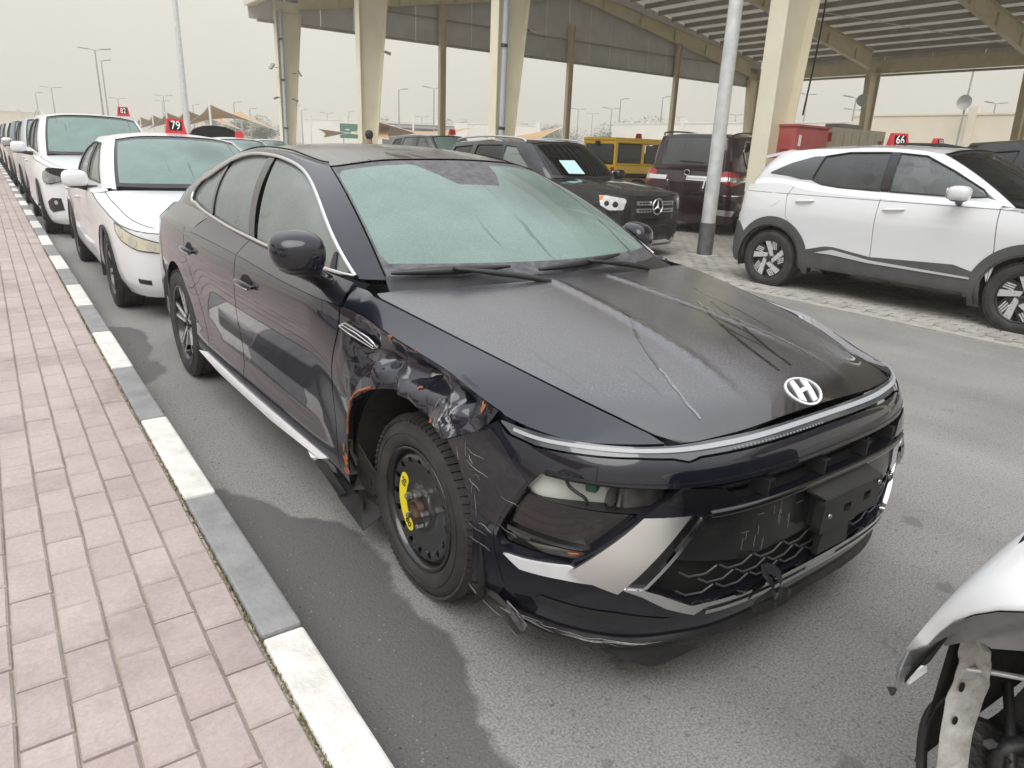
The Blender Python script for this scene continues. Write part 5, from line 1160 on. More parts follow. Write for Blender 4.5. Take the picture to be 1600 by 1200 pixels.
# runs of water through the dew
M_run = mat('water_run', (.0065, .0065, .0095), .25, coat=1.); M_runl = mat('bright_run', (.15, .153, .165), .3, coat=.5, var=.25, vscale=60)
def run(pts, w_, m, wob=.006):
    P = smooth_line(pts, 40); r_ = np.random.default_rng(int(abs(P[0][0]) * 1e4)); x = P[:, 0] + np.convolve(r_.normal(0, wob, 46), np.ones(7) / 7, 'valid'); wd = w_ * (.5 + np.convolve(r_.random(46), np.ones(7) / 7, 'valid'))
    mb = MB(); panel(mb, TOP, [(a - c, b) for a, b, c in zip(x, P[:, 1], wd)] + [(a + c, b) for a, b, c in zip(x[::-1], P[::-1, 1], wd[::-1])], step=.012, thick=0, off=.0012); mb.build('water_run', m, hood)
run([(-.148, .832), (-.217, .718), (-.271, .637), (-.352, .481)], .0055, M_run); run([(-.352, .481), (-.384, .378), (-.41, .274)], .004, M_runl)
run([(.256, .848), (.096, .607), (.02, .424), (.004, .32)], .006, M_run); run([(.326, .844), (.18, .591), (.086, .386), (.077, .33)], .005, M_run); run([(.42, 1.0), (.36, .75), (.30, .55)], .003, M_run)
# emblem on the hood: oval ring with a slanted H
def EMB(x, y): return np.stack([x + 0 * y, y + 0 * x, top_z(x, y)], -1)
ey0 = .236; ov = lambda a, b: [(1.13 * a * math.cos(t_), ey0 + 1.13 * b * math.sin(t_)) for t_ in np.linspace(0, 2 * math.pi, 48, endpoint=False)]
mb = MB(); panel(mb, EMB, ov(.066, .0385), [ov(.0595, .0340)], step=.01, thick=.004, off=.004)
Hs = [(-.044, -.0195), (-.025, -.0285), (-.016, -.0065), (.012, -.0035), (.002, -.0322), (.022, -.0295), (.044, .0195), (.025, .0285), (.016, .0065), (-.012, .0035), (-.002, .0322), (-.022, .0295)]
panel(mb, EMB, [(1.13 * a, ey0 + 1.13 * b) for a, b in Hs], step=.008, thick=.004, off=.004); mb.build('emblem', mat('emblem_silver', (.82, .83, .84), .3, metal=.2), car)

# greenhouse: painted frame, glass, chrome
DLO = smooth_line([(1.555, .985), (1.76, 1.082), (2.041, 1.213), (2.374, 1.322), (2.635, 1.363), (2.86, 1.373), (3.174, 1.355), (3.407, 1.296), (3.60, 1.224), (3.745, 1.145), (3.75, 1.105), (3.66, 1.082), (3.52, 1.066)], 60)
DLO = [tuple(p) for p in DLO] + [(3.39, 1.052), (3.0, 1.022), (2.7, 1.006), (2.3, .992), (1.9, .987), (1.7, .985)]
wq = .236
for side in (-1, 1):
    D = GH.find([p[0] for p in DLO], [p[1] for p in DLO], 1); D = [tuple(p) for p in D]
    F_ = (lambda P: mir(P)) if side < 0 else (lambda P: P)
    out = [(q, -.0) for q in np.linspace(wq, .80, 40)] + [(q, 1.) for q in np.linspace(.80, wq, 40)]
    mb = MB(); panel(mb, GH, F_(out), [F_(D)], step=.011, thick=.025, asp=.35, eps=.002, flip=1); mb.build('cabin_frame', M_dark, car)
    cl = GH(np.array([side * p[0] for p in dense(D, .012)]), np.array([p[1] for p in dense(D, .012)])); cl = [Vector(p) + Vector((side * .004, 0, .002)) for p in cl]
    MB().tube(cl + cl[:1], .0085, 8, False).build('window_trim', M_chrome, car)
    # panes
    bz = lambda z: 2.615 + (z - 1.0) * .42
    def sub(y0f, y1f, nm, m, off=-.012):
        P = [p for p in DLO]; q = [(y, z) for y, z in dense(P, .03) if y0f(z) <= y <= y1f(z)]
        top = sorted([p for p in q if p[1] > 1.0 + .09 * max(0, p[0] - 3) + (.02 if p[0] < 1.75 else .06)]); bot = sorted([p for p in q if p not in top], reverse=True)
        pol = top + bot
        if len(pol) < 4: return
        G_ = [tuple(p) for p in GH.find([p[0] for p in pol], [p[1] for p in pol], 1)]; mb = MB(); panel(mb, GH, F_(G_), step=.03, thick=.004, asp=.35, off=off, eps=.002); mb.build(nm, m, car)
    ra = lambda z: 3.285 + (z - 1.06) * .24
    sub(lambda z: 1.45, lambda z: bz(z) - .035, 'door_glass', M_glass); sub(lambda z: bz(z) + .045, lambda z: ra(z) - .02, 'door_glass', M_glass); sub(lambda z: ra(z) + .02, lambda z: 4.2, 'quarter_glass', M_glass)
    for cen, hw, nm in ((bz, .040, 'centre_pillar'), (ra, .020, 'rear_pillar')):
        z0, z1 = (.990, 1.372) if cen is bz else (1.045, 1.30); pol = [(cen(z0) - hw, z0), (cen(z0) + hw, z0), (cen(z1) + hw, z1), (cen(z1) - hw, z1)]; pol = dense(pol, .05)
        G_ = [tuple(p) for p in GH.find([p[0] for p in pol], [p[1] for p in pol], 1)]; mb = MB(); panel(mb, GH, F_(G_), step=.02, thick=.02, asp=.35, off=-.004, eps=.002); mb.build(nm, M_blackg, car)
    pol = dense([(1.70, .990), (1.735, 1.055), (1.752, 1.052), (1.745, .992)], .03); G_ = [tuple(p) for p in GH.find([p[0] for p in pol], [p[1] for p in pol], 1)]; mb = MB(); panel(mb, GH, F_(G_), step=.02, thick=.015, asp=.35, off=-.006, eps=.002); mb.build('mirror_pillar', M_blackp, car)
mb = MB(); roof_panel(mb, GH, 1.442); mb.build('roof', M_dew, car)
for side in (-1, 1):
    L_ = [GH.fr(q) for q in np.linspace(.26, .68, 30)]; MB().tube([(side * (p[0] - .035), p[1], p[2] + .0145) for p in L_], .004, 6).build('roof_seam', M_seam, car)
Wt = [(q, .015) for q in np.linspace(-wq + .004, wq - .004, 40)] + [(q, .985) for q in np.linspace(wq - .004, -wq + .004, 40)]
Wi = [(q, .10) for q in np.linspace(-wq + .016, wq - .016, 40)] + [(wq - .008, .16), (wq - .008, .86), (wq - .02, .925)] + [(q, .93) for q in np.linspace(wq - .03, .055, 14)] + [(.040, .80), (.018, .685), (-.055, .70), (-.075, .82), (-.095, .925)] + [(q, .93) for q in np.linspace(-.105, -wq + .03, 14)] + [(-wq + .02, .925), (-wq + .008, .86), (-wq + .008, .16)]
mb = MB(); panel(mb, GH, Wi, step=.011, thick=0, asp=.45, off=-.003, eps=.002); ws = mb.build('windscreen', M_wind, car)
mb = MB(); panel(mb, GH, Wt, [Wi], step=.010, thick=.004, asp=.45, off=-.003, eps=.002); mb.build('windscreen_frit', mat('dewy_frit', (.03, .03, .036), .4, col2=(.11, .11, .12), vscale=30, bump=.2, bscale=300), ws)
R1 = [(q, .06) for q in np.linspace(.80, 1.20, 40)] + [(q, .96) for q in np.linspace(1.20, .80, 40)]
mb = MB(); panel(mb, GH, R1, step=.014, thick=0, asp=.4, off=-.003, eps=.002); mb.build('rear_screen', M_wind, car)
R2 = [(q, .0) for q in np.linspace(.79, 1.21, 40)] + [(q, 1.) for q in np.linspace(1.21, .79, 40)]; mb = MB(); panel(mb, GH, R2, [R1], step=.012, thick=.02, asp=.4, eps=.002); mb.build('rear_frame', M_frit, car)
# boot deck
qs = np.linspace(.60, 1.0, 40); us = np.linspace(SK.s_at_y(3.5), SK.L - .001, 40); A = GH.fb(qs); B = SK(us, .915); V = []
for side in (-1, 1):
    mb = MB(); rows = [A + (B - A) * t_ + np.array([0, 0, .03]) * (t_ * (1 - t_)) * 2 for t_ in np.linspace(0, 1, 8)]; mb.add(np.vstack(rows) * [side, 1, 1], [(k * 40 + i, k * 40 + i + 1, (k + 1) * 40 + i + 1, (k + 1) * 40 + i) for k in range(7) for i in range(39)], True); mb.build('boot_lid', M_dew, car)
mb = MB(); P = [(u, .30) for u in np.linspace(5.44, 6.17, 20)] + [(u, .915) for u in np.linspace(6.17, 5.44, 20)]; panel(mb, SK, P, step=.05, thick=.01); panel(mb, SK, mir(P), step=.05, thick=.01); mb.build('rear_bumper', M_dark, car)
# cowl under the screen
us = np.linspace(-.74, .74, 30); A = GH(np.interp(us, [-.74, -.5, -.25, 0, .25, .5, .74], [-.235, -2 / 13, -1 / 13, 0, 1 / 13, 2 / 13, .235]), np.full(30, .02)); B = np.stack([us, 1.22 + .24 * (us / .7)**2 * .55, np.full(30, .945)], 1)
MB().add(np.vstack([A, B]), [(i, i + 1, 30 + i + 1, 30 + i) for i in range(29)], True).build('cowl', M_blackp, car)
# wipers
def wiper(q0, q1, t0, t1, arm_q):
    t = empty('wiper', (0, 0, 0)); t.parent = car; qs = np.linspace(q0, q1, 16); ts = np.linspace(t0, t1, 16); P = GH(qs, ts); P = [Vector(p) + Vector((0, -.012, .013)) for p in P]
    MB().tube(P, [.006 + .010 * math.sin(math.pi * i / 15) for i in range(16)], 8).build('blade', M_blackp, t)
    a = Vector(GH(np.array([arm_q]), np.array([-.03]))[0]) + Vector((0, -.035, .012)); m = P[8] + Vector((0, -.010, .006)); MB().tube(smooth_line([a, (a + m) / 2 + Vector((0, -.01, .006)), m, P[9]], 14), [.011] * 8 + [.008] * 6, 8).build('arm', M_blackp, t)
wiper(-.228, -.085, .02, .055, -.05); wiper(-.05, .10, .03, .075, .13)
# mirror
def blob(c, rx, ry, rz2, p=2.6, fn=None, n=20, m=14):
    V = []; F = []
    for j in range(m + 1):
        ph = -math.pi / 2 + math.pi * j / m
        for i in range(n):
            th = 2 * math.pi * i / n; f = lambda a: math.copysign(abs(a)**(2 / p), a)
            q = Vector((rx * f(math.cos(ph)) * f(math.cos(th)), ry * f(math.cos(ph)) * f(math.sin(th)), rz2 * f(math.sin(ph)))); q = fn(q) if fn else q; V.append(q + Vector(c))
    F = [(j * n + i, j * n + (i + 1) % n, (j + 1) * n + (i + 1) % n, (j + 1) * n + i) for j in range(m) for i in range(n)]
    return V, F
for side in (-1, 1):
    t = empty('side_mirror', (0, 0, 0)); t.parent = car
    def fm(q): s_ = 1 - .28 * max(0, -side * -q.x / .12) * 0; return Vector((q.x, q.y * (1 - .25 * (q.x * side / .12)) + .02 * (q.x * side / .12), q.z * (1 - .12 * (q.x * side / .12)) + .015 * (q.y / .09)))
    mc = Vector((-.985, 1.585, 1.083)) if side < 0 else Vector((.93, 1.80, 1.04)); V, F = blob(mc, .088, .078, .068, 2.7, fm); MB().add(V, F, True).build('housing', M_dark, t)
    V, F = blob(mc + Vector((-side * .008, .005, -.042)), .075, .066, .038, 2.4, fm); MB().add(V, F, True).build('lower_shell', M_blackg, t)
    MB().tube([(side * .855, mc.y + .06, .955), (side * .90, mc.y + .05, .985), mc + Vector((-side * .02, .03, -.055))], [.035, .032, .04], 12).build('arm', M_blackg, t)
    V, F = blob(mc + Vector((0, .070, -.002)), .07, .008, .05, 3.2); MB().add(V, F, True).build('mirror_glass', M_chrome, t)
# cabin: floor, dashboard, wheel, seats
MB().box((0, 2.75, .42), (1.55, 3.2, .1)).build('cabin_floor', M_inter, car)
mb = MB(); V, F = blob((0, 1.58, .86), .72, .26, .13, 3); mb.add(V, F, True); mb.build('dashboard', M_inter, car)
def seat(x, y, par, m, w_=.25, back=.62, z0=.52, hr=True):
    t = empty('seat', (0, 0, 0)); t.parent = par
    V, F = blob((x, y, z0), w_, .25, .085, 3.2); MB().add(V, F, True).build('cushion', m, t)
    V, F = blob((x, y + .28, z0 + .33), w_ * .95, .075, .34, 3.2, lambda q: Vector((q.x * (1 - .12 * q.z / .34), q.y + .36 * q.z, q.z))); MB().add(V, F, True).build('backrest', m, t)
    if hr: V, F = blob((x, y + .47, z0 + .79), .125, .05, .085, 3, lambda q: Vector((q.x, q.y + .2 * q.z, q.z))); MB().add(V, F, True).build('headrest', m, t)
for x in (-.37, .37): seat(x, 2.15, car, M_seat)
for x in (-.38, .38): seat(x, 3.05, car, M_seat, .30)
t = empty('steering_wheel', (.38, 1.86, .93), 0); t.parent = car; Rw = Matrix.Rotation(rad(-62), 3, 'X')
MB().tube([Rw @ Vector((.18 * math.cos(a), .18 * math.sin(a), 0)) for a in np.linspace(0, 2 * math.pi, 33)], .015, 8, False).build('rim', M_inter, t)
MB().box((0, 0, 0), (.30, .06, .03), Rw, bev=.008).build('hub', M_inter, t)

# wheels
def spare(car):
    R0 = .311; t = wheel_empty('spare_wheel', car, 1.02, -.778, R0); t['label'] = 'narrow black steel spare wheel with yellow label'
    tyre(R0, .140, .212).build('tyre', M_rubber, t)
    barrel(.213, -.060, .05, .012).build('rim', M_alloyb, t)
    hh = pchip([0, .05, .070, .080, .090, .148, .158, .174, .186, .198], [-.050, -.050, -.052, -.040, -.042, -.044, -.050, -.050, -.040, -.02])
    holes = [circ((.161 * math.cos(2 * math.pi * k / 16), .161 * math.sin(2 * math.pi * k / 16)), .0125, 14) for k in range(16)]
    mb = MB(); panel(mb, disc_surf(hh), circ((0, 0), .198, 72), holes, step=.010, thick=.005, flip=-1, eps=.002); mb.build('disc', mat('steel_wheel_black', (.024, .024, .026), .28, coat=.5, bump=.06, bscale=160), t)
    mb = MB(); mb.lathe([(.05, .19), (.048, .02)], 24); mb.build('brake_disc', mat('brake_iron', (.36, .34, .32), .5, metal=.2, var=.3, vscale=30), t)
    mb = MB(); mb.lathe([(-.05, .033), (-.068, .032), (-.070, .027), (-.060, .023), (-.058, .0)], 24); mb.build('hub', M_hub, t)
    for k in range(5):
        a = 2 * math.pi * k / 5 + .5; c = (-.04, .057 * math.cos(a), .057 * math.sin(a)); mb = MB(); mb.lathe([(-.013, .0115), (-.022, .011), (-.034, .0095), (-.036, .006), (-.0365, 0)], 6, 'x', c, smooth=False); mb.build('lug_nut', M_bolt, t)
    # yellow label, facing the rear half of the wheel: +y is towards the tail
    ang = np.linspace(rad(158), rad(262), 30); ro, ri = .147, .101
    outl = []
    A0, A1 = rad(150), rad(232)
    ang = np.linspace(A0, A1, 26); outl = [(-ro * math.cos(a), ro * math.sin(a)) for a in ang] 
    e1 = [(-(ri + ro) / 2 * math.cos(A1) - (ro - ri) / 2 * math.cos(A1 + b), (ri + ro) / 2 * math.sin(A1) + (ro - ri) / 2 * math.sin(A1 + b)) for b in np.linspace(.2, math.pi - .2, 7)]
    e0 = [(-(ri + ro) / 2 * math.cos(A0) - (ro - ri) / 2 * math.cos(A0 + b), (ri + ro) / 2 * math.sin(A0) + (ro - ri) / 2 * math.sin(A0 + b)) for b in np.linspace(math.pi + .2, 2 * math.pi - .2, 7)]
    inn = [(-ri * math.cos(a), ri * math.sin(a)) for a in ang[::-1]]
    mb = MB(); panel(mb, disc_surf(hh), outl + e1 + inn + e0, step=.01, thick=.0004, off=.0010, flip=-1, eps=.002); st_ = mb.build('label', mat('yellow_label', (.78, .66, .02), .45, var=.05, vscale=30), t)
    for tx, a in (('50', rad(156)), ('80', rad(228))):
        me = text_mesh(tx, .036, .0004); me.materials.append(M_seam); r_ = (ri + ro) / 2; y_, z_ = -r_ * math.cos(a), r_ * math.sin(a)
        o = link('label_text', me, st_); xx = float(hh(r_)) - .0035
        # text plane faces -x; glyphs run downwards along the ring
        ex_ = Vector((0, -math.sin(a) * -1, -math.cos(a) * -1)); ex_ = Vector((0, math.sin(a), math.cos(a))); ez_ = Vector((-1, 0, 0)); ey_ = ez_.cross(ex_)
        o.matrix_local = Matrix(((ex_.x, ey_.x, ez_.x, xx), (ex_.y, ey_.y, ez_.y, y_), (ex_.z, ey_.z, ez_.z, z_), (0, 0, 0, 1)))
    return t
spare(car)
def sector(k, n, P): return rot2(P, 2 * math.pi * k / n)
def sedan_wheel(car, y, x, side):
    t = wheel_empty('wheel', car, y, x, .335, side); tyre(.335, .235, .236).build('tyre', M_rubber, t); x0 = -.105
    sp1 = [sector(k, 5, [(-.014, .05), (-.030, .222), (-.012, .224), (.002, .06)]) for k in range(5)] + [sector(k, 5, [(.016, .05), (.052, .214), (.068, .208), (.026, .046)]) for k in range(5)]
    sp2 = [sector(k, 5, [(-.024, .03), (-.050, .226), (-.030, .226), (-.012, .04)]) for k in range(5)] + [sector(k, 5, [(-.002, .05), (.012, .224), (.040, .220), (.016, .05)]) for k in range(5)]
    alloy(t, .236, x0, [(sp1, M_alloys, .004), (sp2, M_alloyb, 0)], (M_alloyb, M_alloys)); return t
sedan_wheel(car, 3.85, -.795, -1); sedan_wheel(car, 3.85, .795, 1); sedan_wheel(car, 1.0, .795, 1)

# ------------------------------------------------------------ other cars: one builder, many bodies
M_white = paint('white_paint', (.70, .71, .725), 0., .8, .35, .10, (.55, .52, .47))
M_pearl = paint('pearl_white_paint', (.66, .67, .695), 0., 1., .3, .14, (.55, .52, .47))
M_black = paint('black_paint', (.010, .010, .011), 0., 1., .3, .10)
M_maroon = paint('plum_paint', (.030, .014, .018), .1, 1., .3, .10)
M_greyp = paint('slate_paint', (.10, .11, .125), .5, 1., .35, .12)
M_silver = paint('silver_paint', (.42, .43, .44), .7, 1., .35, .15)
M_yellow = paint('yellow_paint', (.95, .60, .015), 0., .8, .35, .06)
M_clad2 = mat('grey_cladding_plastic', (.055, .057, .060), .6, bump=.2, bscale=150, col2=(.085, .085, .085), vscale=5)
M_redlens = mat('red_lens', (.42, .015, .02), .12, coat=1., var=.2, vscale=20); M_reflect = mat('lamp_reflector', (.62, .63, .64), .18, metal=.8)
M_cloudy = mat('yellowed_lens', (.62, .58, .42), .25, coat=.6, col2=(.50, .47, .36), vscale=9)
PROF = {'zk': [.16, .22, .28, .36, .46, .56, .66, .76, .86, .94, 1.02, 1.10, 1.18, 1.26],
 'front': [-.10, -.05, -.02, -.005, 0, .003, 0, -.015, -.05, -.09, -.13, -.17, -.21, -.25], 'fr_flat': [-.08, -.04, -.015, -.005, 0, .004, .006, .004, 0, -.01, -.03, -.07, -.11, -.16],
 'corner': [-.10, -.06, -.03, -.01, 0, .004, 0, -.01, -.03, -.05, -.08, -.11, -.14, -.18], 'side': [-.10, -.07, -.035, -.012, -.008, -.010, -.006, 0, .002, -.003, -.016, -.035, -.055, -.08], 'rear': [-.10, -.06, -.02, 0, .004, 0, -.01, -.015, -.02, -.03, -.04, -.06, -.08, -.10]}
def std_plan(L, W, nose=.13, tail=.12):
    k = W / .9
    return [(0, 0), (.25 * k, nose * .06), (.45 * k, nose * .25), (.60 * k, nose * .62), (.72 * k, nose * 1.2), (.80 * k, nose * 2.2), (.85 * k, nose * 3.6), (.878 * k, nose * 5.2 + .1), (.893 * k, 1.15), (.9 * k, L * .38), (.9 * k, L * .55), (.895 * k, L * .72), (.88 * k, L - tail * 5), (.84 * k, L - tail * 2.4), (.76 * k, L - tail * 1.1), (.60 * k, L - tail * .45), (.35 * k, L - tail * .1), (0, L)]
class Body: pass
def gencar(name, loc, rz, label, S, group=None, detail=1):
    """S: dict with the measures of one body; panels, glass, wheels and lamps become parts"""
    B = Body(); car = empty(name, loc, rz, label, 'car', group); B.car = car; B.S = S
    L, W = S['L'], S['W']; pr = S.get('prof', PROF)
    sk = Skin(S.get('plan') or std_plan(L, W, S.get('nose', .13), S.get('tail', .12)), pr['zk'], [('x', .001, pr[S.get('face', 'front')]), ('x', W * .62, pr[S.get('face', 'front')]), ('y', .42, pr['corner']), ('y', 1.1, pr['side']), ('y', L * .5, pr['side']), ('y', L - .75, pr['side']), ('y', L - .06, pr['rear']), ('y', L - .0005, pr['rear'])]); B.sk = sk
    P0 = S['paint']; top = pchip(*zip(*S['top'])); zb = S.get('zb', .30); R = S['R']; ar = S.get('ar', R + .055); B.top = top
    st = .06 if detail else .1
    def uz(pts, side): return [(side * sk.s_at_y(y), z) for y, z in pts]
    def add(nm, pts, side, m, off=0., th=.015, step=st, par=None, holes=()):
        q = uz(dense(pts, .08), side); mb = MB(); panel(mb, sk, q if side < 0 else q[::-1], [uz(h, side) for h in holes], step=step, thick=th, off=off); return mb.build(nm, m, par or car)
    B.add = add
    def notch(yc, r, y0, y1, n=18):
        a = [t_ for t_ in np.linspace(math.pi + .2, -.2, n)]; return [(yc - r * math.cos(t_) * -1, R + r * math.sin(t_)) for t_ in a if R + r * math.sin(t_) > zb and y0 < yc + r * math.cos(t_) < y1]
    seams = S['seams']      # list of polylines (y, z) bottom to top, front to back
    names = S.get('panel_names', ['fender', 'front_door', 'rear_door', 'rear_quarter'])
    B.doors = {}
    for side in S.get('sides', (-1, 1)):
        for i, nm in enumerate(names):
            A, C = seams[i], seams[i + 1]; g_ = .004; ya, yc = A[-1][0] + g_, C[-1][0] - g_
            tp = [(y, float(top(y)) - .001) for y in np.linspace(ya, yc, max(4, int((yc - ya) / .08)))]
            low = [(y, z) for y, z in [(C[0][0] - g_, zb)]]
            bot = []
            for wy in (S['yf'], S['yr']):
                q = [(y, z) for y, z in [(wy + ar * math.cos(t_), R + ar * math.sin(t_)) for t_ in np.linspace(-.3, math.pi + .3, 30)] if A[0][0] + .01 < y < C[0][0] - .01 and z > zb]
                bot += [(-1 * wy, q)] if q else []
            bot = [p for _, q in sorted(bot, key=lambda t_: t_[0]) for p in q]
            pol = [(y + g_, max(z, zb)) for y, z in A[:-1]] + tp + [(y - g_, max(z, zb)) for y, z in C[:-1]][::-1] + bot
            B.doors[(nm, side)] = add(nm, pol, side, P0)
        # rocker
        add('rocker_panel', [(S['yf'] + ar - .01, zb - .004), (S['yr'] - ar + .01, zb - .004), (S['yr'] - ar + .01, S.get('rk', .19)), (S['yf'] + ar - .01, S.get('rk', .19))], side, S.get('rocker', P0), -.004)
        for wy in (S['yf'], S['yr']):
            xs = S['xo'] + .02; V = []; th = np.linspace(-.3, math.pi + .3, 22); rr = ar + .012
            for x in (xs, xs - .34): V += [(side * x, wy + rr * math.cos(a), R + rr * math.sin(a)) for a in th]
            mb = MB(); mb.add(V, [(i, i + 1, 22 + i + 1, 22 + i) for i in range(21)], True); mb.add(V[22:], [tuple(range(22))]); mb.build('wheel_well', M_well, car)
            if S.get('clad_arch'):
                a_ = np.linspace(-.12, math.pi + .12, 30); w0, w1 = ar - .004, ar + S['clad_arch']
                add('arch_cladding', [(wy + w1 * math.cos(t_), max(.2, R + w1 * math.sin(t_))) for t_ in a_] + [(wy + w0 * math.cos(t_), max(.2, R + w0 * math.sin(t_))) for t_ in a_[::-1]], side, M_clad2, .014, .03, .05)
    # nose and tail covers
    uf = sk.s_at_y(seams[0][0][0]) - .003; ub = sk.s_at_y(seams[-1][0][0]) + .003; hz = S['hood_edge']
    def cover(nm, u0, u1, zt, m, z0=.2, holes=()):
        us = np.linspace(u0, u1, 40); mb = MB(); panel(mb, sk, [(u, z0) for u in us] + [(u, zt(u)) for u in us[::-1]], holes, step=.05, thick=.02); return mb.build(nm, m, car)
    ztf = lambda u: float(top(np.interp(abs(u), sk.ss, sk.Q[:, 1])))
    B.bumper = cover('bumper', -uf, uf, ztf, S.get('bumper_mat', P0), .2, S.get('nose_holes', ()))
    mb = MB()
    for sg in (-1, 1):
        us = np.linspace(sg * ub, sg * (sk.L - .001), 24); pol = [(u, .24) for u in us] + [(u, ztf(u)) for u in us[::-1]]; panel(mb, sk, pol, step=.06, thick=.02)
    B.tail = mb.build('tail', P0, car)
    mb = MB(); 
    for sg in (-1, 1):
        q = [(-sk.L, .3), (-sk.s_at_y(S['yr'] + ar + .06), .3), (-sk.s_at_y(S['yr'] + ar), R + .1), (-sk.s_at_y(S['yr']), R + ar + .05), (-sk.s_at_y(S['yr'] - ar), R + .1), (-sk.s_at_y(S['yr'] - ar - .05), .3), (-sk.s_at_y(S['yf'] + ar + .05), .3), (-sk.s_at_y(S['yf'] + ar), R + .1), (-sk.s_at_y(S['yf']), R + ar + .05), (-sk.s_at_y(S['yf'] - ar), R + .1), (-.02, .3), (-.02, .62), (-sk.s_at_y(S['yf']), .78), (-sk.L, .78)]
        panel(mb, sk, q if sg < 0 else mir(q), step=.12, thick=0, off=-.05)
    mb.build('inner_shell', M_seam, car)
    # hood: height field inside the top line
    ye = S['cowl']; cz = pchip(*zip(*S['hood'])); yl = np.linspace(.001, ye, 40)
    uu = np.linspace(-sk.s_at_y(ye), sk.s_at_y(ye), 90); E = np.array([sk(np.array([u]), np.array([ztf(u)]))[0] for u in uu])
    i0 = np.argmin(E[:, 1]); hw = lambda y: np.interp(y, E[45:, 1], E[45:, 0]); ez = lambda y: np.interp(y, E[45:, 1], E[45:, 2]); ymin = E[:, 1].min()
    def hoodf(x, y):
        x, y = np.broadcast_arrays(np.asarray(x, float), np.asarray(y, float)); yy = np.clip(y, ymin, ye + .2); w_ = np.maximum(hw(yy), .05); a = np.clip(np.abs(x) / w_, 0, 1.1)
        ctr = np.maximum(cz(yy), ez(yy)); rim = np.clip((yy - ymin) / .12, 0, 1)**.5
        z = ez(yy) + (ctr - ez(yy)) * (1 - a**3) ; rd = S.get('hood_ridge', 0.); z = z + rd * (np.exp(-((np.abs(x) - .42) / .05)**2)) * np.clip((yy - ymin - .15) / .3, 0, 1); return np.stack([x + 0 * y, y + 0 * x, z], -1)
    B.hoodf = hoodf
    xin = S.get('hood_in', .10)
    pol = [(E[i, 0] * .985, E[i, 1] + .004) for i in range(90)] + [(x, ye + .02 - .10 * (1 - (x / (W * .8))**2)) for x in np.linspace(W * .8, -W * .8, 16)]
    if S.get('hood_on', True): mb = MB(); panel(mb, hoodf, pol, step=.05, thick=.02); B.hood = mb.build('hood', S.get('hood_mat', P0), car)
    MB().tube([Vector(p) + Vector((0, -.001, .002)) for p in E[::2]], .0032, 5, False).build('hood_seam', M_seam, car)
    if S.get('hood_on', True):
        for sg in (-1, 1): MB().tube([Vector(hoodf(np.array([sg * (hw(y) - xin)]), np.array([y]))[0]) + Vector((0, 0, .001)) for y in np.linspace(ymin + .16, ye - .02, 20)], .0035, 5, False).build('hood_seam', M_seam, car)
    # greenhouse
    G_ = Green(np.array(S['gb']), np.array(S['gr']), S.get('bulge', .03)); B.G = G_; wq, wr = S['wq'], S['wr']
    for side in S.get('sides', (-1, 1)):
        F_ = (lambda P: mir(P)) if side < 0 else (lambda P: P); hs_ = []
        for (pol, m) in S['windows']:
            q = [tuple(p) for p in G_.find([p[0] for p in dense(pol, .07)], [p[1] for p in dense(pol, .07)], 1)]; hs_.append(q)
            mb = MB(); panel(mb, G_, F_(q), step=.045, thick=.004, asp=.35, off=-.010, eps=.002); pane = mb.build('side_window', m, car)
            cl = G_(np.array([side * p[0] for p in q]), np.array([p[1] for p in q])); cl = [Vector(p) for p in cl]; MB().tube(cl + cl[:1], .008, 5, False).build('window_seal', M_blackp, pane)
        for (pol, m) in S.get('upper_trim', ()):
            q = [tuple(p) for p in G_.find([p[0] for p in dense(pol, .07)], [p[1] for p in dense(pol, .07)], 1)]; mb = MB(); panel(mb, G_, F_(q), step=.04, thick=.01, asp=.35, off=.003, eps=.002); mb.build('pillar_trim', m, car)
        out = [(q, -.02) for q in np.linspace(wq, wr, 30)] + [(q, 1.) for q in np.linspace(wr, wq, 30)]
        mb = MB(); panel(mb, G_, F_(out), [F_(h) for h in hs_], step=.03, thick=.02, asp=.35, eps=.002); mb.build('cabin_frame', P0, car)
        if S.get('rails'):
            q0, q1, m = S['rails']; Lr = [G_.fr(q) for q in np.linspace(q0, q1, 18)]; pts = [Vector((side * (p[0] - .02), p[1], p[2] + .02 + .055 * math.sin(math.pi * min(1, max(0, k / 17)))**.35)) for k, p in enumerate(Lr)]; MB().tube(pts, .016, 8).build('roof_rail', m, car)
    mb = MB(); roof_panel(mb, G_, S['crown'], 16, 40); B.roof = mb.build('roof', S.get('roof_mat', P0), car)
    Wp = [(q, .03) for q in np.linspace(-wq + .004, wq - .004, 24)] + [(q, .975) for q in np.linspace(wq - .004, -wq + .004, 24)]
    Wn = [(q, .09) for q in np.linspace(-wq + .014, wq - .014, 24)] + [(q, .93) for q in np.linspace(wq - .014, -wq + .014, 24)]
    mb = MB(); panel(mb, G_, Wn, step=.03, thick=0, asp=.4, off=-.004, eps=.002); ws = mb.build('windscreen', S.get('wind', M_wind), car); mb = MB(); panel(mb, G_, Wp, [Wn], step=.025, thick=.004, asp=.4, off=-.003, eps=.002); mb.build('windscreen_frit', M_frit, ws)
    R1 = [(q, S.get('rg', (.1, .9))[0]) for q in np.linspace(wr + .02, 2 - wr - .02, 24)] + [(q, S.get('rg', (.1, .9))[1]) for q in np.linspace(2 - wr - .02, wr + .02, 24)]; R2 = [(q, -.02) for q in np.linspace(wr, 2 - wr, 24)] + [(q, 1.) for q in np.linspace(2 - wr, wr, 24)]
    mb = MB(); panel(mb, G_, R1, step=.04, thick=0, asp=.4, off=-.004, eps=.002); B.rglass = mb.build('rear_window', S.get('rear_glass', M_tint), car); mb = MB(); panel(mb, G_, R2, [R1], step=.03, thick=.02, asp=.4, eps=.002); mb.build('rear_frame', P0, car)
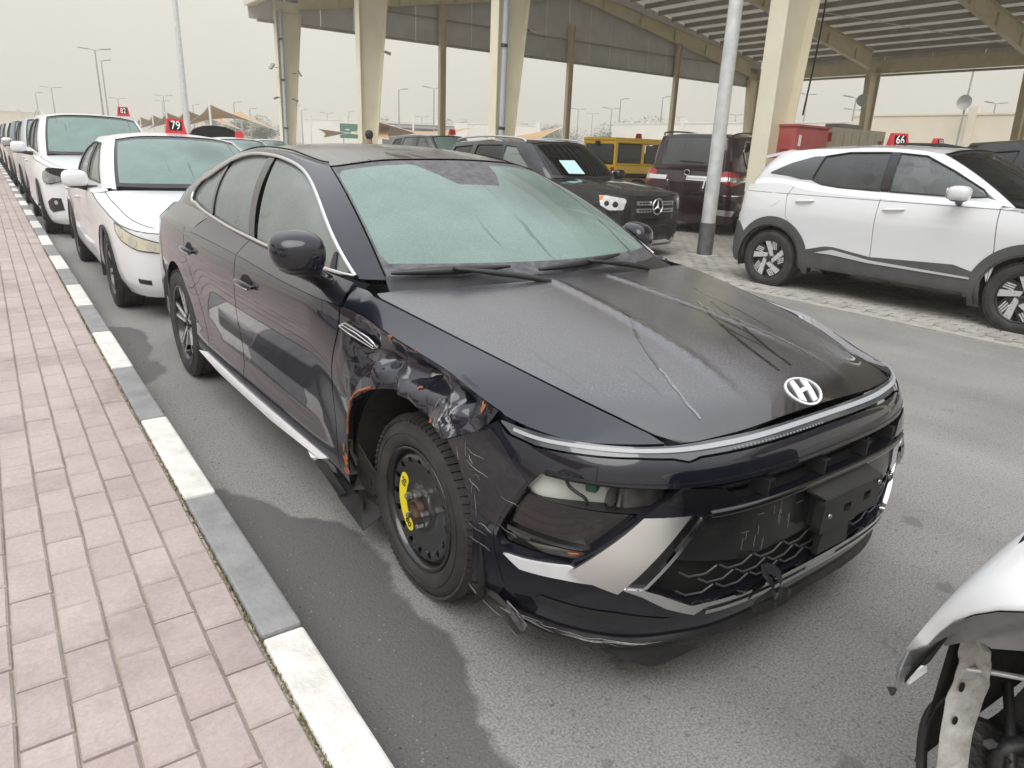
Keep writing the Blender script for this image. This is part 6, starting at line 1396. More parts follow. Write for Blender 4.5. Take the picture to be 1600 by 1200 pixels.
    if S.get('deck'):
        for side in (-1, 1):
            qs = np.linspace(S['deck'][0], 1., 24); us = np.linspace(sk.s_at_y(S['deck'][1]), sk.L - .001, 24); A = G_.fb(qs); C = np.array([sk(np.array([u]), np.array([ztf(u)]))[0] for u in us]); rows = [A + (C - A) * t_ + np.array([0, 0, .03]) * t_ * (1 - t_) for t_ in np.linspace(0, 1, 6)]
            MB().add(np.vstack(rows) * [side, 1, 1], [(k * 24 + i, k * 24 + i + 1, (k + 1) * 24 + i + 1, (k + 1) * 24 + i) for k in range(5) for i in range(23)], True).build('boot_lid', P0, car)
    else:
        # closing strip between shoulder and glass line at the tail
        pass
    # ledge between body top line and window line
    for side in S.get('sides', (-1, 1)):
        ys = np.linspace(S['ledge'][0], S['ledge'][1], 30); A = np.array([sk(np.array([side * sk.s_at_y(y)]), np.array([float(top(y))]))[0] for y in ys]); qs = [G_.find([y], [float(np.interp(y, np.array(S['gb'])[3:, 1][:-3], np.array(S['gb'])[3:, 2][:-3]))], 1)[0][0] for y in ys]; C = G_(np.array(qs) * side, np.zeros(30)); MB().add(np.vstack([A, C]), [(i, i + 1, 30 + i + 1, 30 + i) for i in range(29)], True).build('shoulder', P0, car)
    for side in S.get('sides', (-1, 1)):
        ys = np.linspace(ye - .03, S['ledge'][0] + .03, 8); A = np.array([sk(np.array([side * sk.s_at_y(y)]), np.array([float(top(y))]))[0] for y in ys]); C = A * [.86, 1, 1] + [0, 0, .022]; MB().add(np.vstack([A, C]), [(i, i + 1, 8 + i + 1, 8 + i) for i in range(7)], True).build('shoulder', P0, car)
    # cabin
    zf = S.get('zseat', .52); MB().box((0, (ye + L) / 2 + .1, zf - .1), (W * 1.5, L - ye - .9, .1)).build('cabin_floor', M_inter, car)
    V, F = blob((0, ye + .25, zf + .36), W * .78, .24, .12, 3); MB().add(V, F, True).build('dashboard', M_inter, car)
    if detail:
        for x in (-.38, .38): seat(x, ye + .85, car, S.get('seat_mat', M_seat), .25, z0=zf); seat(x, ye + 1.75, car, S.get('seat_mat', M_seat), .29, z0=zf)
    # wheels
    for wy in (S['yf'], S['yr']):
        for side in (-1, 1): S['wheel'](car, wy, side * (S['xo'] - S.get('tw', .225) / 2), R, S.get('tw', .225), side)
    # mirrors
    for side in (-1, 1):
        if 'mirror' not in S: break
        mx, my, mz = S['mirror']; t = empty('side_mirror', (0, 0, 0)); t.parent = car; a, b, c = S.get('mirror_size', (.105, .075, .075))
        V, F = blob((side * mx, my, mz), a, b, c, 3); MB().add(V, F, True).build('housing', S.get('mirror_mat', P0), t); V, F = blob((side * (mx - .01), my + .005, mz - c * .62), a * .85, b * .85, c * .5, 2.6); MB().add(V, F, True).build('lower_shell', M_blackp, t)
        MB().tube([(side * (mx - .17), my + .05, mz - .09), (side * (mx - .08), my + .03, mz - .08), (side * mx, my, mz - .05)], [.03, .026, .03], 8).build('arm', M_blackp, t)
        V, F = blob((side * mx, my + b * .92, mz), a * .86, .008, c * .8, 3.2); MB().add(V, F, True).build('mirror_glass', M_chrome, t)
    # door handles
    for side in S.get('sides', (-1, 1)):
        for (nm, y, z) in S.get('handles', ()):
            pts = []
            for q in np.linspace(-1, 1, 10): p = sk(np.array([side * sk.s_at_y(y + q * .11)]), np.array([z - .012 * q]))[0]; pts.append(Vector(p) + Vector((side * (.028 - .022 * abs(q)**3), 0, 0)))
            MB().tube(pts, [.009 + .005 * (1 - abs(q)**4) for q in np.linspace(-1, 1, 10)], 8).build('handle', S.get('handle_mat', P0), B.doors[(nm, side)])
    def face(nm, pts, m, off=.004, th=.012, step=.03, par=None, both=True, tail=False):
        """panel on the nose given in (u, z); mirrored to the other side when both"""
        r_ = []
        for sg in ((-1, 1) if both else (-1,)):
            q = [(u * -sg, z) for u, z in pts]; q = q if sg < 0 else q[::-1]
            if tail: q = [(math.copysign(sk.L - abs(u), u if u else -1), z) for u, z in q]
            mb = MB(); panel(mb, sk, q, step=step, thick=th, off=off); r_.append(mb.build(nm, m, par or car))
        return r_
    B.face = face; return B
def w_spokes(n, face_m, back_m, w0=.022, w1=.034):
    def f(car, y, x, R, tw, side):
        t = wheel_empty('wheel', car, y, x, R, side); rr = R * .68; tyre(R, tw, rr, 48, abs(y) < 99).build('tyre', M_rubber, t)
        sp = [sector(k, n, [(-w0, .03), (-w1, rr - .012), (w1, rr - .012), (w0, .03)]) for k in range(n)]; alloy(t, rr, -tw / 2 + .012, [(sp, face_m, .003)], (back_m, face_m)); return t
    return f
def w_kicks(car, y, x, R, tw, side):
    t = wheel_empty('wheel', car, y, x, R, side); rr = R * .665; tyre(R, tw, rr, 64).build('tyre', M_rubber, t)
    bl = [sector(k, 5, [(.018, .050), (.064, .030), (.050, .186), (.010, .200), (-.004, .196), (.014, .12)]) for k in range(5)]
    bl = [sector(k, 5, [(-.060, .034), (-.012, .034), (.072, .198), (.046, .214), (.008, .219)]) for k in range(5)]
    fn = [sector(k, 5, [(a, .110), (a + .012, .110), (a + .020, .205), (a + .006, .209)]) for k in range(5) for a in (-.086, -.064, -.042)]
    dk = [sector(k, 5, [(-.10, .05), (-.03, .05), (-.00, .205), (-.12, .175)]) for k in range(5)]
    alloy(t, rr, -tw / 2 + .012, [(bl, M_alloys, .006), (fn, M_alloys, .001), (dk, M_alloyb, -.004)], (M_alloyb, M_alloys), .032, .02)
W5 = w_spokes(5, M_alloys, M_alloyb); W7 = w_spokes(7, mat('wheel_silver', (.40, .41, .42), .35, metal=.8), M_alloyb, .014, .020); W10 = w_spokes(10, mat('wheel_grey', (.22, .22, .23), .35, metal=.7), M_alloyb, .010, .014)
def gloops(front, rear, wb, wr_, zb, zr, yb, yr_):
    """greenhouse loops from a few measures: front/rear = (centre y, corner y) at base; yb/yr_ roof front/rear"""
    fb, rb = front, rear; y0, y1 = fb[1], rb[1]
    gb = [(0, fb[0], zb[0]), (wb * .32, fb[0] + .02, zb[0]), (wb * .64, fb[0] + .08, zb[0]), (wb * .88, y0, zb[0]), (wb * .97, y0 + .14, zb[0])]
    gr = [(0, yb[0], zr[0]), (wr_ * .32, yb[0] + .01, zr[0] - .004), (wr_ * .66, yb[0] + .05, zr[0] - .018), (wr_ * .92, yb[1], zr[0] - .048), (wr_, yb[1] + .13, zr[0] - .04)]
    for k in np.linspace(.12, .88, 5):
        y = y0 + .14 + (y1 - .14 - y0 - .14) * k; gb.append((wb, y, zb[0] + (zb[1] - zb[0]) * k)); gr.append((wr_ * (1 + .02 * math.sin(math.pi * k)), yb[1] + .13 + (yr_[1] - .13 - yb[1] - .13) * k, zr[0] - .035 + (zr[1] - zr[0]) * k + .02 * math.sin(math.pi * k)))
    gb += [(wb * .97, y1 - .14, zb[1]), (wb * .88, y1, zb[1]), (wb * .64, rb[0] - .05, zb[1]), (wb * .32, rb[0] - .01, zb[1]), (0, rb[0], zb[1])]
    gr += [(wr_, yr_[1] - .13, zr[1] - .04), (wr_ * .92, yr_[1], zr[1] - .045), (wr_ * .66, yr_[0] - .03, zr[1] - .02), (wr_ * .32, yr_[0] - .01, zr[1] - .004), (0, yr_[0], zr[1])]
    return gb, gr
# number box carried on a roof
M_redbox = mat('red_number_box', (.52, .025, .03), .4, var=.12, vscale=9); M_num = mat('number_white', (.82, .82, .80), .5)
def roof_sign(loc, rz, num, label, s_=1., group='red number boxes on car roofs'):
    t = empty('number_box', loc, rz, label, 'sign', group); s_ = s_ * (.46 if num else .8); h, a, b, c, d = .30 * s_, .21 * s_, .165 * s_, .12 * s_, .08 * s_
    V = [(-a, -c, 0), (a, -c, 0), (a, c, 0), (-a, c, 0), (-b, -d, h), (b, -d, h), (b, d, h), (-b, d, h)]
    MB().add(V, [(0, 3, 2, 1), (4, 5, 6, 7), (0, 1, 5, 4), (1, 2, 6, 5), (2, 3, 7, 6), (3, 0, 4, 7)]).build('body', M_redbox, t); MB().box((0, 0, -.006), (a * 2.15, c * 2.3, .012)).build('base', M_redbox, t)
    sl = math.atan2(c - d, h)
    for ry in ((0, math.pi) if num else ()):
        bk = MB().box((0, 0, 0), (.26 * s_, .20 * s_, .002)); o = bk.build('number_back', M_seam, t)
        Mx = Matrix.Rotation(ry, 4, 'Z') @ Matrix.Translation((0, -(c + d) / 2 - .002, h / 2)) @ Matrix.Rotation(rad(90) - sl, 4, 'X'); o.matrix_local = Mx
        me = text_mesh(num, .235 * s_, .002); me.materials.append(M_num); o = link('number', me, t); o.matrix_local = Mx @ Matrix.Translation((0, 0, .003)) @ Matrix.Diagonal((.85, 1.1, 1, 1))
    return t

# ---- white crossover on the right (side on)
gb = [(0, 1.02, 1.10), (.28, 1.03, 1.10), (.54, 1.09, 1.11), (.72, 1.22, 1.13), (.78, 1.42, 1.155), (.80, 1.75, 1.165), (.805, 2.2, 1.175), (.805, 2.7, 1.185), (.80, 3.2, 1.22), (.775, 3.65, 1.255), (.72, 3.98, 1.245), (.52, 4.12, 1.20), (.26, 4.17, 1.20), (0, 4.18, 1.20)]
gr = [(0, 1.88, 1.635), (.22, 1.89, 1.632), (.44, 1.92, 1.615), (.60, 1.98, 1.578), (.635, 2.10, 1.590), (.65, 2.28, 1.608), (.655, 2.5, 1.618), (.655, 2.75, 1.615), (.65, 3.05, 1.598), (.635, 3.36, 1.588), (.60, 3.70, 1.552), (.44, 3.84, 1.558), (.22, 3.88, 1.565), (0, 3.89, 1.568)]
KS = dict(rk=.30, L=4.30, W=.895, paint=M_pearl, R=.335, yf=.93, yr=3.585, xo=.885, ar=.39, zb=.44, tw=.215, face='fr_flat',
 top=[(0, .98), (.3, 1.0), (.8, 1.05), (1.28, 1.10), (2.4, 1.115), (3.2, 1.14), (3.6, 1.20), (4.05, 1.17), (4.3, 1.15)],
 seams=[[(.50, .44), (.50, .7), (.50, .95)], [(1.25, .44), (1.25, .74), (1.285, 1.0), (1.29, 1.10)], [(2.385, .44), (2.38, .51), (2.40, .9), (2.40, 1.11)], [(3.13, .44), (3.30, .66), (3.44, .85), (3.475, 1.08), (3.42, 1.17)], [(4.02, .44), (4.12, .8), (4.14, 1.13)]],
 hood_edge=1.0, cowl=1.12, hood=[(0, .98), (.08, 1.0), (.4, 1.06), (.8, 1.09), (1.2, 1.12)], gb=gb, gr=gr, wq=.235, wr=.80, crown=1.66, rocker=M_clad2, clad_arch=.105, ledge=(1.30, 4.0), zseat=.66,
 windows=[([(2.445, 1.19), (2.455, 1.575), (2.9, 1.562), (3.165, 1.515), (3.235, 1.26), (3.10, 1.215), (2.9, 1.195)], M_priv), ([(2.352, 1.19), (2.365, 1.572), (2.105, 1.552), (1.80, 1.42), (1.50, 1.265), (1.44, 1.20), (1.6, 1.185)], glass('kicks_glass', (.62, .70, .71), (.42, .47, .49), .32, refl=1.8))],
 upper_trim=[([(3.245, 1.255), (3.172, 1.515), (3.29, 1.510), (3.55, 1.43), (3.78, 1.325), (3.80, 1.305), (3.55, 1.285), (3.38, 1.258)], mat('quarter_gloss', (.045, .05, .055), .15, coat=1.)), ([(2.36, 1.185), (2.37, 1.578), (2.45, 1.578), (2.44, 1.185)], M_blackg), ([(1.365, 1.175), (1.395, 1.19), (1.49, 1.258), (1.43, 1.19)], M_blackg)],
 handles=[('rear_door', 3.23, 1.03), ('front_door', 2.23, 1.022)], mirror=(1.02, 1.60, 1.225), mirror_size=(.09, .095, .07), wheel=w_kicks, wind=glass('kicks_screen', (.35, .42, .42), refl=1.6), seat_mat=mat('pale_seat', (.38, .37, .36), .7))
KB = gencar('crossover_car', (8.40, 1.50, 0), rad(1.4), 'white crossover with grey plastic sills parked side-on at right', KS)
for side in (-1, 1):
    ad = KB.add; ad('sill_cladding', [(1.32, .50), (1.565, .560), (2.38, .520), (2.6, .545), (2.80, .570), (2.90, .565), (3.12, .505), (3.12, .315), (2.4, .318), (1.32, .312)], side, M_clad2, .012, .03)
    ad('sill_strip', [(1.39, .445), (1.40, .462), (2.38, .487), (2.65, .522), (2.80, .540), (3.00, .485), (2.8, .487), (2.38, .457)], side, mat('satin_sill', (.62, .63, .64), .35, metal=.4), .022, .008)
    ad('fuel_flap', [(3.655 + .095 * math.cos(a) * (1 - .12 * abs(math.sin(2 * a))), 1.02 + .08 * math.sin(a) * (1 - .12 * abs(math.sin(2 * a)))) for a in np.linspace(0, 2 * math.pi, 28, endpoint=False)], side, M_pearl, .0025, .003)
    ad('rear_corner', [(3.99, .60), (4.10, .72), (4.20, .74), (4.28, .70), (4.28, .26), (4.05, .24), (4.0, .40)], side, M_clad2, .010, .03)
    ad('tail_lamp', [(4.135, .84), (4.15, 1.07), (4.26, 1.08), (4.26, .92), (4.18, .86)], side, mat('dull_lens', (.16, .05, .05), .15, coat=1.), .008, .02)
    ad('mud_flap', [(1.30, .46), (1.40, .46), (1.38, .20), (1.28, .20)], side, M_clad2, .02, .02); ad('mud_flap', [(3.07, .33), (3.16, .33), (3.14, .24), (3.08, .24)], side, M_clad2, .02, .02)
    pts = [KB.sk(np.array([side * KB.sk.s_at_y(y)]), np.array([1.098 - .004 * (y - 2.4)]))[0] + np.array([side * .001, 0, 0]) for y in np.linspace(.55, 4.1, 40)]; MB().tube(pts, .0022, 5, False).build('crease_line', M_seam, KB.car)
V = [(-.60, 3.66, 1.565), (.60, 3.66, 1.565), (.55, 4.02, 1.495), (-.55, 4.02, 1.495)]; MB().prism(V, (0, 0, -.022), (0, 0, .012)).build('roof_spoiler', M_pearl, KB.car)
MB().tube([(.55, 2.1, 1.63), (.57, 2.5, 1.69), (.57, 3.0, 1.69), (.55, 3.3, 1.635)], .02, 8).build('roof_rail', M_blackp, KB.car)
t = roof_sign((8.92, 4.55, 1.66), rad(-38), '66', 'red box numbered 66 on the white crossover roof', 1.12); roof_sign((8.98, 4.12, 1.665), rad(-8), '13', 'small red box numbered 13 beside the larger 66 box', .72)

# ---- white sedan behind
gb, gr = gloops((1.18, 1.42), (4.18, 3.95), .79, .60, (.975, 1.03), (1.44, 1.40), (2.05, 2.16), (3.55, 3.42))
win_sedan = [([(1.72, 1.0), (2.05, 1.20), (2.38, 1.345), (2.56, 1.35), (2.54, 1.005)], M_glass), ([(2.64, 1.005), (2.65, 1.355), (2.95, 1.35), (3.25, 1.29), (3.42, 1.05), (3.0, 1.015)], M_glass)]
def sedan_spec(**k):
    S = dict(L=4.80, W=.91, paint=M_white, R=.325, yf=.95, yr=3.72, xo=.885, ar=.365, zb=.27, top=[(0, .70), (.15, .72), (.42, .76), (.9, .86), (1.42, .955), (2.4, .975), (3.6, 1.0), (4.3, 1.0), (4.8, .98)], seams=[[(.52, .27), (.52, .5), (.50, .76)], [(1.45, .27), (1.46, .6), (1.44, .95)], [(2.58, .27), (2.59, .6), (2.58, .97)], [(3.30, .27), (3.36, .5), (3.62, .85), (3.64, 1.0)], [(4.35, .27), (4.4, .6), (4.42, .99)]],
     hood_edge=.8, cowl=1.30, hood=[(0, .70), (.05, .74), (.25, .82), (.6, .89), (.95, .935), (1.3, .97)], gb=gb, gr=gr, wq=.215, wr=.80, crown=1.47, ledge=(1.45, 3.9), deck=(.72, 3.95), windows=win_sedan, handles=[('front_door', 2.40, .83), ('rear_door', 3.40, .85)], mirror=(.99, 1.62, 1.045), wheel=W7)
    S.update(k); return S
CB = gencar('white_sedan', (1.63, 6.02, 0), 0, 'older white sedan with yellowed headlamps parked right behind the dark sedan', sedan_spec())
hl = CB.face('headlamp', [(-1.13, .765), (-1.02, .748), (-.84, .70), (-.66, .655), (-.54, .625), (-.52, .605), (-.62, .565), (-.80, .582), (-1.0, .64), (-1.10, .70)], M_cloudy, .006, .03)
for o in hl:
    sg = -1 if o is hl[0] else 1
    q = [CB.sk(np.array([sg * -u]), np.array([z]))[0] for u, z in dense([(-1.13, .765), (-1.02, .748), (-.84, .70), (-.66, .655), (-.54, .625), (-.52, .605), (-.62, .565), (-.80, .582), (-1.0, .64), (-1.10, .70)], .04)]; MB().tube([Vector(p) + Vector((sg * .004, -.005, 0)) for p in q + q[:1]], .004, 5, False).build('lamp_seal', M_blackp, o)
    for u, z, r_ in ((1.00, .700, .040), (.84, .645, .046), (.69, .612, .034)):
        mb = MB(); panel(mb, CB.sk, circ((sg * u, z), r_, 18), step=.02, thick=.006, off=.009); mb.build('lamp_bowl', mat('lamp_bowl', (.66, .64, .55), .15, metal=.4), o)
CB.face('fog_recess', [(-.86, .36), (-.62, .345), (-.62, .30), (-.86, .31)], M_white, -.004, .01); CB.face('fog_opening', [(-.845, .352), (-.72, .345), (-.72, .308), (-.845, .315)], M_blackp, .003, .004)
CB.face('grille', [(-.42, .69), (0, .695), (.42, .69), (.36, .60), (0, .59), (-.36, .60)], M_blackm, .006, .02, both=False); CB.face('lower_intake', [(-.5, .34), (0, .345), (.5, .34), (.46, .26), (-.46, .26)], M_blackp, .005, .02, both=False)
roof_sign((1.75, 8.75, 1.475), rad(-8), '79', 'red box numbered 79 on the old white sedan', 1.05)

# ---- tall white car with broken nose
gb2, gr2 = gloops((1.10, 1.32), (4.50, 4.35), .82, .66, (1.10, 1.16), (1.70, 1.68), (1.85, 1.96), (4.2, 4.1))
win_suv = [([(1.62, 1.14), (1.90, 1.36), (2.20, 1.60), (2.52, 1.62), (2.52, 1.15)], M_glass), ([(2.60, 1.15), (2.60, 1.62), (3.35, 1.60), (3.45, 1.18)], M_glass), ([(3.56, 1.20), (3.50, 1.58), (3.95, 1.54), (4.10, 1.26)], M_tint)]
def suv_spec(**k):
    S = dict(L=4.70, W=.94, paint=M_white, R=.36, yf=.95, yr=3.70, xo=.91, ar=.42, zb=.36, face='fr_flat', top=[(0, .92), (.15, .95), (.42, .98), (.9, 1.03), (1.35, 1.08), (2.4, 1.10), (3.6, 1.13), (4.3, 1.15), (4.7, 1.14)], seams=[[(.50, .36), (.50, .6), (.48, .97)], [(1.42, .36), (1.42, .7), (1.40, 1.08)], [(2.55, .36), (2.56, .7), (2.56, 1.10)], [(3.28, .36), (3.34, .6), (3.50, .95), (3.52, 1.13)], [(4.45, .36), (4.48, .6), (4.5, 1.14)]],
     hood_edge=1., cowl=1.22, hood=[(0, .92), (.05, .96), (.25, 1.02), (.6, 1.07), (.95, 1.10), (1.22, 1.115)], gb=gb2, gr=gr2, wq=.215, wr=.81, crown=1.745, ledge=(1.40, 4.35), windows=win_suv, handles=[('front_door', 2.38, .98), ('rear_door', 3.30, 1.0)], mirror=(1.05, 1.58, 1.20), mirror_size=(.10, .085, .08), wheel=W5, zseat=.70, clad_arch=.0, rg=(.12, .92))
    S.update(k); return S
HB = gencar('white_suv', (1.50, 11.7, 0), 0, 'tall white SUV with a broken headlamp, third in the kerb row', suv_spec(rails=(.3, .72, M_satin)))
br = HB.face('lamp_cavity', [(-1.02, .95), (-.80, .965), (-.52, .95), (-.50, .86), (-.60, .80), (-.86, .74), (-.98, .74), (-1.06, .82)], M_seam, .003, .01)
HB.face('broken_headlamp', [(-1.04, .90), (-.98, .92), (-.70, .85), (-.52, .83), (-.60, .80), (-.86, .75), (-.98, .755), (-1.05, .82)], mat('smoked_lens', (.10, .10, .105), .1, coat=1., col2=(.25, .25, .25), vscale=14), .03, .04)
HB.face('fog_lamp', [(-.98, .50), (-.86, .56), (-.72, .56), (-.70, .40), (-.90, .36), (-.97, .40)], M_blackp, .005, .01); HB.face('fog_bulb', circ((-.80, .50), .03, 14), M_reflect, .009, .01); HB.face('grille', [(-.46, .86), (0, .87), (.46, .86), (.40, .60), (-.40, .60)], M_blackp, .006, .02, both=False)
roof_sign((2.0, 13.9, 1.735), rad(-6), '82', 'red box numbered 82 on the tall white car', .95)
# ---- cars farther along the kerb row
D1 = gencar('silver_suv', (1.50, 17.2, 0), 0, 'pale SUV with a chrome mirror, fourth in the kerb row', suv_spec(paint=M_silver, mirror_mat=M_satin), 'cars parked along the kerb', 0)
D2 = gencar('grey_suv', (1.48, 22.8, 0), 0, 'dark grey SUV, fifth in the kerb row', suv_spec(paint=M_greyp), 'cars parked along the kerb', 0)
for i, (y, lb) in enumerate(((28.4, 'sixth in the kerb row, a small distant car'), (33.8, 'seventh in the kerb row, a distant car'), (39.2, 'last distant car at the far end of the kerb row'))):
    c = copy_tree((D1 if i != 1 else D2).car); c.location = (1.5, y, 0); c['label'] = lb

# ---- black SUV with the star grille
gb3, gr3 = gloops((1.22, 1.42), (4.42, 4.28), .80, .64, (1.06, 1.12), (1.60, 1.575), (1.95, 2.05), (4.18, 4.05))
GB_ = gencar('black_suv', (7.66, 7.16, 0), rad(4), 'black SUV with chrome star grille and a pale paper on its windscreen', suv_spec(L=4.63, W=.915, paint=M_black, R=.35, top=[(0, .90), (.15, .93), (.42, .955), (.9, 1.0), (1.40, 1.05), (2.4, 1.06), (3.6, 1.09), (4.3, 1.12), (4.63, 1.10)], hood=[(0, .90), (.05, .945), (.25, .99), (.6, 1.03), (.95, 1.06), (1.30, 1.075)], hood_ridge=.012, cowl=1.30, gb=gb3, gr=gr3, crown=1.64, windows=[([(1.70, 1.09), (1.98, 1.28), (2.30, 1.50), (2.56, 1.515), (2.56, 1.10)], M_glass), ([(2.64, 1.10), (2.64, 1.52), (3.30, 1.51), (3.38, 1.12)], M_tint), ([(3.48, 1.13), (3.44, 1.50), (3.95, 1.46), (4.05, 1.18)], M_tint)], rails=(.27, .76, M_satin), wind=glass('dark_screen', (.12, .15, .16), refl=1.5), mirror=(1.02, 1.66, 1.13), zseat=.66))
gl = GB_.face('grille', [(-.40, .90), (0, .91), (.40, .90), (.43, .76), (.38, .60), (-.38, .60), (-.43, .76)], M_blackp, .006, .02, both=False)[0]
for z in (.81, .71):
    for a, b in ((-.39, -.10), (.10, .39)):
        us = np.linspace(a, b, 8); mb = MB(); panel(mb, GB_.sk, [(u, z - .028) for u in us] + [(u, z + .028) for u in us[::-1]], step=.03, thick=.015, off=.022); mb.build('grille_louvre', M_satin, gl)
        for k in range(4): u = a + (b - a) * (.2 + k * .2); p = GB_.sk(np.array([u]), np.array([z]))[0]; MB().box(Vector(p) + Vector((0, -.024, 0)), (.045, .004, .018)).build('louvre_slot', M_seam, gl)
sc_ = GB_.sk(np.array([0.]), np.array([.765]))[0]; t = empty('star_emblem', (0, sc_[1] - .045, .765)); t.parent = GB_.car
MB().tube([(.105 * math.cos(a), 0, .105 * math.sin(a)) for a in np.linspace(0, 2 * math.pi, 37)], .013, 8, False).build('ring', M_chrome, t)
for k in range(3): a = math.pi / 2 + k * 2 * math.pi / 3; d = Vector((math.cos(a), 0, math.sin(a))); e = Vector((-math.sin(a), 0, math.cos(a))); MB().add([d * .10, e * .020, -e * .020, Vector((0, -.02, 0))], [(0, 1, 3), (0, 3, 2), (0, 2, 1)]).build('star_arm', M_chrome, t)
MB().lathe([(.02, .10), (.018, 0)], 24, 'y').build('backing', M_seam, t)
hl = GB_.face('headlamp', [(-.97, .90), (-.85, .905), (-.58, .87), (-.56, .84), (-.60, .72), (-.80, .71), (-.93, .77)], mat('clear_lamp', (.45, .46, .48), .08, coat=1., col2=(.75, .76, .78), vscale=18), .006, .03)
for o, sg in zip(hl, (-1, 1)):
    for u, z, r_ in ((.84, .80, .035), (.72, .79, .04)): mb = MB(); panel(mb, GB_.sk, circ((sg * u, z), r_, 16), step=.02, thick=.006, off=.010); mb.build('projector', M_blackg, o)
    mb = MB(); panel(mb, GB_.sk, [(sg * .96, .89), (sg * .90, .895), (sg * .91, .85), (sg * .95, .84)][::-sg], step=.02, thick=.004, off=.010); mb.build('amber_lamp', mat('amber_lens', (.75, .22, .05), .2), o)
GB_.face('chrome_skid', [(-.60, .30), (0, .285), (.60, .30), (.55, .25), (0, .24), (-.55, .25)], M_chrome, .012, .02, both=False); GB_.face('lower_intake', [(-.80, .52), (-.2, .50), (.2, .50), (.80, .52), (.74, .36), (-.74, .36)], M_blackp, .006, .02, both=False)
P = GB_.G(np.array([-.13, -.05, -.06, -.14]), np.array([.10, .10, .42, .42])); P = [Vector(p) + Vector((0, -.03, .02)) for p in P]; t = MB().prism([GB_.car.matrix_basis @ p for p in P], (0, 0, 0), (0, .0, .003)).build('paper_sheet', mat('pale_paper', (.45, .68, .68), .6, var=.05, vscale=10)); tag(t, 'pale blue paper sheet on the black SUV windscreen', 'paper')
bpy.context.view_layer.update()

# ---- plum SUV seen from behind
gb4, gr4 = gloops((1.5, 1.7), (5.12, 4.98), .90, .76, (1.22, 1.22), (1.90, 1.88), (2.2, 2.3), (4.98, 4.88))
AB = gencar('plum_suv', (16.0, 11.2, 0), rad(108), 'large plum-dark SUV seen from behind, right of the yellow car', suv_spec(L=5.25, W=1.0, paint=M_maroon, R=.39, yf=1.0, yr=4.07, xo=.97, ar=.45, zb=.42, tail=.07, top=[(0, 1.0), (.15, 1.05), (.42, 1.08), (.9, 1.12), (1.6, 1.18), (2.4, 1.2), (3.6, 1.22), (4.6, 1.22), (5.25, 1.20)], seams=[[(.50, .42), (.50, .6), (.48, 1.05)], [(1.55, .42), (1.55, .7), (1.55, 1.18)], [(2.75, .42), (2.76, .7), (2.76, 1.2)], [(3.55, .42), (3.6, .6), (3.8, 1.0), (3.85, 1.22)], [(5.0, .42), (5.02, .6), (5.05, 1.2)]], cowl=1.5, hood=[(0, 1.0), (.1, 1.06), (.6, 1.14), (1.5, 1.2)], gb=gb4, gr=gr4, crown=1.945, ledge=(1.7, 4.95), windows=[([(1.95, 1.26), (2.35, 1.62), (2.55, 1.80), (2.85, 1.80), (2.85, 1.26)], M_tint), ([(2.95, 1.26), (2.95, 1.80), (3.75, 1.80), (3.80, 1.27)], M_tint), ([(3.98, 1.34), (3.92, 1.70), (4.05, 1.78), (4.45, 1.77), (4.62, 1.60), (4.55, 1.40), (4.40, 1.29)], M_tint)], handles=[], mirror=(1.1, 1.95, 1.3), rails=(.3, .78, M_black), rg=(.14, .90), wr=.82, rear_glass=glass('grey_rear_glass', (.22, .24, .26), (.30, .32, .34), .5, refl=1.6), zseat=.78), detail=0)
tl = AB.face('tail_lamp', [(-.66, 1.18), (-.74, 1.22), (-1.12, 1.20), (-1.30, 1.12), (-1.16, 1.0), (-.92, .95), (-.70, 1.02)], M_redlens, .012, .04, tail=True)
for o, sg in zip(tl, (-1, 1)): mb = MB(); panel(mb, AB.sk, [(sg * (AB.sk.L - a), b) for a, b in ([(-.74 * -1, 1.05), (.95, 1.02), (1.05, 1.09), (.76, 1.12)])][::-sg], step=.03, thick=.006, off=.016); mb.build('reverse_lamp', M_reflect, o)
ga = AB.face('garnish', [(-.42, 1.10), (0, 1.11), (0, 1.03), (-.42, 1.02)], M_chrome, .02, .03, tail=True)
AB.face('plate_recess', [(-.34, 1.01), (0, 1.015), (0, .80), (-.32, .80)], mat('plum_recess', (.05, .02, .026), .4), .004, .01, tail=True)
for z0, z1, u in ((1.02, .78, .385),): AB.face('plate_frame', [(-.40, 1.02), (-.37, 1.02), (-.345, .80), (-.37, .77)], M_chrome, .018, .02, tail=True); AB.face('plate_frame', [(-.37, .79), (0, .79), (0, .765), (-.36, .765)], M_chrome, .018, .02, tail=True)
AB.face('step_bumper', [(-1.10, .70), (0, .715), (0, .40), (-1.0, .40)], M_maroon, .05, .06, tail=True); AB.face('bumper_trim', [(-1.0, .50), (-.55, .53), (-.50, .44), (-.95, .40)], M_satin, .058, .02, tail=True)
MB().tube([(-.30, 5.17, 1.36), (.0, 5.19, 1.375), (.18, 5.18, 1.38)], .014, 6).build('rear_wiper', M_blackp, AB.car)
q = AB.sk(np.array([AB.sk.L - .001]), np.array([1.16]))[0]; t = empty('rear_badge', (0, q[1] + .03, 1.17)); t.parent = AB.car; MB().tube([(.055 * math.cos(a), 0, .05 * math.sin(a)) for a in np.linspace(0, 2 * math.pi, 25)], .009, 6, False).build('ring', M_chrome, t); MB().box((0, 0, 0), (.14, .012, .022)).build('bar', M_chrome, t)
P = AB.G.find([3.98, 3.92, 4.05, 4.45, 4.62, 4.55, 4.40], [1.34, 1.70, 1.78, 1.77, 1.60, 1.40, 1.29], 1)
for sg in (-1, 1): c = [Vector(p) + Vector((sg * .008, 0, 0)) for p in AB.G(np.array([sg * a for a, b in dense(P, .02)]), np.array([b for a, b in dense(P, .02)]))]; MB().tube(c + c[:1], .013, 6, False).build('window_chrome', M_chrome, AB.car)

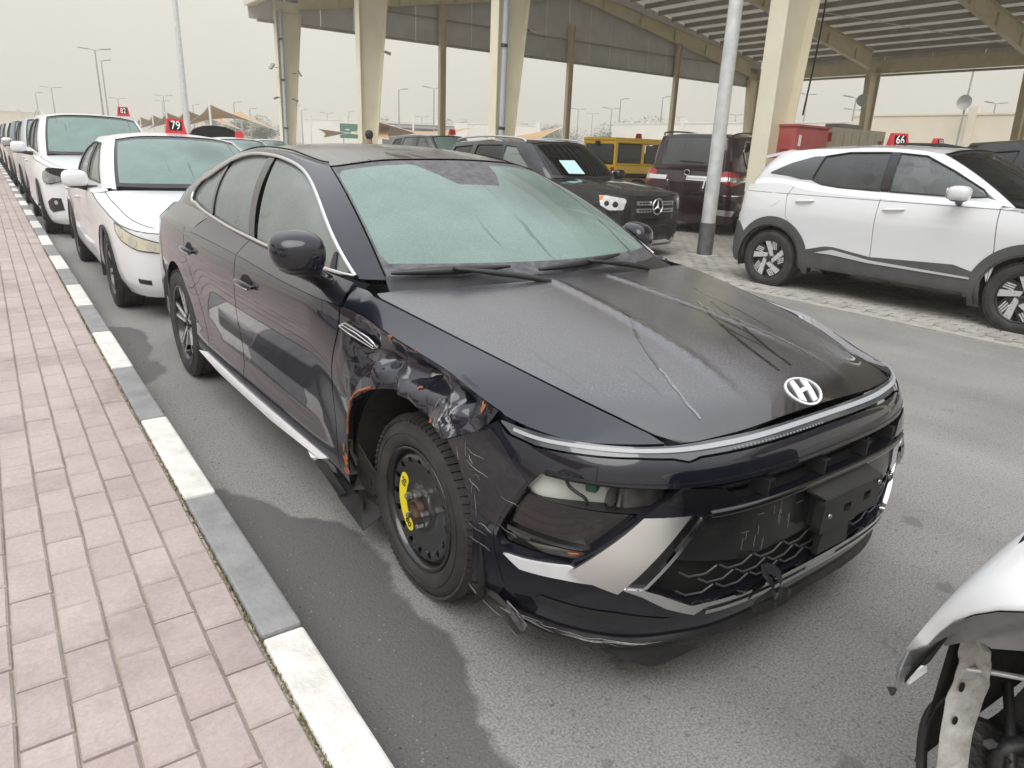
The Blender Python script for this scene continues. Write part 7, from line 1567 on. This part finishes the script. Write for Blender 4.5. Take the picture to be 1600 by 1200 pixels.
# ---- yellow boxy off-roader seen from its rear corner
YB = empty('off_road_car', (18.3, 15.2, 0), rad(85), 'boxy yellow off-road car with black windows behind the black SUV', 'car')
def ybox(nm, c, s_, m=M_yellow, bev=.03, par=YB): return MB().box(c, s_, bev=bev).build(nm, m, par)
ybox('body_tub', (0, 2.9, .86), (1.50, 2.55, .62)); ybox('hood', (0, .85, .98), (1.36, 1.5, .34)); ybox('grille_panel', (0, .10, .92), (1.34, .08, .5)); ybox('floor_pan', (0, 2.2, .50), (1.4, 3.9, .16), M_blackp)
for sg in (-1, 1):
    for yc in (.75, 3.35): ybox('wing_flare', (sg * .82, yc, .90), (.24, 1.05, .12), M_blackp, .04)
    ybox('roof_side', (sg * .70, 2.95, 1.79), (.10, 2.45, .10)); ybox('rear_pillar', (sg * .70, 4.12, 1.46), (.10, .10, .60)); ybox('middle_pillar', (sg * .70, 3.18, 1.46), (.10, .12, .60)); ybox('door_pillar', (sg * .70, 2.0, 1.46), (.09, .10, .60)); ybox('sill_rail', (sg * .705, 3.0, 1.19), (.11, 2.3, .07))
    w_ = ybox('side_window', (sg * .735, 3.66, 1.47), (.02, .78, .46), M_tint, .0); ybox('window_seal', (sg * .728, 3.66, 1.47), (.02, .84, .52), M_blackp, .01, w_); ybox('side_window', (sg * .735, 2.6, 1.47), (.02, .98, .48), M_tint, .0)
    V, F = blob((sg * .92, 1.75, 1.35), .10, .05, .10, 3.2); MB().add(V, F, True).build('side_mirror', M_blackp, YB); ybox('tail_lamp', (sg * .70, 4.2, 1.02), (.12, .06, .2), M_redlens)
    for yc in (.75, 3.35): W5(YB, yc, sg * .78, .40, .26, sg)
ybox('roof', (0, 2.95, 1.85), (1.50, 2.5, .08)); ybox('tailgate', (0, 4.16, .88), (1.42, .08, .60)); rw = ybox('rear_window', (0, 4.165, 1.47), (1.22, .02, .48), glass('grey_glass', (.30, .33, .34), (.3, .32, .33), .5), .0); ybox('window_frame', (0, 4.14, 1.76), (1.40, .06, .10)); ybox('rear_wiper', (-.15, 4.19, 1.26), (.5, .015, .02), M_blackp, .003, rw); ybox('brake_lamp', (0, 4.24, 1.72), (.10, .10, .14), M_blackp, .02)
ybox('windscreen_frame', (0, 1.62, 1.46), (1.36, .07, .60), M_blackp); ybox('rear_bumper', (0, 4.28, .60), (1.5, .18, .2), M_blackp); ybox('front_bumper', (0, -.08, .60), (1.6, .2, .2), M_blackp)
t = empty('spare_wheel', (0, 4.36, 1.0), rad(-90)); t.parent = YB; tyre(.38, .24, .24, 40, False).build('tyre', M_rubber, t)
roof_sign((15.1, 15.0, 1.905), rad(-30), '', 'red number box on the yellow off-road car', .5)

def recolor(o, a, b):
    for ch in [o] + list(o.children_recursive):
        if ch.type != 'MESH': continue
        for s_ in ch.material_slots:
            if s_.material is a: s_.link = 'OBJECT'; s_.material = b
def another(src, name, loc, rz, label, a=None, b=None, sc=None, group='cars parked beyond'):
    c = copy_tree(src); c.name = name; c.location = loc; c.rotation_euler = (0, 0, rz); c['label'] = label; c['group'] = group; c['category'] = 'car'
    if a: recolor(c, a, b)
    if sc: c.scale = sc
    return c
another(D2.car, 'dark_suv', (11.05, .25, 0), rad(1), 'dark SUV behind the white crossover at the right edge', M_greyp, M_black, (1, 1, 1.065))
another(CB.car, 'white_sedan', (4.75, 15.2, 0), 0, 'white car whose roof shows just above the dark sedan, left of the columns')
bc = another(CB.car, 'black_sedan', (5.35, 21.0, 0), 0, 'black car with its hood raised, behind the dark sedan roof', M_white, M_black)
for ch in list(bc.children):
    if ch.name.startswith('hood'): bpy.data.objects.remove(ch)
mb = MB(); panel(mb, lambda x, y: np.stack([x + 0 * y, 1.25 - .62 * y - .08 * x * x, .98 + .95 * y - .10 * x * x], -1), [(-.72, 0), (.72, 0), (.68, .5), (.55, .72), (.3, .80), (0, .82), (-.3, .80), (-.55, .72), (-.68, .5)], step=.06, thick=.03); mb.build('raised_hood', M_black, bc)
another(D2.car, 'grey_suv', (11.6, 17.4, 0), rad(3), 'slate grey SUV just left of the column with the pipe', None, None, (1, 1, 1.05))
another(D2.car, 'grey_suv', (15.4, 24.5, 0), rad(175), 'dark SUV far under the canopy beyond the black SUV', M_greyp, M_black)
another(D1.car, 'silver_suv', (20.4, 26.0, 0), rad(92), 'silver SUV far under the canopy, side-on')
another(HB.car, 'white_suv', (24.5, 22.5, 0), rad(4), 'white SUV far under the canopy near the gable posts')
another(CB.car, 'white_sedan', (8.6, 25.5, 0), rad(-3), 'white car parked at the far corner column')
another(HB.car, 'white_suv', (-7.6, 1.0, 0), rad(180), 'white SUV parked across the pavement, outside the left edge', group='cars across the pavement'); another(D2.car, 'grey_suv', (-7.7, 7.4, 0), rad(178), 'grey SUV parked across the pavement, outside the left edge', group='cars across the pavement'); another(CB.car, 'white_sedan', (-7.6, 13.2, 0), rad(180), 'white sedan parked across the pavement, outside the left edge', group='cars across the pavement')
another(D1.car, 'silver_suv', (2.0, -9.5, 0), rad(0), 'silver SUV parked behind the viewer', group='cars across the pavement')
sail([(-5.5, -4, 4.2), (-10.5, -4, 2.6), (-10.5, 5.5, 4.2), (-5.5, 5.5, 2.6)], [(-5.5, -4, 4.3), (-10.5, 5.5, 4.3)], 'tan shade sail over the cars across the pavement'); sail([(-5.5, 6.5, 4.2), (-10.5, 6.5, 2.6), (-10.5, 16, 4.2), (-5.5, 16, 2.6)], [(-5.5, 6.5, 4.3), (-10.5, 16, 4.3)], 'second tan shade sail across the pavement')
roof_sign((4.95, 17.9, 1.475), rad(-5), '', 'pinkish red box on the half-hidden white car roof', .55); roof_sign((11.75, 19.6, 1.83), rad(-10), '', 'red box on the slate grey SUV roof', .6); roof_sign((24.3, 24.6, 1.75), rad(0), '', 'small red box far under the canopy', .6)

# ---- wrecked white car at the lower right
M_under = mat('primer_grey_sheet', (.16, .165, .175), .6, bump=.3, bscale=30, col2=(.25, .25, .26), vscale=12); M_tray = mat('dirty_black_tray', (.014, .014, .015), .4, bump=.7, bscale=26, col2=(.06, .057, .054), vscale=14, dist=.02)
WR = empty('wrecked_car', (1.9, -.6, 0), 0, 'wrecked white car corner with torn panel and exposed black cavity, bottom right', 'car'); WO = Vector((1.9, -.6, 0))
def wr(mb, nm, m, par=WR): mb.v = [tuple(Vector(p) - WO) for p in mb.v]; return mb.build(nm, m, par)
far = smooth_line([(1.196, .414, .632), (1.198, .392, .70), (1.217, .370, .77), (1.247, .347, .83), (1.286, .326, .88), (1.32, .310, .92), (1.55, .30, .965), (1.95, .31, .99), (2.5, .34, .985)], 40)
near = smooth_line([(1.196, .411, .630), (1.190, .386, .658), (1.175, .364, .71), (1.155, .337, .76), (1.139, .303, .80), (1.122, .256, .838), (1.115, .10, .875), (1.10, -.35, .90), (1.10, -1.3, .92)], 40)
V = []; K = 14
for k in range(K + 1):
    t_ = k / K; V.append(far * (1 - t_) + near * t_ + np.array([-.012, .02, .030]) * (4 * t_ * (1 - t_) * np.clip(np.linspace(0, 3, 40), 0, 1))[:, None])
mb = MB(); mb.add(np.vstack(V), [(k * 40 + i, k * 40 + i + 1, (k + 1) * 40 + i + 1, (k + 1) * 40 + i) for k in range(K) for i in range(39)], True); wp = wr(mb, 'body_panel', M_white)
m_ = wp.modifiers.new('sheet', 'SOLIDIFY'); m_.thickness = .004; m_.offset = 0
lipc = smooth_line([(1.218, .413, .552), (1.255, .402, .565), (1.249, .389, .62), (1.227, .363, .676), (1.206, .331, .70), (1.191, .291, .722), (1.192, .263, .752), (1.19, .236, .782), (1.17, .10, .80), (1.16, -.4, .82)], 40)
nr2 = near.copy(); nr2[:, 2] -= .003; jag = np.array([.008 * math.sin(i * 1.7) + .006 * math.sin(i * .6 + 1) for i in range(40)]) * np.linspace(1.6, .3, 40); lipc[:, 2] += jag
mb = MB(); rows = [nr2, nr2 * .5 + lipc * .5 + np.array([.012, .004, -.004]), lipc]; mb.add(np.vstack(rows), [(k * 40 + i, k * 40 + i + 1, (k + 1) * 40 + i + 1, (k + 1) * 40 + i) for k in range(2) for i in range(39)], True); wr(mb, 'folded_edge', M_under)
mb = MB(); back = far.copy(); back[:, 2] -= .05; back[:, 1] -= .01; mb.add(np.vstack([lipc, back[:, :] - [0, 0, .02]]), [(i, i + 1, 40 + i + 1, 40 + i) for i in range(39)], True); wr(mb, 'panel_underside', M_well)
def wshard(pts, m, nm='torn_piece'):
    o = shard([Vector(p) - WO for p in pts], m, nm, .003, WR); return o
wshard([(1.196, .412, .632), (1.225, .412, .585), (1.215, .414, .552), (1.190, .415, .548), (1.186, .414, .59)], M_under); wshard([(1.215, .412, .560), (1.262, .402, .578), (1.268, .400, .560), (1.228, .410, .542)], M_white); wshard([(1.185, .415, .552), (1.195, .415, .548), (1.190, .415, .535), (1.178, .415, .538)], M_blackp)
bm_ = smooth_line([(1.284, .373, .662), (1.318, .371, .635), (1.328, .369, .60), (1.343, .368, .56), (1.342, .370, .50), (1.323, .362, .44), (1.301, .344, .36), (1.274, .324, .30), (1.25, .28, .22)], 40)
mb = MB(); wd_ = [.006 + .010 * abs(math.sin(i * .75)) * (i < 18) + .009 * min(1, i / 20) for i in range(40)]; A = bm_ - np.stack([np.array(wd_), np.zeros(40), np.zeros(40)], 1); Bq = bm_ + np.stack([np.array(wd_), -.012 * np.ones(40), .004 * np.ones(40)], 1); Cq = Bq + [.004, -.03, -.03]
mb.add(np.vstack([A, Bq, Cq]), [(k * 40 + i, k * 40 + i + 1, (k + 1) * 40 + i + 1, (k + 1) * 40 + i) for k in range(2) for i in range(39)], True); bmo = wr(mb, 'body_flange', mat('chipped_white', (.55, .55, .53), .5, bump=.5, bscale=60, col2=(.36, .34, .31), vscale=20)); m_ = bmo.modifiers.new('sheet', 'SOLIDIFY'); m_.thickness = .003
for (x, y, z, r_) in ((1.338, .358, .52, .007), (1.325, .350, .455, .006)): V, F = blob((x, y, z), r_, .004, r_ * 1.5, 2.2); wr(MB().add(V, F, True), 'flange_hole', M_seam)
mb = MB(); mb.tube(smooth_line([(1.367, .386, .46), (1.350, .397, .43), (1.335, .396, .38), (1.322, .381, .32), (1.30, .359, .27), (1.28, .33, .2)], 20), [.010] * 20, 8); wr(mb, 'liner_edge', M_blackp)
# cavity floor and walls, with ribs
nx = 26; V = []
for j in range(nx):
    for i in range(nx):
        a, b = i / (nx - 1), j / (nx - 1); p = np.array([1.36, .36, .34]) * (1 - a) * (1 - b) + np.array([1.95, .30, .42]) * a * (1 - b) + np.array([1.9, -.5, .16]) * a * b + np.array([1.22, -.30, .10]) * (1 - a) * b
        p = p + np.array([0, 0, .012 * math.sin(14 * a) + .015 * math.sin(11 * b + 3 * a) + (.03 if abs(a - b * .6 - .15) < .05 else 0)]); V.append(p)
wr(MB().add(V, [(j * nx + i, j * nx + i + 1, (j + 1) * nx + i + 1, (j + 1) * nx + i) for j in range(nx - 1) for i in range(nx - 1)], True), 'cavity_tray', M_tray)
wr(MB().add([(1.34, .40, .30), (2.5, .33, .30), (2.5, .33, .96), (1.30, .335, .84), (1.30, .385, .62)], [(0, 1, 2, 3, 4)]), 'cavity_wall', M_well); wr(MB().add([(1.95, .33, .1), (1.95, -.8, .1), (1.95, -.8, .95), (1.95, .33, .95)], [(0, 1, 2, 3)]), 'cavity_wall', M_well)
wr(MB().tube([(1.346, .366, .552), (1.367, .328, .562), (1.385, .285, .572), (1.390, .275, .558), (1.392, .27, .53)], .0055, 8), 'brace_rod', mat('zinc_rod', (.55, .56, .56), .4, metal=.5)); wr(MB().box((1.352, .362, .545), (.03, .018, .022), Matrix.Rotation(-.7, 3, 'Z'), bev=.003), 'rod_clip', MATS['zinc_rod'])
wr(MB().tube([(1.50, .33, .47), (1.43, .29, .43), (1.38, .26, .385), (1.36, .22, .33)], .010, 8), 'wire_loom', M_blackp); wr(MB().tube(smooth_line([(1.60, .31, .50), (1.52, .20, .46), (1.50, .10, .40)], 12), .004, 6), 'thin_wire', MATS['bracket_grey'])
hp = smooth_line([(1.373, .26, .33), (1.390, .281, .365), (1.402, .283, .398), (1.42, .27, .412), (1.46, .235, .41), (1.55, .16, .40)], 60); wr(MB().tube(hp, [.021 if i % 2 else .0175 for i in range(60)], 10), 'ribbed_hose', M_blackp)
for k in range(40):
    a = Vector((rng.uniform(1.36, 1.62), rng.uniform(.12, .33), rng.uniform(.33, .42))); wr(MB().box(a, (rng.uniform(.01, .05), rng.uniform(.004, .015), rng.uniform(.004, .02)), Matrix.Rotation(rng.uniform(-1, 1), 3, 'Z') @ Matrix.Rotation(rng.uniform(-.5, .5), 3, 'X'), bev=.001), 'bracket', M_blackp if k % 3 else MATS['bracket_grey'])
q = [(1.243, .318, .812), (1.250, .314, .850), (1.268, .309, .876), (1.32, .285, .91), (1.5, .18, .95)]; wr(MB().tube(smooth_line([Vector(p) + Vector((-.006, .0, .028)) for p in q], 20), .0022, 5, False), 'panel_gap', M_seam)
# rest of its body, out of frame
gbw = MB(); gbw.box((1.95, -2.6, .62), (1.65, 3.6, .62), bev=.12); wr(gbw, 'body_side', M_white)
# ---- red cabinet, container, dish
t = empty('red_cabinet', (9.92, 6.60, 0), 0, 'faded red metal cabinet beside the big cream column', 'cabinet'); M_redc = mat('faded_red_paint', (.40, .075, .075), .55, bump=.1, bscale=20, col2=(.46, .13, .125), vscale=3)
MB().box((.43, .16, .99), (.86, .32, 1.94), bev=.008).build('body', M_redc, t); MB().box((.43, .155, 1.965), (.90, .36, .03)).build('top', M_redc, t); MB().box((.43, -.006, 1.0), (.80, .014, 1.82), bev=.004).build('door', M_redc, t)
for k in range(4): MB().box((-.006, .16, 1.62 - k * .045), (.012, .14, .014)).build('vent_slot', mat('dark_red', (.16, .03, .03), .6), t)
MB().box((.10, -.016, 1.75), (.06, .006, .16)).build('white_label', M_num, t); MB().box((.36, -.016, 1.36), (.14, .006, .12)).build('white_label', M_num, t); MB().lathe([(0, .02), (-.03, .02), (-.032, .0)], 12, 'y', (.75, -.012, 1.1)).build('knob', M_blackm, t)
t = empty('site_container', (21.3, 12.9, 0), rad(0), 'pale beige container with a red notice beyond the red cabinet', 'container'); MB().box((1.5, .6, 1.25), (3.0, 1.3, 2.5)).build('box', mat('beige_steel', (.80, .76, .64), .6, var=.08, vscale=1.5), t)
for k in range(7): MB().box((.1 + k * .465, -.065, 1.25), (.05, .03, 2.3)).build('rib', MATS['beige_steel'], t)
MB().box((-.02, .3, 2.22), (.03, .55, .26)).build('red_notice', M_redbox, t); MB().box((2.7, -.10, 1.7), (.12, .02, 1.0)).build('red_notice', M_redbox, t); MB().box((1.2, .4, 2.57), (1.1, .6, .14)).build('roof_unit', M_lpost, t)
t = empty('dish_pole', (50.4, 22.0, 0), 0, 'thin pole with a round dish above the cream wall', 'antenna'); MB().tube([(0, 0, 0), (.2, 0, 9.5)], .06, 6).build('pole', M_lpost, t); MB().lathe([(0, .0), (-.06, .25), (-.16, .45)], 20, 'x', (0, 0, 5.4)).build('dish', M_lpost, t)
t = empty('wall_lamp', (37.2, 21.2, 4.6), 0, 'round pale lamp on the far slanted column', 'lamp'); MB().lathe([(-.1, 0), (-.1, .28), (0, .3), (.05, .2)], 20, 'x').build('shade', M_sailp, t)
# ---- person standing beyond the dark sedan: only the dark hair shows above its roof
def person(loc, rz, label, shirt, trouser):
    t = empty('person', loc, rz, label, 'person')
    J = {'pel': (0, 0, .95, .15, .11), 'bel': (0, 0, 1.10, .145, .10), 'che': (0, .01, 1.32, .165, .115), 'nek': (0, .0, 1.49, .06, .06), 'hea': (0, -.015, 1.60, .075, .09), 'top': (0, -.01, 1.70, .065, .075)}
    E_ = [('pel', 'bel'), ('bel', 'che'), ('che', 'nek'), ('nek', 'hea'), ('hea', 'top')]
    for s_, k in ((-1, 'r'), (1, 'l')):
        J.update({k + 'hip': (s_ * .10, 0, .88, .09, .095), k + 'kne': (s_ * .105, -.02, .49, .06, .065), k + 'ank': (s_ * .11, .02, .09, .042, .045), k + 'toe': (s_ * .125, -.13, .035, .042, .03), k + 'sho': (s_ * .19, .01, 1.41, .06, .06), k + 'elb': (s_ * .245, .03, 1.13, .043, .043), k + 'wri': (s_ * .255, -.06, .88, .03, .03), k + 'han': (s_ * .255, -.09, .80, .03, .042)})
        E_ += [('pel', k + 'hip'), (k + 'hip', k + 'kne'), (k + 'kne', k + 'ank'), (k + 'ank', k + 'toe'), ('che', k + 'sho'), (k + 'sho', k + 'elb'), (k + 'elb', k + 'wri'), (k + 'wri', k + 'han')]
        for f in range(5):
            a = (f - 1.5) * .018; J[k + 'f%d' % f] = ((s_ * .255) + (s_ * -.03 if f == 4 else 0), -.11 + a, .72 - .01 * abs(f - 1.5) + (.05 if f == 4 else 0), .009, .009); E_.append((k + 'han', k + 'f%d' % f))
    ks = list(J); me = bpy.data.meshes.new('body'); me.from_pydata([J[k][:3] for k in ks], [(ks.index(a), ks.index(b)) for a, b in E_], [])
    o = link('body', me, t); md = o.modifiers.new('skin', 'SKIN'); md.use_smooth_shade = True
    for i, k in enumerate(ks): me.skin_vertices[0].data[i].radius = J[k][3:5]; me.skin_vertices[0].data[i].use_root = (k == 'pel')
    s2 = o.modifiers.new('sub', 'SUBSURF'); s2.levels = 2; s2.render_levels = 2
    g = newmat('clothed_body'); z = g.n('SeparateXYZ', {0: g.n('TexCoord').outputs['Object']}).outputs[2]; c = g.mix(g.rng(z, .93, .935), trouser, shirt); c = g.mix(g.rng(z, 1.475, 1.48), c, (.30, .18, .12)); g.l(c, g.b.inputs['Base Color']); g.b.inputs['Roughness'].default_value = .8; me.materials.append(g.m)
    V, F = blob((0, .012, 1.665), .098, .112, .105, 2.2); MB().add(V, F, True).build('hair', mat('black_hair', (.008, .008, .009), .6, bump=.6, bscale=90), t)
    for s_ in (-1, 1): V, F = blob((s_ * .032, -.098, 1.625), .012, .006, .007, 2); MB().add(V, F, True).build('eye', M_seam, t)
    V, F = blob((0, -.108, 1.60), .014, .018, .024, 2); MB().add(V, F, True).build('nose', mat('skin_tone', (.30, .18, .12), .6), t)
    return t
person((7.68, 16.7, 0), rad(160), 'person with black hair standing beyond the dark sedan roof', (.05, .05, .06), (.04, .045, .06))

# ---- grit on the asphalt
mb = MB(); gr_ = np.random.default_rng(3)
for k in range(1400):
    y = .9 + 9 * gr_.random()**1.7; x = (.56 + abs(gr_.normal(0, .12))) if k % 3 else gr_.uniform(.6, 6.8); r_ = gr_.uniform(.0012, .0045) * (1.6 if k % 40 == 0 else 1); a = gr_.uniform(0, 6.28)
    P = [Vector((x + r_ * math.cos(a + b) * gr_.uniform(.6, 1.2), y + r_ * math.sin(a + b) * gr_.uniform(.6, 1.2), .0005)) for b in (0, 1.6, 3.1, 4.7)] + [Vector((x, y, r_ * gr_.uniform(.5, 1.1)))]
    mb.add(P, [(0, 1, 4), (1, 2, 4), (2, 3, 4), (3, 0, 4)], False, int(gr_.random() < .4))
tag(mb.build('grit', [mat('pale_grit', (.24, .23, .21), .9), mat('dark_grit', (.06, .06, .058), .9)]), 'scattered grit on the road beside the kerb', 'grit', kind='stuff')

# ---- hazy air over the whole lot
hz = MB().box((35, 60, 8.2), (230, 260, 18.4)).build('haze', None); hz.data.materials.clear(); tag(hz, kind='stuff')
_m = bpy.data.materials.new('haze_air'); _m.use_nodes = True; _t = _m.node_tree; _t.nodes.remove(_t.nodes['Principled BSDF']); _v = _t.nodes.new('ShaderNodeVolumePrincipled'); _v.inputs['Color'].default_value = (.95, .92, .85, 1); _v.inputs['Density'].default_value = .0028; _v.inputs['Anisotropy'].default_value = .2
_t.links.new(_v.outputs[0], _t.nodes['Material Output'].inputs['Volume']); hz.data.materials.append(_m)
